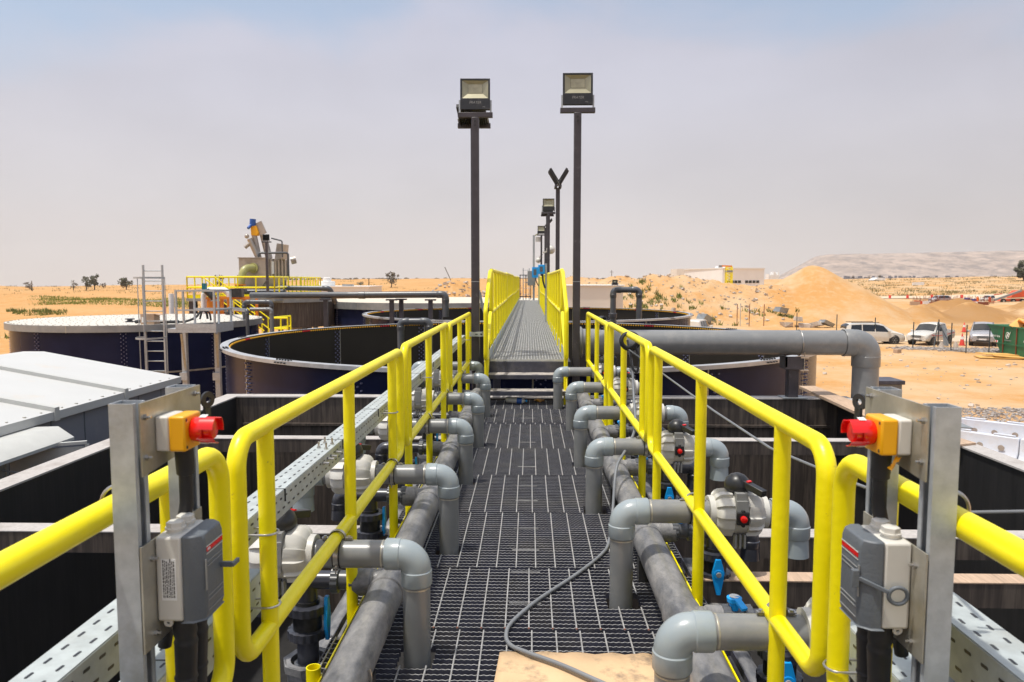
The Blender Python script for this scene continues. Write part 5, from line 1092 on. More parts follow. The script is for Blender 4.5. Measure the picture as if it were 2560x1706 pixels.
sh_.ext([(P0.x + 0.03, P0.y + 0.01, -2.45), (P1.x - 0.03, P1.y - 0.01, -2.45), (P1.x - 0.03, P1.y - 0.01, -1.66), (P0.x + 0.03, P0.y + 0.01, -1.66)], (0, 0.012, 0)); part('open_shutter', sh_, M_wtrim, cb, True)
hd_ = MB(); hd_.ext([(ex - 0.05, 5.6, -1.50), (-4.82, 5.6, -1.49), (-4.66, 5.6, -1.60), (-4.66, 5.6, -1.63), (-4.82, 5.6, -1.54), (ex - 0.05, 5.6, -1.60)], (0, 1.85, 0)); part('window_hood', hd_, M_wtrim, cb, True)
part('stay_rod', MB().cyl((ex - 0.02, 6.6, -1.70), (P1.x - 0.3, P1.y - 0.1, -1.95), 0.008, 6), M_galv, cb, True)
# ------------------------------------------------------------------ ground
def sst(a, b, x):
    t = max(0.0, min(1.0, (x - a) / (b - a))); return t * t * (3 - 2 * t)
def interp(T, x):
    if x <= T[0][0]: return T[0][1]
    for (a, p), (b, q_) in zip(T, T[1:]):
        if x <= b: return p + (q_ - p) * (x - a) / (b - a)
    return T[-1][1]
FARZ = [(-0.9, -4.2), (-0.7, -4.1), (-0.45, -3.2), (-0.33, -1.0), (-0.27, 0.2), (-0.1, 0.6), (0.1, 0.3), (0.3, 0.2), (0.45, 0.6), (0.7, 1.6), (1.2, 1.8)]
RIDGE = [(x, -v * 0.0535) for x, v in ((0.0, 20), (0.035, -3), (0.065, -10), (0.09, -4), (0.122, -13), (0.142, -4), (0.168, -16), (0.20, -11), (0.233, -4), (0.257, 5), (0.276, 11), (0.315, 12), (0.36, 9), (0.40, 20), (0.44, 60))]
def nz_(x, y, s, sd=0.0): return noise.noise(Vector((x / s + sd, y / s - sd, sd * 1.7)))
def HT(x, y):
    d = math.hypot(x, y); z = G0
    if y < 4 or d < 34: return z + 0.05 * nz_(x, y, 3.0) * (1 if d > 14 else 0)
    az_ = x / max(y, 1e-3); 
    rough_ = sst(34, 70, d)
    z += 0.06 * nz_(x, y, 3.0)
    if az_ < -0.1:                                   # rolling dunes on the left
        k = rough_ * sst(-0.1, -0.3, az_)
        z += k * (1.3 * nz_(x, y * 1.6, 38, 3.1) + 0.9 * sst(50, 75, d) * (1 - sst(80, 120, d)) + 0.5 * nz_(x, y, 14, 5.5))
    far = sst(150, 520, d)
    zf = interp(FARZ, az_)
    if zf < -1.5 and d > 450: zf = zf * d / 520 - max(0, d - 520) * 0.006
    z = z * (1 - far) + far * (zf + 1.5 * nz_(x, y * 2, 70, 9.0) * sst(200, 420, d) * (1 - 0.6 * sst(600, 1500, d)))
    z += 0.45 * nz_(x, y * 1.5, 18, 2.0) * sst(100, 170, d) * (1 - sst(1200, 2000, d))
    # spoil ridge behind the tanks on the right
    if 0.0 < az_ < 0.46 and 80 < y < 150:
        t = (y - 88) / 12.5; top = interp(RIDGE, az_)
        top += 0.35 * nz_(x, y, 1.6, 4) + 0.2 * nz_(x, y, 0.6, 8)
        if y < 100.5: zr = G0 + (top - G0) * max(0, min(1, t)) ** 0.9 + 0.30 * nz_(x, y, 2.0, 1) * sst(0, .3, t)
        else: zr = top - (y - 100.5) * 0.20
        z = max(z, zr)
    # tall sand pile
    r = math.hypot((x - 38.9) , (y - 104) * 0.85) + 0.5 * nz_(x, y, 4, 6)
    z = max(z, G0 + 7.5 - 0.60 * max(0, math.hypot(r, 1.0) - 0.7) + 0.12 * nz_(x, y, 1.2, 7))
    r = math.hypot(x - 34.5, (y - 93)) ; z = max(z, G0 + 2.6 - 0.42 * r + 0.15 * nz_(x, y, 1.5))
    r = math.hypot(x - 29, (y - 88)) ; z = max(z, G0 + 1.3 - 0.3 * r + 0.15 * nz_(x, y, 1.5))
    # left rubble mound behind the far tank
    r = math.hypot(x + 9.9, y - 100) ; z = max(z, G0 + 5.7 - 0.62 * math.hypot(r, 0.6) + 0.5 * nz_(x, y, 1.8, 3) + 0.25 * nz_(x, y, 0.6, 3))
    r = math.hypot(x + 4.5, y - 101) ; z = max(z, G0 + 5.0 - 0.6 * r + 0.4 * nz_(x, y, 1.5, 3))
    r = math.hypot((x + 0.5), y - 103) ; z = max(z, G0 + 4.8 - 0.5 * r + 0.4 * nz_(x, y, 1.5, 3))
    r = math.hypot(x + 16, y - 102) ; z = max(z, G0 + 3.0 - 0.25 * r)
    # excavation banks on the far right
    if az_ > 0.44 and 88 < y < 128:
        u_ = (x - 0.25 * y); w_ = sst(0.46, 0.52, az_)
        bank = 2.3 * max(0, 1 - abs((y - 101 - 3.0 * math.sin(x * 0.22)) / 6.5)) * (0.75 + 0.35 * math.sin(x * 0.55 + 0.7 * math.sin(y * 0.5)))
        bank2 = 2.6 * max(0, 1 - abs((y - 112 - 2.5 * math.sin(x * 0.17 + 1)) / 6)) * (0.8 + 0.3 * math.sin(x * 0.4 + 2))
        z = max(z, G0 - 0.1 + w_ * max(bank, bank2) + 0.12 * nz_(x, y, 1.5))
    return z
angs = []
a = -180.0
while a < 180.0:
    angs.append(a); a += 0.22 if -44 <= a < 46 else 3.0
rads = [3.0]
while rads[-1] < 3300: rads.append(rads[-1] * (1.013 if 45 < rads[-1] < 240 else (1.035 if rads[-1] < 900 else 1.15)))
gm = MB(); P_ = [(0, 0, G0)]
for r in rads:
    for a in angs:
        x, y = r * math.sin(math.radians(a)), r * math.cos(math.radians(a))
        P_.append((x, y, HT(x, y)))
nA = len(angs); gm.vs(P_)
for j in range(nA): gm.face(0, 1 + (j + 1) % nA, 1 + j)
for i in range(len(rads) - 1):
    for j in range(nA): gm.face(1 + i * nA + j, 1 + i * nA + (j + 1) % nA, 1 + (i + 1) * nA + (j + 1) % nA, 1 + (i + 1) * nA + j)
def sandmat():
    m = bpy.data.materials.new('desert_sand'); m.use_nodes = True; N = m.node_tree.nodes; L = m.node_tree.links; b = N['Principled BSDF']; b.inputs['Roughness'].default_value = 0.95; b.inputs['Specular IOR Level'].default_value = 0.1
    t = N.new('ShaderNodeTexCoord')
    def NZ(s, d=6, r=0.6, sc=None):
        n = N.new('ShaderNodeTexNoise'); n.inputs['Scale'].default_value = s; n.inputs['Detail'].default_value = d; n.inputs['Roughness'].default_value = r
        if sc:
            mp_ = N.new('ShaderNodeMapping'); mp_.inputs['Scale'].default_value = sc; L.new(t.outputs['Object'], mp_.inputs[0]); L.new(mp_.outputs[0], n.inputs['Vector'])
        else: L.new(t.outputs['Object'], n.inputs['Vector'])
        return n
    def ramp(src, a, b_, lo, hi):
        r = N.new('ShaderNodeValToRGB'); L.new(src, r.inputs[0]); r.color_ramp.elements[0].position = a; r.color_ramp.elements[1].position = b_; r.color_ramp.elements[0].color = tuple(lo) + (1,); r.color_ramp.elements[1].color = tuple(hi) + (1,); return r
    def mix(f, a, b_):
        x = N.new('ShaderNodeMix'); x.data_type = 'RGBA'
        if isinstance(f, float): x.inputs['Factor'].default_value = f
        else: L.new(f, x.inputs['Factor'])
        L.new(a, x.inputs[6])
        if isinstance(b_, tuple): x.inputs[7].default_value = b_ + (1,)
        else: L.new(b_, x.inputs[7])
        return x.outputs[2]
    base = ramp(NZ(0.05, 7, 0.62).outputs[0], 0.35, 0.65, (0.50, 0.255, 0.086), (0.55, 0.315, 0.128)).outputs[0]
    mid = ramp(NZ(1.1, 9, 0.72).outputs[0], 0.48, 0.72, (0, 0, 0), (1, 1, 1)).outputs[0]
    c = mix(mid, base, (0.545, 0.37, 0.195))
    sp_ = ramp(NZ(5.5, 5, 0.8).outputs[0], 0.62, 0.70, (0, 0, 0), (0.55, 0.55, 0.55)).outputs[0]
    c = mix(sp_, c, (0.30, 0.17, 0.075))
    # paler churned soil to the right of the plant (spoil, parking, tracks)
    sx = N.new('ShaderNodeSeparateXYZ'); L.new(t.outputs['Object'], sx.inputs[0])
    mr = N.new('ShaderNodeMapRange'); mr.inputs[1].default_value = -4; mr.inputs[2].default_value = 8; L.new(sx.outputs[0], mr.inputs[0])
    pn = ramp(NZ(0.12, 8, 0.66).outputs[0], 0.42, 0.60, (0, 0, 0), (1, 1, 1)).outputs[0]
    mu = N.new('ShaderNodeMath'); mu.operation = 'MULTIPLY'; L.new(mr.outputs[0], mu.inputs[0]); L.new(pn, mu.inputs[1])
    m2 = N.new('ShaderNodeMath'); m2.operation = 'MULTIPLY'; L.new(mu.outputs[0], m2.inputs[0]); m2.inputs[1].default_value = 0.75
    c = mix(m2.outputs[0], c, (0.565, 0.41, 0.255))
    # freshly dug darker soil of the excavation banks
    mxa = N.new('ShaderNodeMapRange'); mxa.inputs[1].default_value = 45; mxa.inputs[2].default_value = 52; L.new(sx.outputs[0], mxa.inputs[0]); mya = N.new('ShaderNodeMapRange'); mya.inputs[1].default_value = 130; mya.inputs[2].default_value = 122; L.new(sx.outputs[1], mya.inputs[0]); myb = N.new('ShaderNodeMapRange'); myb.inputs[1].default_value = 88; myb.inputs[2].default_value = 94; L.new(sx.outputs[1], myb.inputs[0])
    pr_ = ramp(NZ(0.16, 6, 0.6, (1, 0.5, 1)).outputs[0], 0.42, 0.52, (0, 0, 0), (0.8, 0.8, 0.8)).outputs[0]; mm1 = N.new('ShaderNodeMath'); mm1.operation = 'MULTIPLY'; mm2 = N.new('ShaderNodeMath'); mm2.operation = 'MULTIPLY'; mm3 = N.new('ShaderNodeMath'); mm3.operation = 'MULTIPLY'; L.new(mxa.outputs[0], mm1.inputs[0]); L.new(mya.outputs[0], mm1.inputs[1]); L.new(mm1.outputs[0], mm2.inputs[0]); L.new(myb.outputs[0], mm2.inputs[1]); L.new(mm2.outputs[0], mm3.inputs[0]); L.new(pr_, mm3.inputs[1])
    c = mix(mm3.outputs[0], c, (0.33, 0.175, 0.065))
    # tufted darkening far off: dry scrub on the plain
    sc = ramp(NZ(0.10, 9, 0.75, (1, 2.5, 1)).outputs[0], 0.57, 0.66, (0, 0, 0), (1, 1, 1)).outputs[0]
    my = N.new('ShaderNodeMapRange'); my.inputs[1].default_value = 190; my.inputs[2].default_value = 260; L.new(sx.outputs[1], my.inputs[0])
    m3 = N.new('ShaderNodeMath'); m3.operation = 'MULTIPLY'; L.new(sc, m3.inputs[0]); L.new(my.outputs[0], m3.inputs[1])
    m4 = N.new('ShaderNodeMath'); m4.operation = 'MULTIPLY'; L.new(m3.outputs[0], m4.inputs[0]); m4.inputs[1].default_value = 0.6
    c = mix(m4.outputs[0], c, (0.26, 0.19, 0.09))
    L.new(c, b.inputs['Base Color'])
    n3 = NZ(3.5, 8, 0.7); bp_ = N.new('ShaderNodeBump'); bp_.inputs['Strength'].default_value = 0.5; bp_.inputs['Distance'].default_value = 0.12; L.new(n3.outputs[0], bp_.inputs['Height']); L.new(bp_.outputs[0], b.inputs['Normal'])
    return m
M_sand = sandmat()
struct('ground', gm, M_sand, ang=60)
def gz(x, y): return HT(x, y)

# pale tracks as thin draped sheets
def drape(name, fn, m, lift=0.03, nu=60, nv=8):
    mb = MB(); P = []
    for j in range(nv):
        for i in range(nu):
            x, y = fn(i / (nu - 1), j / (nv - 1)); P.append((x, y, gz(x, y) + lift))
    mb.grid(P, nu, nv); return struct(name, mb, m)
M_track = mat('pale_compacted_track', (0.62, 0.47, 0.33), 0.95, var=0.08, scale=0.3, dirt=(0.5, 0.34, 0.19), dscale=0.2, dlo=0.5, dhi=0.7)
drape('track', lambda u, v: (66 + u * 130, 187 + v * 26 + 3 * math.sin(u * 6)), M_track, 0.12, 90, 14)
drape('parking_track', lambda u, v: (22 + u * 36, 63.5 + v * 7 + math.sin(u * 5)), M_track, 0.04, 60, 12)

# distant flat topped hill, and the dark line at its foot
hm_ = MB(); P = []; nu = 150; nv = 16
for j in range(nv):
    v = j / (nv - 1)
    for i in range(nu):
        u = i / (nu - 1); x = 985 + u * 2300
        prof = min(1, u / 0.085) * 0.87 + 0.13 * sst(0.05, 0.5, u)
        top = 122 * min(1.0, prof) + 2.5 * noise.noise(Vector((u * 30, 0, 0))) * (prof > .3)
        z = top * sst(0, 0.62, v) ** 0.8; z += 4.0 * noise.noise(Vector((u * 40, v * 5, 1))) * math.sin(PI * min(1, v * 1.3)) * prof
        P.append((x + 60 * (1 - v) * -1 * (1 - u), 2700 + v * 420 + 25 * noise.noise(Vector((u * 12, 3, 0))), -6 + z))
hm_.grid(P, nu, nv)
M_mesa = mat('dusty_grey_hill_rock', (0.40, 0.31, 0.25), 0.95, var=0.25, scale=0.012, stretch=(1, 1, 5), dirt=(0.19, 0.155, 0.14), dscale=0.02, dlo=0.45, dhi=0.65)
struct('mesa_hill', hm_, M_mesa)

# ------------------------------------------------------------------ vegetation
def tree(label, x, y, h, w, m=M_foliage, n=420, trunk=0.35, seed=1, group='scattered desert trees', zb=None, cat='tree', name='desert_tree', lean=0):
    rg = random.Random(seed); z0 = (gz(x, y) if zb is None else zb) - 0.1
    t = thing(name, label, cat, (x, y, z0), group)
    tk = MB(); tk.sweep([(0, 0, 0), (0.03 * w, 0, h * trunk), (0.06 * w, 0.02, h * 0.7)], [h * 0.035 + 0.03, h * 0.022 + 0.02, 0.02], 7)
    cl = []
    for k in range(9):
        a = rg.uniform(0, 2 * PI); rr = w * 0.5 * rg.uniform(0.15, 0.72); zz = h * rg.uniform(trunk + 0.05, 0.88); cl.append((math.cos(a) * rr, math.sin(a) * rr, zz, w * rg.uniform(0.14, 0.25)))
        tk.sweep([(0.02 * w, 0, h * trunk * rg.uniform(0.5, 1)), (math.cos(a) * rr * 0.6, math.sin(a) * rr * 0.6, zz * 0.8), (math.cos(a) * rr, math.sin(a) * rr, zz)], [h * 0.014 + 0.01, 0.02, 0.01], 5)
    part('trunk', tk, M_bark, t)
    cr = MB(); s = max(0.14, w * 0.060)
    for i in range(n):
        c_ = rg.choice(cl); d = Vector((rg.gauss(0, 1), rg.gauss(0, 1), rg.gauss(0, 0.75))); d = d.normalized() * c_[3] * rg.random() ** 0.4
        p = Vector(c_[:3]) + d; u_ = Vector((rg.gauss(0, 1), rg.gauss(0, 1), rg.gauss(0, 1))).normalized(); v_ = u_.orthogonal().normalized(); q = s * rg.uniform(0.5, 1.3)
        cr.face(*[cr.vs([p + u_ * q, p + v_ * q * 0.6, p - u_ * q, p - v_ * q * 0.6]) + k for k in range(4)])
    part('crown', cr, m, t, smooth=False)
    return t
def AT(px, py_v, Y):  # source pixel column -> X at depth Y
    return (px - 1324) / 1864 * Y
def ONRAY(px, v, y0=60.0):     # where the sight line of a photo pixel meets the terrain
    best = y0; y = y0
    while y < 900:
        x = AT(px, 0, y)
        if -HT(x, y) / y * 1870 <= v: return x, y
        y *= 1.01
    return AT(px, 0, 420), 420
for i, (px, v, hp, wp, lab, md, n) in enumerate(((62, 24, 15, 16, 'round grey bush on the far left horizon', M_scrub, 200), (174, 27, 20, 13, 'small grey tree left of the twin trees on the dune', M_scrub, 200), (207, 26, 28, 19, 'left and lower one of the twin trees on the left dune', M_foliage, 420), (228, 25, 32, 22, 'right and taller one of the twin trees on the left dune', M_foliage, 520), (250, 20, 9, 14, 'low scrub right of the twin trees', M_scrub, 120), (309, 25, 23, 26, 'spreading tree left of the caged ladder', M_foliage, 420), (548, 20, 24, 18, 'dark tree half hidden behind the yellow platform', M_scrub, 300), (979, 19, 28, 25, 'sparse pointed tree in the middle distance left of the lamp poles', M_scrub, 330), (903, 14, 7, 16, 'low green bush by the white flat building', M_foliage, 120), (2120, -2, 9, 8, 'first small tree before the flat topped hill', M_scrub, 120), (2158, -1, 14, 11, 'second small tree before the flat topped hill', M_scrub, 160), (2183, -1, 14, 15, 'third and widest small tree before the flat topped hill', M_scrub, 180), (2208, 0, 6, 9, 'tiny bush right of the three small trees', M_scrub, 80), (2531, 2, 52, 42, 'big rounded dark tree on the plain at the far right', M_foliage, 1700))):
    x, Y = ONRAY(px, v, 110); k_ = Y / 1870
    tree(lab, x, Y, hp * k_ * (1.35 if i < 9 else 1), wp * k_ * (1.6 if i < 9 else 1.05), md, n, trunk=0.12 if wp > 40 else 0.3, seed=20 + i)
x, Y = ONRAY(67, 28, 110); sh0 = tree('shrub with a bare pole-like stem on the left dune', x, Y, 9 * Y / 1870, 12 * Y / 1870, M_foliage, 160, trunk=0.1, seed=5)
solo('bare_pole', MB().cyl((x, Y + 0.3, gz(x, Y) - 0.2), (x, Y + 0.3, gz(x, Y) + 25 * Y / 1870), 0.13, 6), M_bark, 'short bare pole standing in the shrub on the left dune', 'pole')
def tufts(name, label, spots, m, hh, cat='grass'):
    mb = MB(); rg = random.Random(len(label))
    for (x, y, k, sp_, h) in spots:
        for i in range(k):
            a = rg.uniform(0, 2 * PI); r_ = sp_ * rg.random() ** 0.7; px_, py_ = x + math.cos(a) * r_, y + math.sin(a) * r_; z_ = gz(px_, py_) - 0.05
            h_ = h * rg.uniform(0.4, 1.1); tw_ = rg.uniform(0, PI); w_ = h * 0.10 + 0.02; ux, uy = math.cos(tw_) * w_, math.sin(tw_) * w_; lx, ly = rg.gauss(0, 0.3) * h_, rg.gauss(0, 0.3) * h_
            n0 = mb.vs([(px_ - ux, py_ - uy, z_), (px_ + ux, py_ + uy, z_), (px_ + lx, py_ + ly, z_ + h_)]); mb.face(n0, n0 + 1, n0 + 2)
    return tag(part(name, mb, m, smooth=False), label, cat, kind='stuff')
rg = random.Random(3)
tufts('green_grass_band', 'long band of bright green desert grass across the left dunes', [(AT(rg.uniform(85, 470) , 0, Y), Y, 16, 2.6, 0.55) for Y in [rg.uniform(150, 205) for _ in range(620)]], mat('bright_desert_grass', (0.21, 0.25, 0.035), 0.85, var=0.3, scale=0.5), 0.5)
tufts('dune_grass', 'sparse dry tufts scattered over the near left dunes', [(AT(rg.uniform(-40, 330), 0, Y), Y, 10, 0.7, 0.6) for Y in [rg.uniform(52, 78) for _ in range(34)]] + [ONRAY(px, rg.uniform(78, 90), 45) + (18, 0.9, 0.7) for px in [rg.uniform(8, 150) for _ in range(36)]], M_grass, 0.5)
tufts('ridge_grass', 'green and yellow tufts growing on the spoil ridge behind the tanks', [(AT(px, 0, Y), Y, 12, 0.4, 0.62) for px, Y in [(rg.gauss(1645, 55), rg.uniform(87, 97)) for _ in range(55)] + [(rg.uniform(1500, 2000), rg.uniform(86, 92)) for _ in range(40)] + [(1600 + rg.gauss(0, 25), rg.uniform(94, 100)) for _ in range(14)]], M_grass, 0.5)
tufts('plain_scrub', 'dry olive scrub tufts on the plain at the far right', [(AT(rg.uniform(1990, 2590), 0, Y), Y, 14, 2.4, 0.8) for Y in [215 + 200 * rg.random() ** 1.5 for _ in range(420)]] + [(AT(rg.uniform(1000, 1350), 0, Y), Y, 8, 1.6, 0.7) for Y in [rg.uniform(120, 300) for _ in range(60)]] + [(AT(rg.uniform(-60, 1000), 0, Y), Y, 8, 2.5, 0.9) for Y in [rg.uniform(230, 460) for _ in range(260)]], mat('dry_scrub', (0.20, 0.17, 0.06), 0.9, var=0.3, scale=0.3), 0.5)

# ------------------------------------------------------------------ stones
def rock(mb, c, s, rg, flat=0.7):
    d = [Vector((a, b, e_)) for a in (-1, 1) for b in (-1, 1) for e_ in (-1, 1)]
    R_ = Matrix.Rotation(rg.uniform(0, PI), 3, 'Z') @ Matrix.Rotation(rg.uniform(-0.5, 0.5), 3, 'X')
    n0 = mb.vs([Vector(c) + R_ @ Vector((p.x * s * rg.uniform(0.4, 0.7), p.y * s * rg.uniform(0.4, 0.7), p.z * s * flat * rg.uniform(0.3, 0.6))) for p in d])
    for q in ((0, 1, 3, 2), (4, 6, 7, 5), (0, 4, 5, 1), (2, 3, 7, 6), (0, 2, 6, 4), (1, 5, 7, 3)): mb.face(*[n0 + k for k in q])
def stones(name, label, fn, n, smin, smax, m, cat='rubble', seed=1):
    rg_ = random.Random(seed); mb = MB()
    for _ in range(n):
        x, y = fn(rg_); s = smin + (smax - smin) * rg_.random() ** 4; rock(mb, (x, y, gz(x, y) + s * 0.12), s, rg_)
    return tag(part(name, mb, m, smooth=False), label, cat, kind='stuff')
stones('ridge_rubble', 'pale broken stones strewn over the spoil ridge', lambda r: (lambda Y: (AT(r.uniform(1400, 1960), 0, Y), Y))(r.uniform(86, 101.5)), 900, 0.05, 0.36, M_stone, seed=3)
stones('mound_rubble', 'pale broken stones on the mounds behind the far tank', lambda r: (r.gauss(-7, 5), r.uniform(92, 104)), 420, 0.08, 0.5, M_stone, seed=4)
stones('gravel', 'grey gravel along the mesh fence near the parked vehicles', lambda r: (lambda t: (29.0 + 5.5 * t + r.gauss(0, 0.5) + (r.random() < .5) * r.uniform(0, 5) * t, 58.6 - 4.8 * t + r.gauss(0, 0.45) + r.random() * 3.0 * t))(r.random()), 5200, 0.07, 0.20, M_gravel, 'gravel', 5)
stones('gravel', 'grey gravel spread on the sand beside the white barriers', lambda r: (13.0 + r.random() * 10, 23.5 + 7.5 * r.random() ** 0.8), 6500, 0.03, 0.13, M_gravel, 'gravel', 6)
stones('small_stones', 'small scattered stones on the open sand at the right', lambda r: (r.uniform(12, 50), r.uniform(30, 75)), 900, 0.05, 0.22, M_stone, 'stones', 7)
rg = random.Random(11)
for k, (px, py_, s, lab) in enumerate(((1987, 792, 1.0, 'pale upright concrete block on top of the rubble heap'), (1962, 806, 1.1, 'grey concrete lump at the left of the rubble heap'), (2003, 810, 1.3, 'broad pale slab at the foot of the rubble heap'), (2035, 805, 1.2, 'flat grey slab in the middle of the rubble heap'), (2058, 803, 1.4, 'leaning dark grey slab at the right end of the rubble heap'), (2018, 818, 0.9, 'low tan block in front of the rubble heap'), (1758, 792, 1.3, 'dark flat slab lying alone left of the stakes'), (1945, 770, 1.2, 'bent grey sheet sticking up on the ridge'))):
    Y = 84 if k < 6 else 88; x = AT(px, 0, Y); mb = MB(); rock(mb, (x, Y, max(gz(x, Y), -(py_ - 701) / 1870 * Y - 0.2)), s * 0.85, rg, 0.6 if k != 4 else 0.35)
    solo('concrete_block', mb, M_stone if k not in (4, 6, 7) else M_band, lab, 'rubble block', 'rubble blocks on the sand', smooth=False)
stk = thing('x', 'x', 'x') if False else None
for k, (px, dz) in enumerate(((1838, 0), (1846, 0.1), (1868, 0), (1904, 0.05))):
    Y = 86.5 - k * 0.6; x = AT(px, 0, Y)
    solo('steel_stake', MB().cyl((x, Y, G0), (x, Y, -2.72 + dz), 0.045 if k != 1 else 0.04, 6), M_rust if k != 1 else M_galv, ['first rusty stake left of the rubble heap', 'thin pale stake beside the first rusty one', 'third rusty stake, alone in the middle', 'rightmost rusty stake left of the rubble heap'][k], 'stake', 'stakes standing in the sand')
solo('slanting_rod', MB().cyl((AT(1128, 0, 100.3), 100.3, 0.0), (AT(1113, 0, 100.3), 100.3, 1.75), 0.05, 6), M_bark, 'thin rod slanting up from the peak of the left rubble mound', 'rod')
solo('thin_mast', MB().cyl((AT(1527, 0, 120), 120, -3), (AT(1527, 0, 120), 120, 1.6), 0.05, 6).bar((AT(1527, 0, 120) - 0.3, 120, 1.3), (AT(1527, 0, 120) + 0.3, 120, 1.3), 0.05), M_bark, 'thin mast with a short crossbar behind the beige wall', 'mast')
solo('thin_post', MB().cyl((AT(923, 0, 100), 100, -3), (AT(923, 0, 100), 100, 0.2), 0.06, 6), M_bark, 'thin dark post behind the white flat building', 'post')

# ------------------------------------------------------------------ buildings
bw = thing('beige_building', 'plain beige flat roofed block behind the second tank at the right', 'building', (4, 47, G0))
part('wall', MB().bx(1.9, 5.2, 46.2, 50, G0, -0.35), M_bldg, bw, True); part('side_bay', MB().bx(5.202, 5.8, 46.6, 50, G0, -0.36), M_bldg, bw, True); part('parapet', MB().bx(1.85, 5.85, 46.1, 50.1, -0.352, -0.29), M_bldgw, bw, True)
wb2 = thing('white_building', 'low white flat building with a round water tank on its roof', 'building', (-22, 92, G0))
part('wall', MB().bx(-26.5, -19.2, 89, 97, G0, -0.82), M_bldg, wb2, True); part('roof_slab', MB().bx(-26.6, -19.1, 88.9, 97.1, -0.818, -0.70), M_bldgw, wb2, True)
part('water_tank', MB().lathe((-24.7, 91, -0.69), (0, 0, 1), [(0, 0.95), (0.55, 0.95), (0.60, 0.5), (1.0, 0.5), (1.05, 0.2)], 24), M_white, wb2, True); part('roof_hatch', MB().bx(-22.6, -21.4, 90, 91, -0.698, -0.5), M_band, wb2, True)
cl3 = thing('cream_block', 'small cream wall block under the raised drum at the left', 'building', (-14.3, 46, G0)); part('wall', MB().bx(-14.9, -13.95, 45.5, 47, G0, -1.75), M_bldg, cl3, True)
bb_ = thing('warehouse', 'large cream warehouse with a strip of windows behind the spoil ridge', 'building', (48, 175, G0))
part('wall', MB().ext([(39.4, 186, -3.5), (43.9, 172, -3.5), (53.8, 173.5, -3.5), (56.0, 190, -3.5), (41.0, 200, -3.5)], (0, 0, 6.1)), M_bldgw, bb_, True)
part('parapet', MB().ext([(39.2, 185.9, 2.605), (43.9, 171.8, 2.605), (54.0, 173.3, 2.605), (56.2, 190, 2.605), (40.8, 200, 2.605)], (0, 0, 0.18)), M_white, bb_, True)
for k in range(8):
    x = 45.0 + (k * 0.86 if k < 4 else 0.75 + k * 0.88); y = 171.93 + (x - 43.9) * 0.1515
    part('window', MB().ext([(x, y, -0.65), (x + 0.7, y + 0.1, -0.65), (x + 0.7, y + 0.1, -0.05), (x, y, -0.05)], (0, 0.08, 0)), M_glassd, bb_, True)
for k, x in enumerate((44.6, 46.4)): part('roof_dome', MB().ball((x, 180, 2.9), 0.45, 10, 6), M_white, bb_, True)
solo('far_shed', MB().ext([(44.8, 230, -3), (49, 230, -3), (49, 230, 3.5), (44.8, 230, 3.4)], (0, 10, 0)), M_bldg, 'faint pale shed left of and behind the warehouse', 'building')
tw_ = thing('yellow_tower', 'yellow lattice hoist tower with a jib in front of the warehouse', 'tower', (38.9, 150, G0))
m_ = MB(); X = AT(1815, 0, 150)
for sx in (-0.55, 0.55):
    for sy in (-0.5, 0.5): m_.bx(X + sx - 0.09, X + sx + 0.09, 150 + sy - 0.09, 150 + sy + 0.09, -3.6, 2.6)
z = -3.4
while z < 2.3:
    m_.bar((X - 0.55, 149.5, z), (X + 0.55, 149.5, z + 0.55), 0.12); m_.bar((X + 0.55, 149.5, z), (X - 0.55, 149.5, z + 0.55), 0.12); m_.bx(X - 0.6, X + 0.6, 149.42, 149.58, z - 0.05, z + 0.05); z += 0.55
part('lattice', m_, M_yellow, tw_, True); part('jib', MB().bar((X + 0.6, 150, 2.75), (X - 1.5, 150, 2.82), 0.3, 0.3), M_orangep, tw_, True); part('hoist', MB().bx(X - 1.95, X - 1.45, 149.8, 150.2, 2.55, 2.95), M_ribgrey, tw_, True); part('cab', MB().bx(X - 0.62, X + 0.62, 149.4, 150.6, 1.55, 1.95), M_ribgrey, tw_, True)
for k in range(9):
    x = AT(1914 + k * 2.9, 0, 900); mb = MB().bx(x - 0.6 * 1.0, x + 0.5, 900, 912, -2, random.uniform(5, 10)); solo('distant_block', mb, M_bldgw, '%s tiny pale block from the left on the skyline beside the tall sand pile' % (['first'] + ORDX[1:])[k], 'building', 'tiny pale blocks on the skyline')
mb = MB(); rg = random.Random(9)
for k in range(260):
    x = 960 + k * 6.5; mb.bx(x, x + rg.uniform(3, 6.5), 2450, 2460, -6, rg.uniform(6, 15))
tag(part('distant_settlement', mb, mat('blue_grey_far_buildings', (0.12, 0.11, 0.13), 0.9, var=0.4, scale=0.05), smooth=False), 'dark thin line of distant walls and trees at the foot of the flat topped hill', 'settlement', kind='stuff')
mb = MB()
for k in range(240):
    x = -520 + k * 3.6; mb.ball((x + rg.uniform(-2, 2), 1450, 2.0 + rg.uniform(-1, 1)), rg.uniform(1.0, 3.4), 6, 4, (1.3, 1, 0.8))
tag(part('distant_treeline', mb, M_scrub, smooth=False), 'very faint line of far trees along the dune horizon at the middle left', 'trees', kind='stuff')

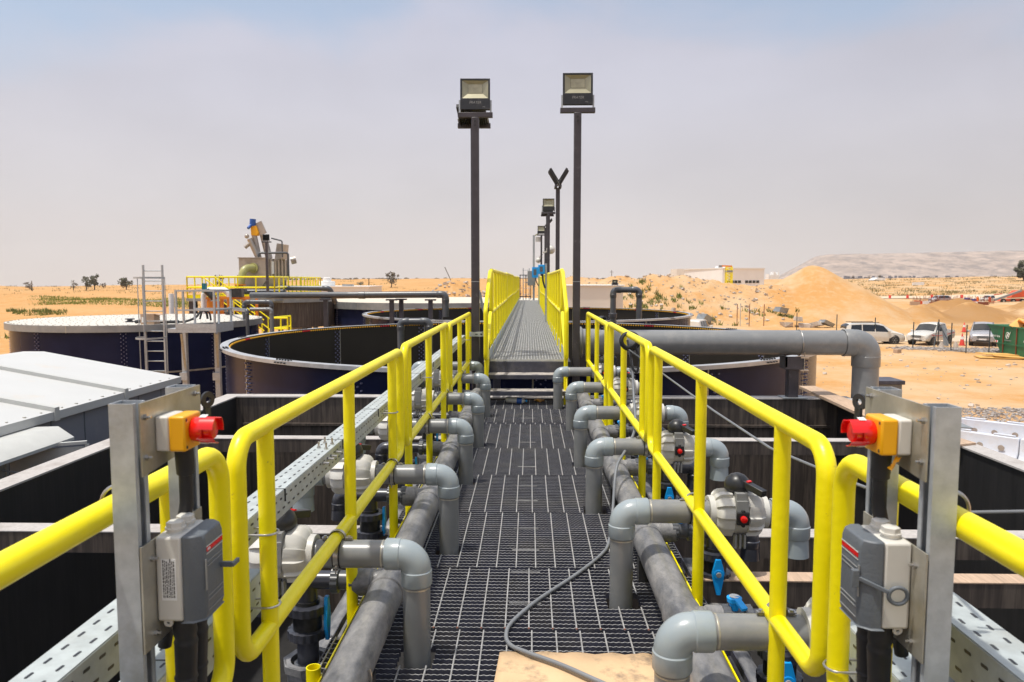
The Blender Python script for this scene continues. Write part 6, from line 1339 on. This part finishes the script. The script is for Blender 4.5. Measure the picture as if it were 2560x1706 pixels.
# ------------------------------------------------------------------ vehicles
def vehicle(name, label, loc, rz, st, Ln, paint, win, wheels, wr=0.36, extras=None, group='vehicles parked beyond the fence', cat='car'):
    """st: stations (x, zs, wb, zb, wr_, zr, zc); x along the length, front at +x"""
    t = thing(name, label, cat, loc, group, rz=rz)
    def S(x, tt, sd, off=0.0):
        xs = [q[0] for q in st]; k = 0
        while k < len(st) - 2 and x > xs[k + 1]: k += 1
        f = max(0, min(1, (x - xs[k]) / (xs[k + 1] - xs[k]))); zs, wb_, zb, wr2, zr, zc = [st[k][i] + (st[k + 1][i] - st[k][i]) * f for i in range(1, 7)]
        if tt <= 1: bul = 0.05 * math.sin(PI * min(1, tt * 1.1)); return Vector((x, sd * (wb_ * (0.95 + 0.05 * sst(0, .5, tt)) + bul * 0.4 + off), zs + (zb - zs) * tt))
        if tt <= 2: f = tt - 1; return Vector((x, sd * (wb_ + (wr2 - wb_) * f + off), zb + (zr - zb) * f))
        f = tt - 2; return Vector((x, sd * (wr2 * (1 - f)), zr + (zc - zr) * math.sin(f * PI / 2) + off))
    X = [st[0][0] + (st[-1][0] - st[0][0]) * i / 56 for i in range(57)]; TT = [0, 0.15, 0.35, 0.55, 0.75, 0.92, 1, 1.15, 1.5, 1.85, 2, 2.15, 2.5, 3]
    ring = [(a, 1) for a in TT] + [(a, -1) for a in reversed(TT[:-1])]
    b_ = MB(); b_.grid([S(x, a, sd) for x in X for a, sd in ring], len(ring), len(X), close=True)
    n = len(ring); b_.face(*range(n)); b_.face(*[(len(X) - 1) * n + k for k in reversed(range(n))])
    bd = part('body', b_, paint, t, ang=30)
    for (nm, x0, x1, t0, t1, sides) in win:
        for sd in sides:
            w_ = MB(); nu, nv = 10, 6
            pts = []
            for j in range(nv):
                tt = t0 + (t1 - t0) * j / (nv - 1)
                for i in range(nu):
                    sk = (x1[0] if isinstance(x1, tuple) else x1); sk2 = (x1[1] if isinstance(x1, tuple) else x1); a0 = (x0[0] if isinstance(x0, tuple) else x0); a1 = (x0[1] if isinstance(x0, tuple) else x0)
                    f = j / (nv - 1); xa = a0 + (a1 - a0) * f; xb = sk + (sk2 - sk) * f
                    pts.append(S(xa + (xb - xa) * i / (nu - 1), tt, sd, 0.008))
            w_.grid(pts, nu, nv); part(nm, w_, M_glassd, t)
    ar = MB()
    for x, sd in [(x, sd) for x in wheels for sd in (-1, 1)]:
        yb = S(x, 0.35, 1).y
        ar.cyl((x, sd * (yb + 0.004), wr + 0.02), (x, sd * (yb - 0.3), wr + 0.02), wr + 0.07, 24)
        w_ = MB(); w_.lathe((x, sd * (yb - 0.2), wr), (0, sd, 0), [(0, wr * 0.9), (0.02, wr), (0.20, wr), (0.22, wr * 0.93), (0.222, wr * 0.66)], 28); wh_ = part('wheel', w_, M_tyre, t)
        r_ = MB(); r_.lathe((x, sd * (yb + 0.018), wr), (0, sd, 0), [(0, wr * 0.66), (0.006, wr * 0.62), (-0.01, wr * 0.5), (-0.012, 0.02)], 24)
        for k in range(6): a = k * PI / 3; r_.bar((x, sd * (yb + 0.012), wr), (x + math.cos(a) * wr * 0.6, sd * (yb + 0.016), wr + math.sin(a) * wr * 0.6), 0.05, 0.02)
        part('rim', r_, M_chrome, wh_)
    part('wheel_arch', ar, M_tyre, t)
    F = st[-1][0]; wv = st[-1][2]
    for sd in (-1, 1):
        h = MB(); x0 = F - 0.16; h.ext([(F + 0.012, sd * wv * 0.60, 0.66), (F - 0.30, sd * (wv + 0.07), 0.70), (F - 0.34, sd * (wv + 0.07), 0.86), (F - 0.02, sd * wv * 0.58, 0.84)], (0.02, sd * 0.012, 0)); part('headlight', h, M_lens, t)
    part('grille', MB().bx(F + 0.004, F + 0.03, -wv * 0.52, wv * 0.52, 0.66, 0.84), M_bluegrey, t, bevel=0.01)
    part('grille_bar', MB().bx(F + 0.031, F + 0.036, -wv * 0.5, wv * 0.5, 0.74, 0.76), M_chrome, t)
    part('air_intake', MB().bx(F + 0.006, F + 0.028, -wv * 0.6, wv * 0.6, 0.38, 0.50), M_black, t)
    part('number_plate', MB().bx(F + 0.03, F + 0.038, -0.26, 0.26, 0.50, 0.62), M_white, t)
    mr_ = MB()
    for sd in (-1, 1): pp = S(F * 0.42, 1.15, sd); mr_.box((pp.x, pp.y + sd * 0.13, pp.z + 0.06), (0.14, 0.22, 0.17))
    part('wing_mirror', mr_, paint, t, bevel=0.03)
    if extras: extras(t, S)
    return t
# stations: x, sill z, half width, belt z, roof half width, roof edge z, centre z
VAN = [(-2.36, 0.42, 0.78, 0.92, 0.70, 1.02, 1.08), (-2.30, 0.26, 0.86, 1.02, 0.72, 1.45, 1.50), (-2.05, 0.24, 0.90, 1.04, 0.72, 1.62, 1.70), (-1.0, 0.24, 0.90, 1.00, 0.74, 1.68, 1.75), (0.2, 0.24, 0.90, 0.98, 0.74, 1.66, 1.74), (0.75, 0.24, 0.90, 0.97, 0.72, 1.52, 1.62), (1.35, 0.24, 0.90, 0.96, 0.76, 1.12, 1.20), (1.75, 0.24, 0.89, 0.90, 0.80, 0.98, 1.04), (2.15, 0.24, 0.84, 0.78, 0.72, 0.86, 0.92), (2.36, 0.30, 0.70, 0.62, 0.58, 0.70, 0.74)]
def vx(t, S):
    m_ = MB(); 
    for sd in (-1, 1): m_.bar((-1.9, sd * 0.66, 1.76), (0.3, sd * 0.66, 1.78), 0.05)
    part('roof_rail', m_, M_black, t)
vehicle('parked_minivan', 'long white minivan parked side-on behind the large pipe elbow', (28.5, 62.8, G0), math.radians(-4), VAN, 4.7, M_carw, [('side_window', (-2.0, -1.92), (-1.12, -1.12), 1.1, 1.9, (-1, 1)), ('side_window', (-1.05, -1.05), (-0.1, -0.1), 1.1, 1.9, (-1, 1)), ('side_window', (-0.03, -0.03), (1.15, 0.62), 1.1, 1.9, (-1, 1)), ('windshield', 0.72, 1.38, 2.02, 3.0, (-1, 1)), ('rear_window', -2.33, -2.1, 2.02, 3.0, (-1, 1))], (-1.42, 1.45), 0.345, vx)
PK = [(-2.62, 0.50, 0.84, 0.98, 0.80, 1.02, 1.02), (-2.58, 0.45, 0.88, 1.02, 0.84, 1.06, 1.06), (-1.15, 0.40, 0.88, 1.02, 0.84, 1.06, 1.06), (-1.12, 0.36, 0.88, 1.05, 0.70, 1.66, 1.70), (-0.9, 0.36, 0.88, 1.05, 0.70, 1.74, 1.80), (0.2, 0.36, 0.88, 1.03, 0.70, 1.72, 1.79), (0.45, 0.36, 0.88, 1.03, 0.70, 1.64, 1.72), (1.15, 0.36, 0.89, 1.02, 0.76, 1.12, 1.20), (1.8, 0.38, 0.89, 0.98, 0.80, 1.04, 1.12), (2.35, 0.38, 0.86, 0.84, 0.76, 0.94, 1.0), (2.55, 0.42, 0.72, 0.66, 0.62, 0.80, 0.84)]
def px_(t, S):
    part('load_bed', MB().bx(-2.5, -1.2, -0.74, 0.74, 1.062, 1.075), M_black, t); m_ = MB()
    for sd in (-1, 1): m_.box((-1.85, sd * 0.80, 1.09), (1.4, 0.08, 0.05))
    m_.bx(-2.60, -2.52, -0.8, 0.8, 1.062, 1.12); part('bed_rail', m_, M_carw, t)
    m_ = MB()
    for sd in (-1, 1):
        P = [S(x, tt, sd, 0.012) for x, tt in ((-2.4, 0.80), (-0.5, 0.62), (0.9, 0.60), (1.9, 0.86))]
        for a, b_ in zip(P, P[1:]): m_.bar(a, b_, 0.008, 0.05)
    part('side_stripe', m_, M_red, t); m_ = MB()
    for sd in (-1, 1): m_.box((1.5, sd * 0.9, 0.8), (1.6, 0.06, 0.06))
vehicle('parked_pickup', 'white double cab pickup with red side stripe parked behind the fence', (33.1, 62.4, G0), math.radians(-140.6), PK, 5.2, M_carw, [('side_window', (-0.95, -0.88), (-0.12, -0.12), 1.12, 1.88, (-1, 1)), ('side_window', (-0.05, -0.05), (0.95, 0.48), 1.12, 1.88, (-1, 1)), ('windshield', 0.5, 1.18, 2.03, 3.0, (-1, 1))], (-1.55, 1.55), 0.385, px_, cat='pickup')
SUV = [(-2.3, 0.45, 0.82, 1.0, 0.74, 1.05, 1.08), (-2.22, 0.36, 0.90, 1.05, 0.72, 1.60, 1.66), (-1.9, 0.34, 0.92, 1.06, 0.73, 1.72, 1.78), (0.0, 0.34, 0.92, 1.05, 0.73, 1.74, 1.80), (0.35, 0.34, 0.92, 1.05, 0.72, 1.66, 1.74), (1.0, 0.34, 0.92, 1.04, 0.78, 1.16, 1.24), (1.7, 0.34, 0.92, 1.0, 0.82, 1.06, 1.14), (2.15, 0.36, 0.88, 0.86, 0.78, 0.96, 1.0), (2.34, 0.40, 0.74, 0.66, 0.64, 0.80, 0.84)]
vehicle('parked_suv', 'silver SUV facing the camera beside the green skip', (37.2, 62.1, G0), math.radians(-121), SUV, 4.7, M_cars, [('side_window', (-1.95, -1.85), (-1.0, -1.0), 1.1, 1.9, (-1, 1)), ('side_window', (-0.92, -0.92), (0.85, 0.4), 1.1, 1.9, (-1, 1)), ('windshield', 0.38, 1.03, 2.03, 3.0, (-1, 1))], (-1.4, 1.45), 0.38, vx)
vehicle('parked_suv', 'white SUV whose roof shows above the second round tank at the right', (15.1, 67.5, G0), math.radians(62), SUV, 4.7, M_carw, [('side_window', (-1.95, -1.85), (-1.35, -1.35), 1.1, 1.9, (-1, 1)), ('side_window', (-1.27, -1.27), (-0.42, -0.42), 1.1, 1.9, (-1, 1)), ('side_window', (-0.34, -0.34), (0.85, 0.4), 1.1, 1.9, (-1, 1)), ('windshield', 0.38, 1.03, 2.03, 3.0, (-1, 1))], (-1.4, 1.45), 0.38)
vehicle('distant_pickup', 'small white pickup on the far building site beside the orange lift', (AT(2450, 0, 178), 178, G0), math.radians(-150), PK, 5.2, M_carw, [('side_window', (-0.95, -0.88), (0.95, 0.48), 1.12, 1.88, (-1, 1)), ('windshield', 0.5, 1.18, 2.03, 3.0, (-1, 1))], (-1.55, 1.55), 0.385, cat='pickup', group='vehicles on the far building site')
vehicle('distant_truck', 'grey van on the far building site', (AT(2330, 0, 178), 178, G0), math.radians(190), VAN, 4.7, M_cars, [('side_window', (-2.0, -1.92), (1.15, 0.62), 1.1, 1.9, (-1, 1)), ('windshield', 0.72, 1.38, 2.02, 3.0, (-1, 1))], (-1.42, 1.45), 0.345, cat='van', group='vehicles on the far building site')

# boom lift
bl = thing('boom_lift', 'orange boom lift with grey lowered boom on the far building site', 'boom lift', (AT(2505, 0, 172), 172, G0)); bx0 = AT(2505, 0, 172)
for k, dx in enumerate((-2.2, 0.0, 2.0)): w_ = MB().lathe((bx0 + dx, 171.2, G0 + 0.55), (0, 1, 0), [(0, 0.4), (0.02, 0.55), (0.4, 0.55), (0.42, 0.4)], 20); wq = part('wheel', w_, M_tyre, bl, True); part('rim', MB().cyl((bx0 + dx, 171.17, G0 + 0.55), (bx0 + dx, 171.21, G0 + 0.55), 0.25, 14), M_chrome, wq, True)
part('chassis', MB().ext([(bx0 - 2.6, 171.5, G0 + 0.55), (bx0 + 2.3, 171.5, G0 + 0.6), (bx0 + 2.2, 171.5, G0 + 1.15), (bx0 - 2.2, 171.5, G0 + 0.95)], (0, 1.8, 0)), M_boom, bl, True)
part('turntable', MB().ext([(bx0 - 0.6, 171.3, G0 + 1.3), (bx0 + 2.4, 171.3, G0 + 1.5), (bx0 + 2.5, 171.3, G0 + 2.9), (bx0 + 0.8, 171.3, G0 + 3.0), (bx0 - 0.1, 171.3, G0 + 2.2)], (0, 1.8, 0)), M_boom, bl, True, bevel=0.05)
part('boom', MB().bar((bx0 + 1.4, 171.0, G0 + 2.9), (bx0 - 4.9, 170.2, G0 + 0.8), 0.42), M_ribgrey, bl, True); part('basket', MB().bx(bx0 - 6.0, bx0 - 4.9, 169.8, 170.6, G0 + 0.35, G0 + 0.5).bx(bx0 - 6.0, bx0 - 5.9, 169.8, 170.6, G0 + 0.5, G0 + 1.5).bar((bx0 - 4.5, 171.0, G0 + 2.0), (bx0 - 2.6, 171.2, G0 + 2.2), 0.2), M_boom, bl, True)
# building site clutter
rg = random.Random(21)
cols = [(M_rust, 'rusty reinforcement starter bars'), (M_wood, 'pale formwork panel')]
for k in range(26):
    px = 2268 + k * 7.4 + rg.uniform(-2, 2); Y = 165 + rg.uniform(-3, 5); x = AT(px, 0, Y); mb = MB()
    for q in range(4): xx = x + q * 0.25; mb.cyl((xx, Y, G0), (xx, Y, G0 + rg.uniform(1.0, 2.0)), 0.05, 4)
    solo('starter_bars', mb, M_rust, '%s cluster of rusty starter bars from the left on the far building site' % (['first'] + ORDX[1:])[k], 'rebar', 'rebar clusters on the far building site')
for k in range(12):
    px = 2275 + k * 15 + rg.uniform(-5, 5); Y = 160 + rg.uniform(-3, 3); x = AT(px, 0, Y)
    solo('formwork_panel', MB().box((x, Y, G0 + 0.45), (rg.uniform(1.5, 3), 0.2, rg.uniform(0.5, 0.9)), Matrix.Rotation(rg.uniform(-0.1, 0.1), 3, 'Y')), [M_wood, M_boom, M_bldgw, M_rust][k % 4], '%s formwork panel, %s from the left, among the rebar on the far site' % (['tan', 'red', 'white', 'brown'][k % 4], (['first'] + ORDX[1:])[k]), 'formwork panel', 'formwork panels on the far building site')
for k, (px, s_) in enumerate(((2398, 1.0), (2414, 0.8))): solo('blue_drum', MB().lathe((AT(px, 0, 172), 172, G0), (0, 0, 1), [(0, 0.6), (0.1, 0.62), (1.3 * s_, 0.62), (1.32 * s_, 0.3)], 16), M_motor, ['left and larger', 'right and smaller'][k] + ' blue drum on the far building site', 'drum', 'blue drums on the site')
for k, px in enumerate((2210, 2253, 2312, 2385)): solo('red_marker_drum', MB().lathe((AT(px, 0, 195), 195, gz(AT(px, 0, 195), 195)), (0, 0, 1), [(0, 0.3), (0.95, 0.3), (1.0, 0.1)], 12), M_cone, ['first', 'second', 'third', 'fourth'][k] + ' small red marker from the left along the far pale track', 'marker', 'red markers along the far track')
for k in range(4): solo('white_marker', MB().bx(AT(2268 + k * 7, 0, 300) - 0.6, AT(2268 + k * 7, 0, 300) + 0.5, 300, 300.5, gz(AT(2268 + k * 7, 0, 300), 300), gz(AT(2268 + k * 7, 0, 300), 300) + 1.2), M_white, '%s tiny white block from the left in a row on the far plain' % (['first'] + ORDX[1:])[k], 'block', 'tiny white blocks on the far plain')
solo('white_tent', MB().ext([(AT(2168, 0, 380), 380, 0.0), (AT(2200, 0, 380), 380, -0.4), (AT(2196, 0, 380), 380, 1.0), (AT(2180, 0, 380), 380, 1.3)], (0, 6, 0)), M_white, 'small white tent on the plain left of the big tree', 'tent')
mf = thing('mesh_enclosure', 'dark framed mesh enclosure on the plain at the right edge', 'fence', (AT(2545, 0, 230), 230, -3)); m_ = MB(); xa = AT(2527, 0, 215); zz = gz(xa, 215) - 0.2
for k in range(7): m_.cyl((xa + k * 1.05, 215, zz), (xa + k * 1.05, 215, zz + 2.1), 0.07, 6)
m_.bar((xa, 215, zz + 2.05), (xa + 6.5, 215, zz + 2.05), 0.1); m_.bar((xa, 215, zz + 0.1), (xa + 6.5, 215, zz + 0.1), 0.1); part('frame', m_, M_mesh, mf, True)
# person on the site
def person(x, y, z, rz):
    me = bpy.data.meshes.new('person'); V = [(0, 0, 0.92), (0, 0, 1.15), (0, 0.01, 1.42), (0, 0, 1.52), (0, -0.02, 1.66), (0, -0.01, 1.74), (-0.19, 0, 1.40), (-0.26, -0.03, 1.12), (-0.24, -0.18, 0.92), (0.19, 0, 1.40), (0.27, -0.02, 1.12), (0.25, -0.10, 0.88), (-0.10, 0, 0.88), (-0.12, -0.03, 0.50), (-0.13, 0.03, 0.08), (-0.13, -0.12, 0.04), (0.10, 0, 0.88), (0.12, 0.0, 0.50), (0.14, 0.05, 0.08), (0.14, -0.1, 0.04)]
    E_ = [(0, 1), (1, 2), (2, 3), (3, 4), (4, 5), (2, 6), (6, 7), (7, 8), (2, 9), (9, 10), (10, 11), (0, 12), (12, 13), (13, 14), (14, 15), (0, 16), (16, 17), (17, 18), (18, 19)]
    R_ = [0.15, 0.14, 0.15, 0.06, 0.10, 0.09, 0.075, 0.05, 0.04, 0.075, 0.05, 0.04, 0.10, 0.07, 0.05, 0.04, 0.10, 0.07, 0.05, 0.04]
    me.from_pydata(V, E_, []); o = bpy.data.objects.new('person', me); COL.objects.link(o); sk = o.modifiers.new('skin', 'SKIN'); 
    lay = me.skin_vertices[0] if me.skin_vertices else None
    if lay is None:
        bm = bmesh.new(); bm.from_mesh(me); bm.verts.layers.skin.verify(); bm.to_mesh(me); bm.free(); lay = me.skin_vertices[0]
    for i, r in enumerate(R_): lay.data[i].radius = (r, r * 0.8)
    lay.data[0].use_root = True
    o.modifiers.new('sub', 'SUBSURF').levels = 1; me.materials.append(M_hivis); o.location = (x, y, z); o.rotation_euler = (0, 0, rz)
    for pnm, mm, mbp in (('head', M_skin, MB().ball((0, -0.01, 1.66), 0.108, 12, 8, (0.85, 1, 1.15)).ball((0, -0.12, 1.65), 0.022, 6, 4)), ('hard_hat', M_white, MB().lathe((0, 0, 1.70), (0, 0, 1), [(0, 0.15), (0.02, 0.125), (0.07, 0.10), (0.10, 0.04)], 14))): part(pnm, mbp, mm, o)
    return tag(o, 'person in orange work clothes and white hard hat standing by the far pickup', 'person')
person(AT(2423, 0, 160), 160, gz(AT(2423, 0, 160), 160), 0.5).scale = (1.15, 1.15, 1.1)

# skip with debris
sk_ = thing('waste_skip', 'green steel waste skip with white lettering at the right edge', 'skip', (36, 53, G0))
A0 = Vector((33.48, 54.7, 0)); dL = Vector((-0.10, -0.995, 0)).normalized(); dW = Vector((0.995, -0.10, 0)).normalized(); Ls, Ws = 6.0, 2.4
def SK(l, w, z): p = A0 + dL * l + dW * w; return (p.x, p.y, G0 + z)
m_ = MB(); n0 = m_.vs([SK(1.2, 0.0, 0.12), SK(Ls - 0.7, 0.0, 0.12), SK(Ls - 0.7, Ws, 0.12), SK(1.2, Ws, 0.12), SK(-0.8, -0.0, 2.05), SK(Ls, 0, 2.05), SK(Ls, Ws, 2.05), SK(-0.8, Ws, 2.05), SK(1.22, 0.06, 0.2), SK(Ls - .72, 0.06, 0.2), SK(Ls - .72, Ws - 0.06, 0.2), SK(1.22, Ws - 0.06, 0.2), SK(-0.72, 0.06, 2.05), SK(Ls - .08, 0.06, 2.05), SK(Ls - .08, Ws - 0.06, 2.05), SK(-0.72, Ws - 0.06, 2.05)])
for q in ((0, 1, 5, 4), (1, 2, 6, 5), (2, 3, 7, 6), (3, 0, 4, 7), (3, 2, 1, 0), (8, 12, 13, 9), (9, 13, 14, 10), (10, 14, 15, 11), (11, 15, 12, 8), (8, 9, 10, 11), (4, 5, 13, 12), (5, 6, 14, 13), (6, 7, 15, 14), (7, 4, 12, 15)): m_.face(*[n0 + k for k in q])
part('body', m_, M_green, sk_, True)
m_ = MB()
for z, a, b_ in ((2.03, -0.81, Ls), (0.82, 0.47, Ls - .4)): m_.bar(SK(a, -0.03, z), SK(b_, -0.03, z), 0.07, 0.09)
part('rim_bar', m_, M_green, sk_, True); m_ = MB()
[part('rusty_rib', MB().bar(SK(l_, -0.04, 0.15), SK(l_, -0.04, 1.98), 0.07, 0.05), M_rust, sk_, True) for l_ in (1.5, 3.2)]
ang_ = math.atan2(dL.y, dL.x)
def sktext(b, s, l, z, nm='lettering'):
    p = SK(l, -0.075, z); return text(nm, b, s, (p[0] - 36, p[1] - 53, p[2] - G0), (PI / 2, 0, ang_), M_white, sk_, 0.004)
sktext('BAAD 50 56', 0.19, 0.62, 1.28); sktext('10', 0.2, 4.2, 1.15)
pz = SK(2.1, -0.07, 1.42); lg_ = MB(); lg_.torus(pz, dW, 0.21, 0.02, 24, 6); lg_.bar((pz[0] + dL.x * -0.1, pz[1] + dL.y * -0.1, pz[2] - 0.12), (pz[0], pz[1], pz[2] + 0.12), 0.035); lg_.bar((pz[0], pz[1], pz[2] + 0.12), (pz[0] + dL.x * 0.1, pz[1] + dL.y * 0.1, pz[2] - 0.12), 0.035); lg_.bar((pz[0] + dL.x * 0.18, pz[1] + dL.y * 0.18, pz[2] - 0.02), (pz[0] + dL.x * 0.36, pz[1] + dL.y * 0.36, pz[2] + 0.26), 0.03)
part('emblem', lg_, M_white, sk_, True); m_ = MB(); m_.box(SK(2.15, -0.07, 1.08), (0.02, 0.9, 0.05), Matrix.Rotation(ang_ + PI / 2, 3, 'Z')); part('faded_line', m_, M_band, sk_, True)
m_ = MB(); m_.box(SK(0.72, -0.08, 0.92), (0.02, 0.34, 0.15), Matrix.Rotation(ang_ + PI / 2, 3, 'Z')); hz_ = part('hazard_plate', m_, M_white, sk_, True); m_ = MB(); m_.box(SK(0.72, -0.095, 0.92), (0.015, 0.10, 0.15), Matrix.Rotation(ang_ + PI / 2, 3, 'Z')); part('red_band', m_, M_red, hz_, True)
rg = random.Random(2)
for k in range(16):
    mm = [M_orangep, M_wood, M_ply, M_orange, M_rust, M_motor, M_white, M_black][k % 8]; c_ = SK(0.3 + rg.random() * 3.6, 0.3 + rg.random() * 1.2, 2.05 + rg.uniform(-0.05, 0.30))
    solo('debris_piece', MB().box(c_, (rg.uniform(0.5, 1.3), rg.uniform(0.3, 0.7), 0.05), Matrix.Rotation(rg.uniform(0, 3), 3, 'Z') @ Matrix.Rotation(rg.uniform(-0.7, 0.7), 3, 'X') @ Matrix.Rotation(rg.uniform(-0.6, 0.6), 3, 'Y')), mm, '%s scrap piece heaped on the green skip' % (['orange', 'tan', 'yellow wooden', 'amber', 'rusty', 'blue', 'white', 'black'][k % 8] if k < 8 else ['second orange', 'second tan', 'second yellow wooden', 'second amber', 'second rusty', 'second blue', 'second white', 'second black'][k % 8]), 'scrap', 'scrap pieces heaped in the skip')
# plywood sheets
for k, (dx, dy, dz, rz, s_) in enumerate(((0, 0, 0.06, -0.25, 1.0), (0.5, 0.9, 0.2, -0.05, 0.85), (0.9, -0.2, 0.13, -0.42, 0.95))):
    solo('plywood_sheet', MB().box((31.6 + dx, 51.0 + dy, G0 + dz), (2.5 * s_, 1.4, 0.05), Matrix.Rotation(rz, 3, 'Z') @ Matrix.Rotation(0.03 * k, 3, 'Y')), M_ply, ['lowest of the yellow plywood sheets on the sand by the skip', 'topmost yellow plywood sheet lying nearest the skip', 'middle yellow plywood sheet sticking out at the right'][k], 'plywood sheet', 'plywood sheets stacked on the sand')
solo('small_block', MB().box((26.6, 54.5, G0 + 0.15), (0.45, 0.35, 0.3), Matrix.Rotation(0.5, 3, 'Z')), M_wood, 'small brown block alone on the sand in front of the pickup', 'block', bevel=0.02)
def cone(x, y, lab):
    t = thing('traffic_cone', lab, 'traffic cone', (x, y, G0), 'traffic cones'); part('base', MB().box((0, 0, 0.03), (0.42, 0.42, 0.05)), M_cone, t); b_ = part('cone_body', MB().lathe((0, 0, 0.055), (0, 0, 1), [(0, 0.19), (0.9, 0.035), (0.92, 0.02)], 18), M_cone, t); part('white_band', MB().lathe((0, 0, 0.5), (0, 0, 1), [(0, 0.118), (0.22, 0.081)], 18, cap=False), M_white, t); return t
cone(34.9, 61.0, 'red traffic cone leaning by the back of the white pickup'); cone(44.2, 77.0, 'red traffic cone with white band further back, left of the silver SUV')
# fence
FP = [(22.6, 74), (25.3, 68.5), (27.6, 63.5) , (29.06, 57.9), (31.0, 57.3), (30.9, 56.1), (31.02, 54.4), (32.8, 54.76), (33.9, 53.6)]
FPp = [(1985, 70, -3.0), (2083, 66.5, -3.0), (2177, 62, -3.05), (2271, 58.0, -3.2), (2332, 60.0, -3.1), (2364, 56.2, -3.15), (2401, 54.6, -3.2), (2457, 54.4, -3.45), (2521, 53.2, -3.55)]
for k, (px, Y, zt) in enumerate(FPp):
    x = AT(px, 0, Y); solo('fence_post', MB().cyl((x, Y, G0), (x, Y, zt), 0.04, 8), M_mesh, '%s dark mesh fence post counted from the left' % ['first', 'second', 'third', 'fourth', 'fifth', 'sixth', 'seventh', 'eighth', 'ninth'][k], 'fence post', 'fence posts in front of the parked vehicles')
xx = AT(2330, 0, 60); solo('post_brace', MB().cyl((xx, 60, -3.3), (xx - 1.0, 58.6, G0), 0.035, 6).cyl((xx, 60, -3.3), (xx + 0.5, 58.8, G0), 0.03, 6), M_mesh, 'slanting braces of the corner fence post in front of the pickup', 'brace')
solo('leaning_board', MB().ext([(xx + 0.25, 59.5, G0 + 0.1), (xx + 0.55, 59.3, G0 + 0.1), (xx + 0.42, 59.7, -3.55), (xx + 0.20, 59.8, -3.5)], (0, 0.03, 0)), M_band, 'grey board leaning against the corner fence post', 'board')
for k, dx in enumerate((-0.2, 0.9)): solo('ballast_cone', MB().lathe((xx + dx, 59.0, G0), (0, 0, 1), [(0, 0.22), (0.45, 0.10)], 10), M_stone, ['left', 'right'][k] + ' pale concrete foot under the corner post braces', 'concrete foot', 'concrete feet of the fence')
m_ = MB()
for (a, b_) in ((3, 5), (5, 6), (6, 7), (7, 8)):
    pa, pb = FPp[a], FPp[b_]; A_ = Vector((AT(pa[0], 0, pa[1]), pa[1], 0)); B_ = Vector((AT(pb[0], 0, pb[1]), pb[1], 0)); L_ = (B_ - A_).length; n_ = int(L_ / 0.20)
    for i in range(-10, n_ + 1):
        for sg in (1, -1):
            x0 = i * 0.20; x1 = x0 + 2.0; z0, z1 = (0, 2.0) if sg > 0 else (2.0, 0)
            f0, f1 = max(0, -x0 / 2.0), min(1, (L_ - x0) / 2.0)
            if f1 <= f0: continue
            p0 = A_.lerp(B_, (x0 + 2.0 * f0) / L_); p1 = A_.lerp(B_, (x0 + 2.0 * f1) / L_)
            m_.bar((p0.x, p0.y, G0 + 0.05 + z0 + (z1 - z0) * f0), (p1.x, p1.y, G0 + 0.05 + z0 + (z1 - z0) * f1), 0.004)
solo('wire_mesh', m_, M_mesh, 'fine wire mesh strung between the fence posts by the skip', 'wire mesh', smooth=False)

# white plastic barriers
def barrier():
    t = thing('plastic_barrier', 'x', 'barrier', (0, 0, 0), 'white plastic barriers'); m_ = MB()
    prof = [(-0.28, 0), (0.28, 0), (0.28, 0.14), (0.12, 0.34), (0.08, 0.78), (-0.08, 0.78), (-0.12, 0.34), (-0.28, 0.14)]
    m_.ext([(-1.0, a, b_) for a, b_ in prof], (1.96, 0, 0)); b_ = part('shell', m_, M_barr, t, bevel=0.03)
    for x in (-0.55, 0.0, 0.55): part('recess', MB().lathe((x, -0.165, 0.45), (0, 1, 0.12), [(0, 0.085), (0.02, 0.085), (0.021, 0.06)], 16), M_wtop, b_)
    [part('top_handle', MB().bx(q_, q_ + 0.55, -0.05, 0.05, 0.785, 0.83), M_barr, t, bevel=0.01) for q_ in (-0.85, 0.3)]; part('side_slot', MB().box((-0.3, -0.245, 0.22), (0.3, 0.02, 0.05)).box((0.4, -0.245, 0.22), (0.3, 0.02, 0.05)), M_ribgrey, b_)
    return t
b0 = barrier()
for k, (x, y, rz) in enumerate(((13.3, 25.2, -0.75), (14.8, 23.8, -0.72), (16.3, 22.4, -0.76), (12.0, 23.6, -0.9), (13.3, 22.0, -0.85), (14.6, 20.5, -0.86))):
    o = b0 if k == 0 else copy_tree(b0); o.location = (x, y, G0); o.rotation_euler = (0, 0, rz)
    tag(o, ['first', 'second', 'third'][k % 3] + ' white plastic barrier from the left in the ' + ('back' if k < 3 else 'front') + ' row below the basin wall', 'barrier')
solo('red_barrier_panel', MB().box((13.2, 24.0, G0 + 0.45), (0.9, 0.12, 0.5), Matrix.Rotation(-0.7, 3, 'Z')), M_cone, 'red plastic piece between the two rows of white barriers', 'barrier piece', bevel=0.02)

# ------------------------------------------------------------------ dusty air
hzm = bpy.data.materials.new('dusty_air'); hzm.use_nodes = True; N = hzm.node_tree.nodes; N.clear()
ho = N.new('ShaderNodeOutputMaterial'); hv = N.new('ShaderNodeVolumePrincipled'); hv.inputs['Color'].default_value = (1.0, 0.97, 0.95, 1); hv.inputs['Density'].default_value = 0.00010; hv.inputs['Anisotropy'].default_value = 0.0
hzm.node_tree.links.new(hv.outputs[0], ho.inputs['Volume'])
hb_ = MB().bx(-3900, 3900, -3900, 3900, -60, 175)
hzo = part('haze', hb_, hzm, smooth=False); tag(hzo, 'thin pinkish dust haze filling the air over the desert', 'haze', kind='stuff')
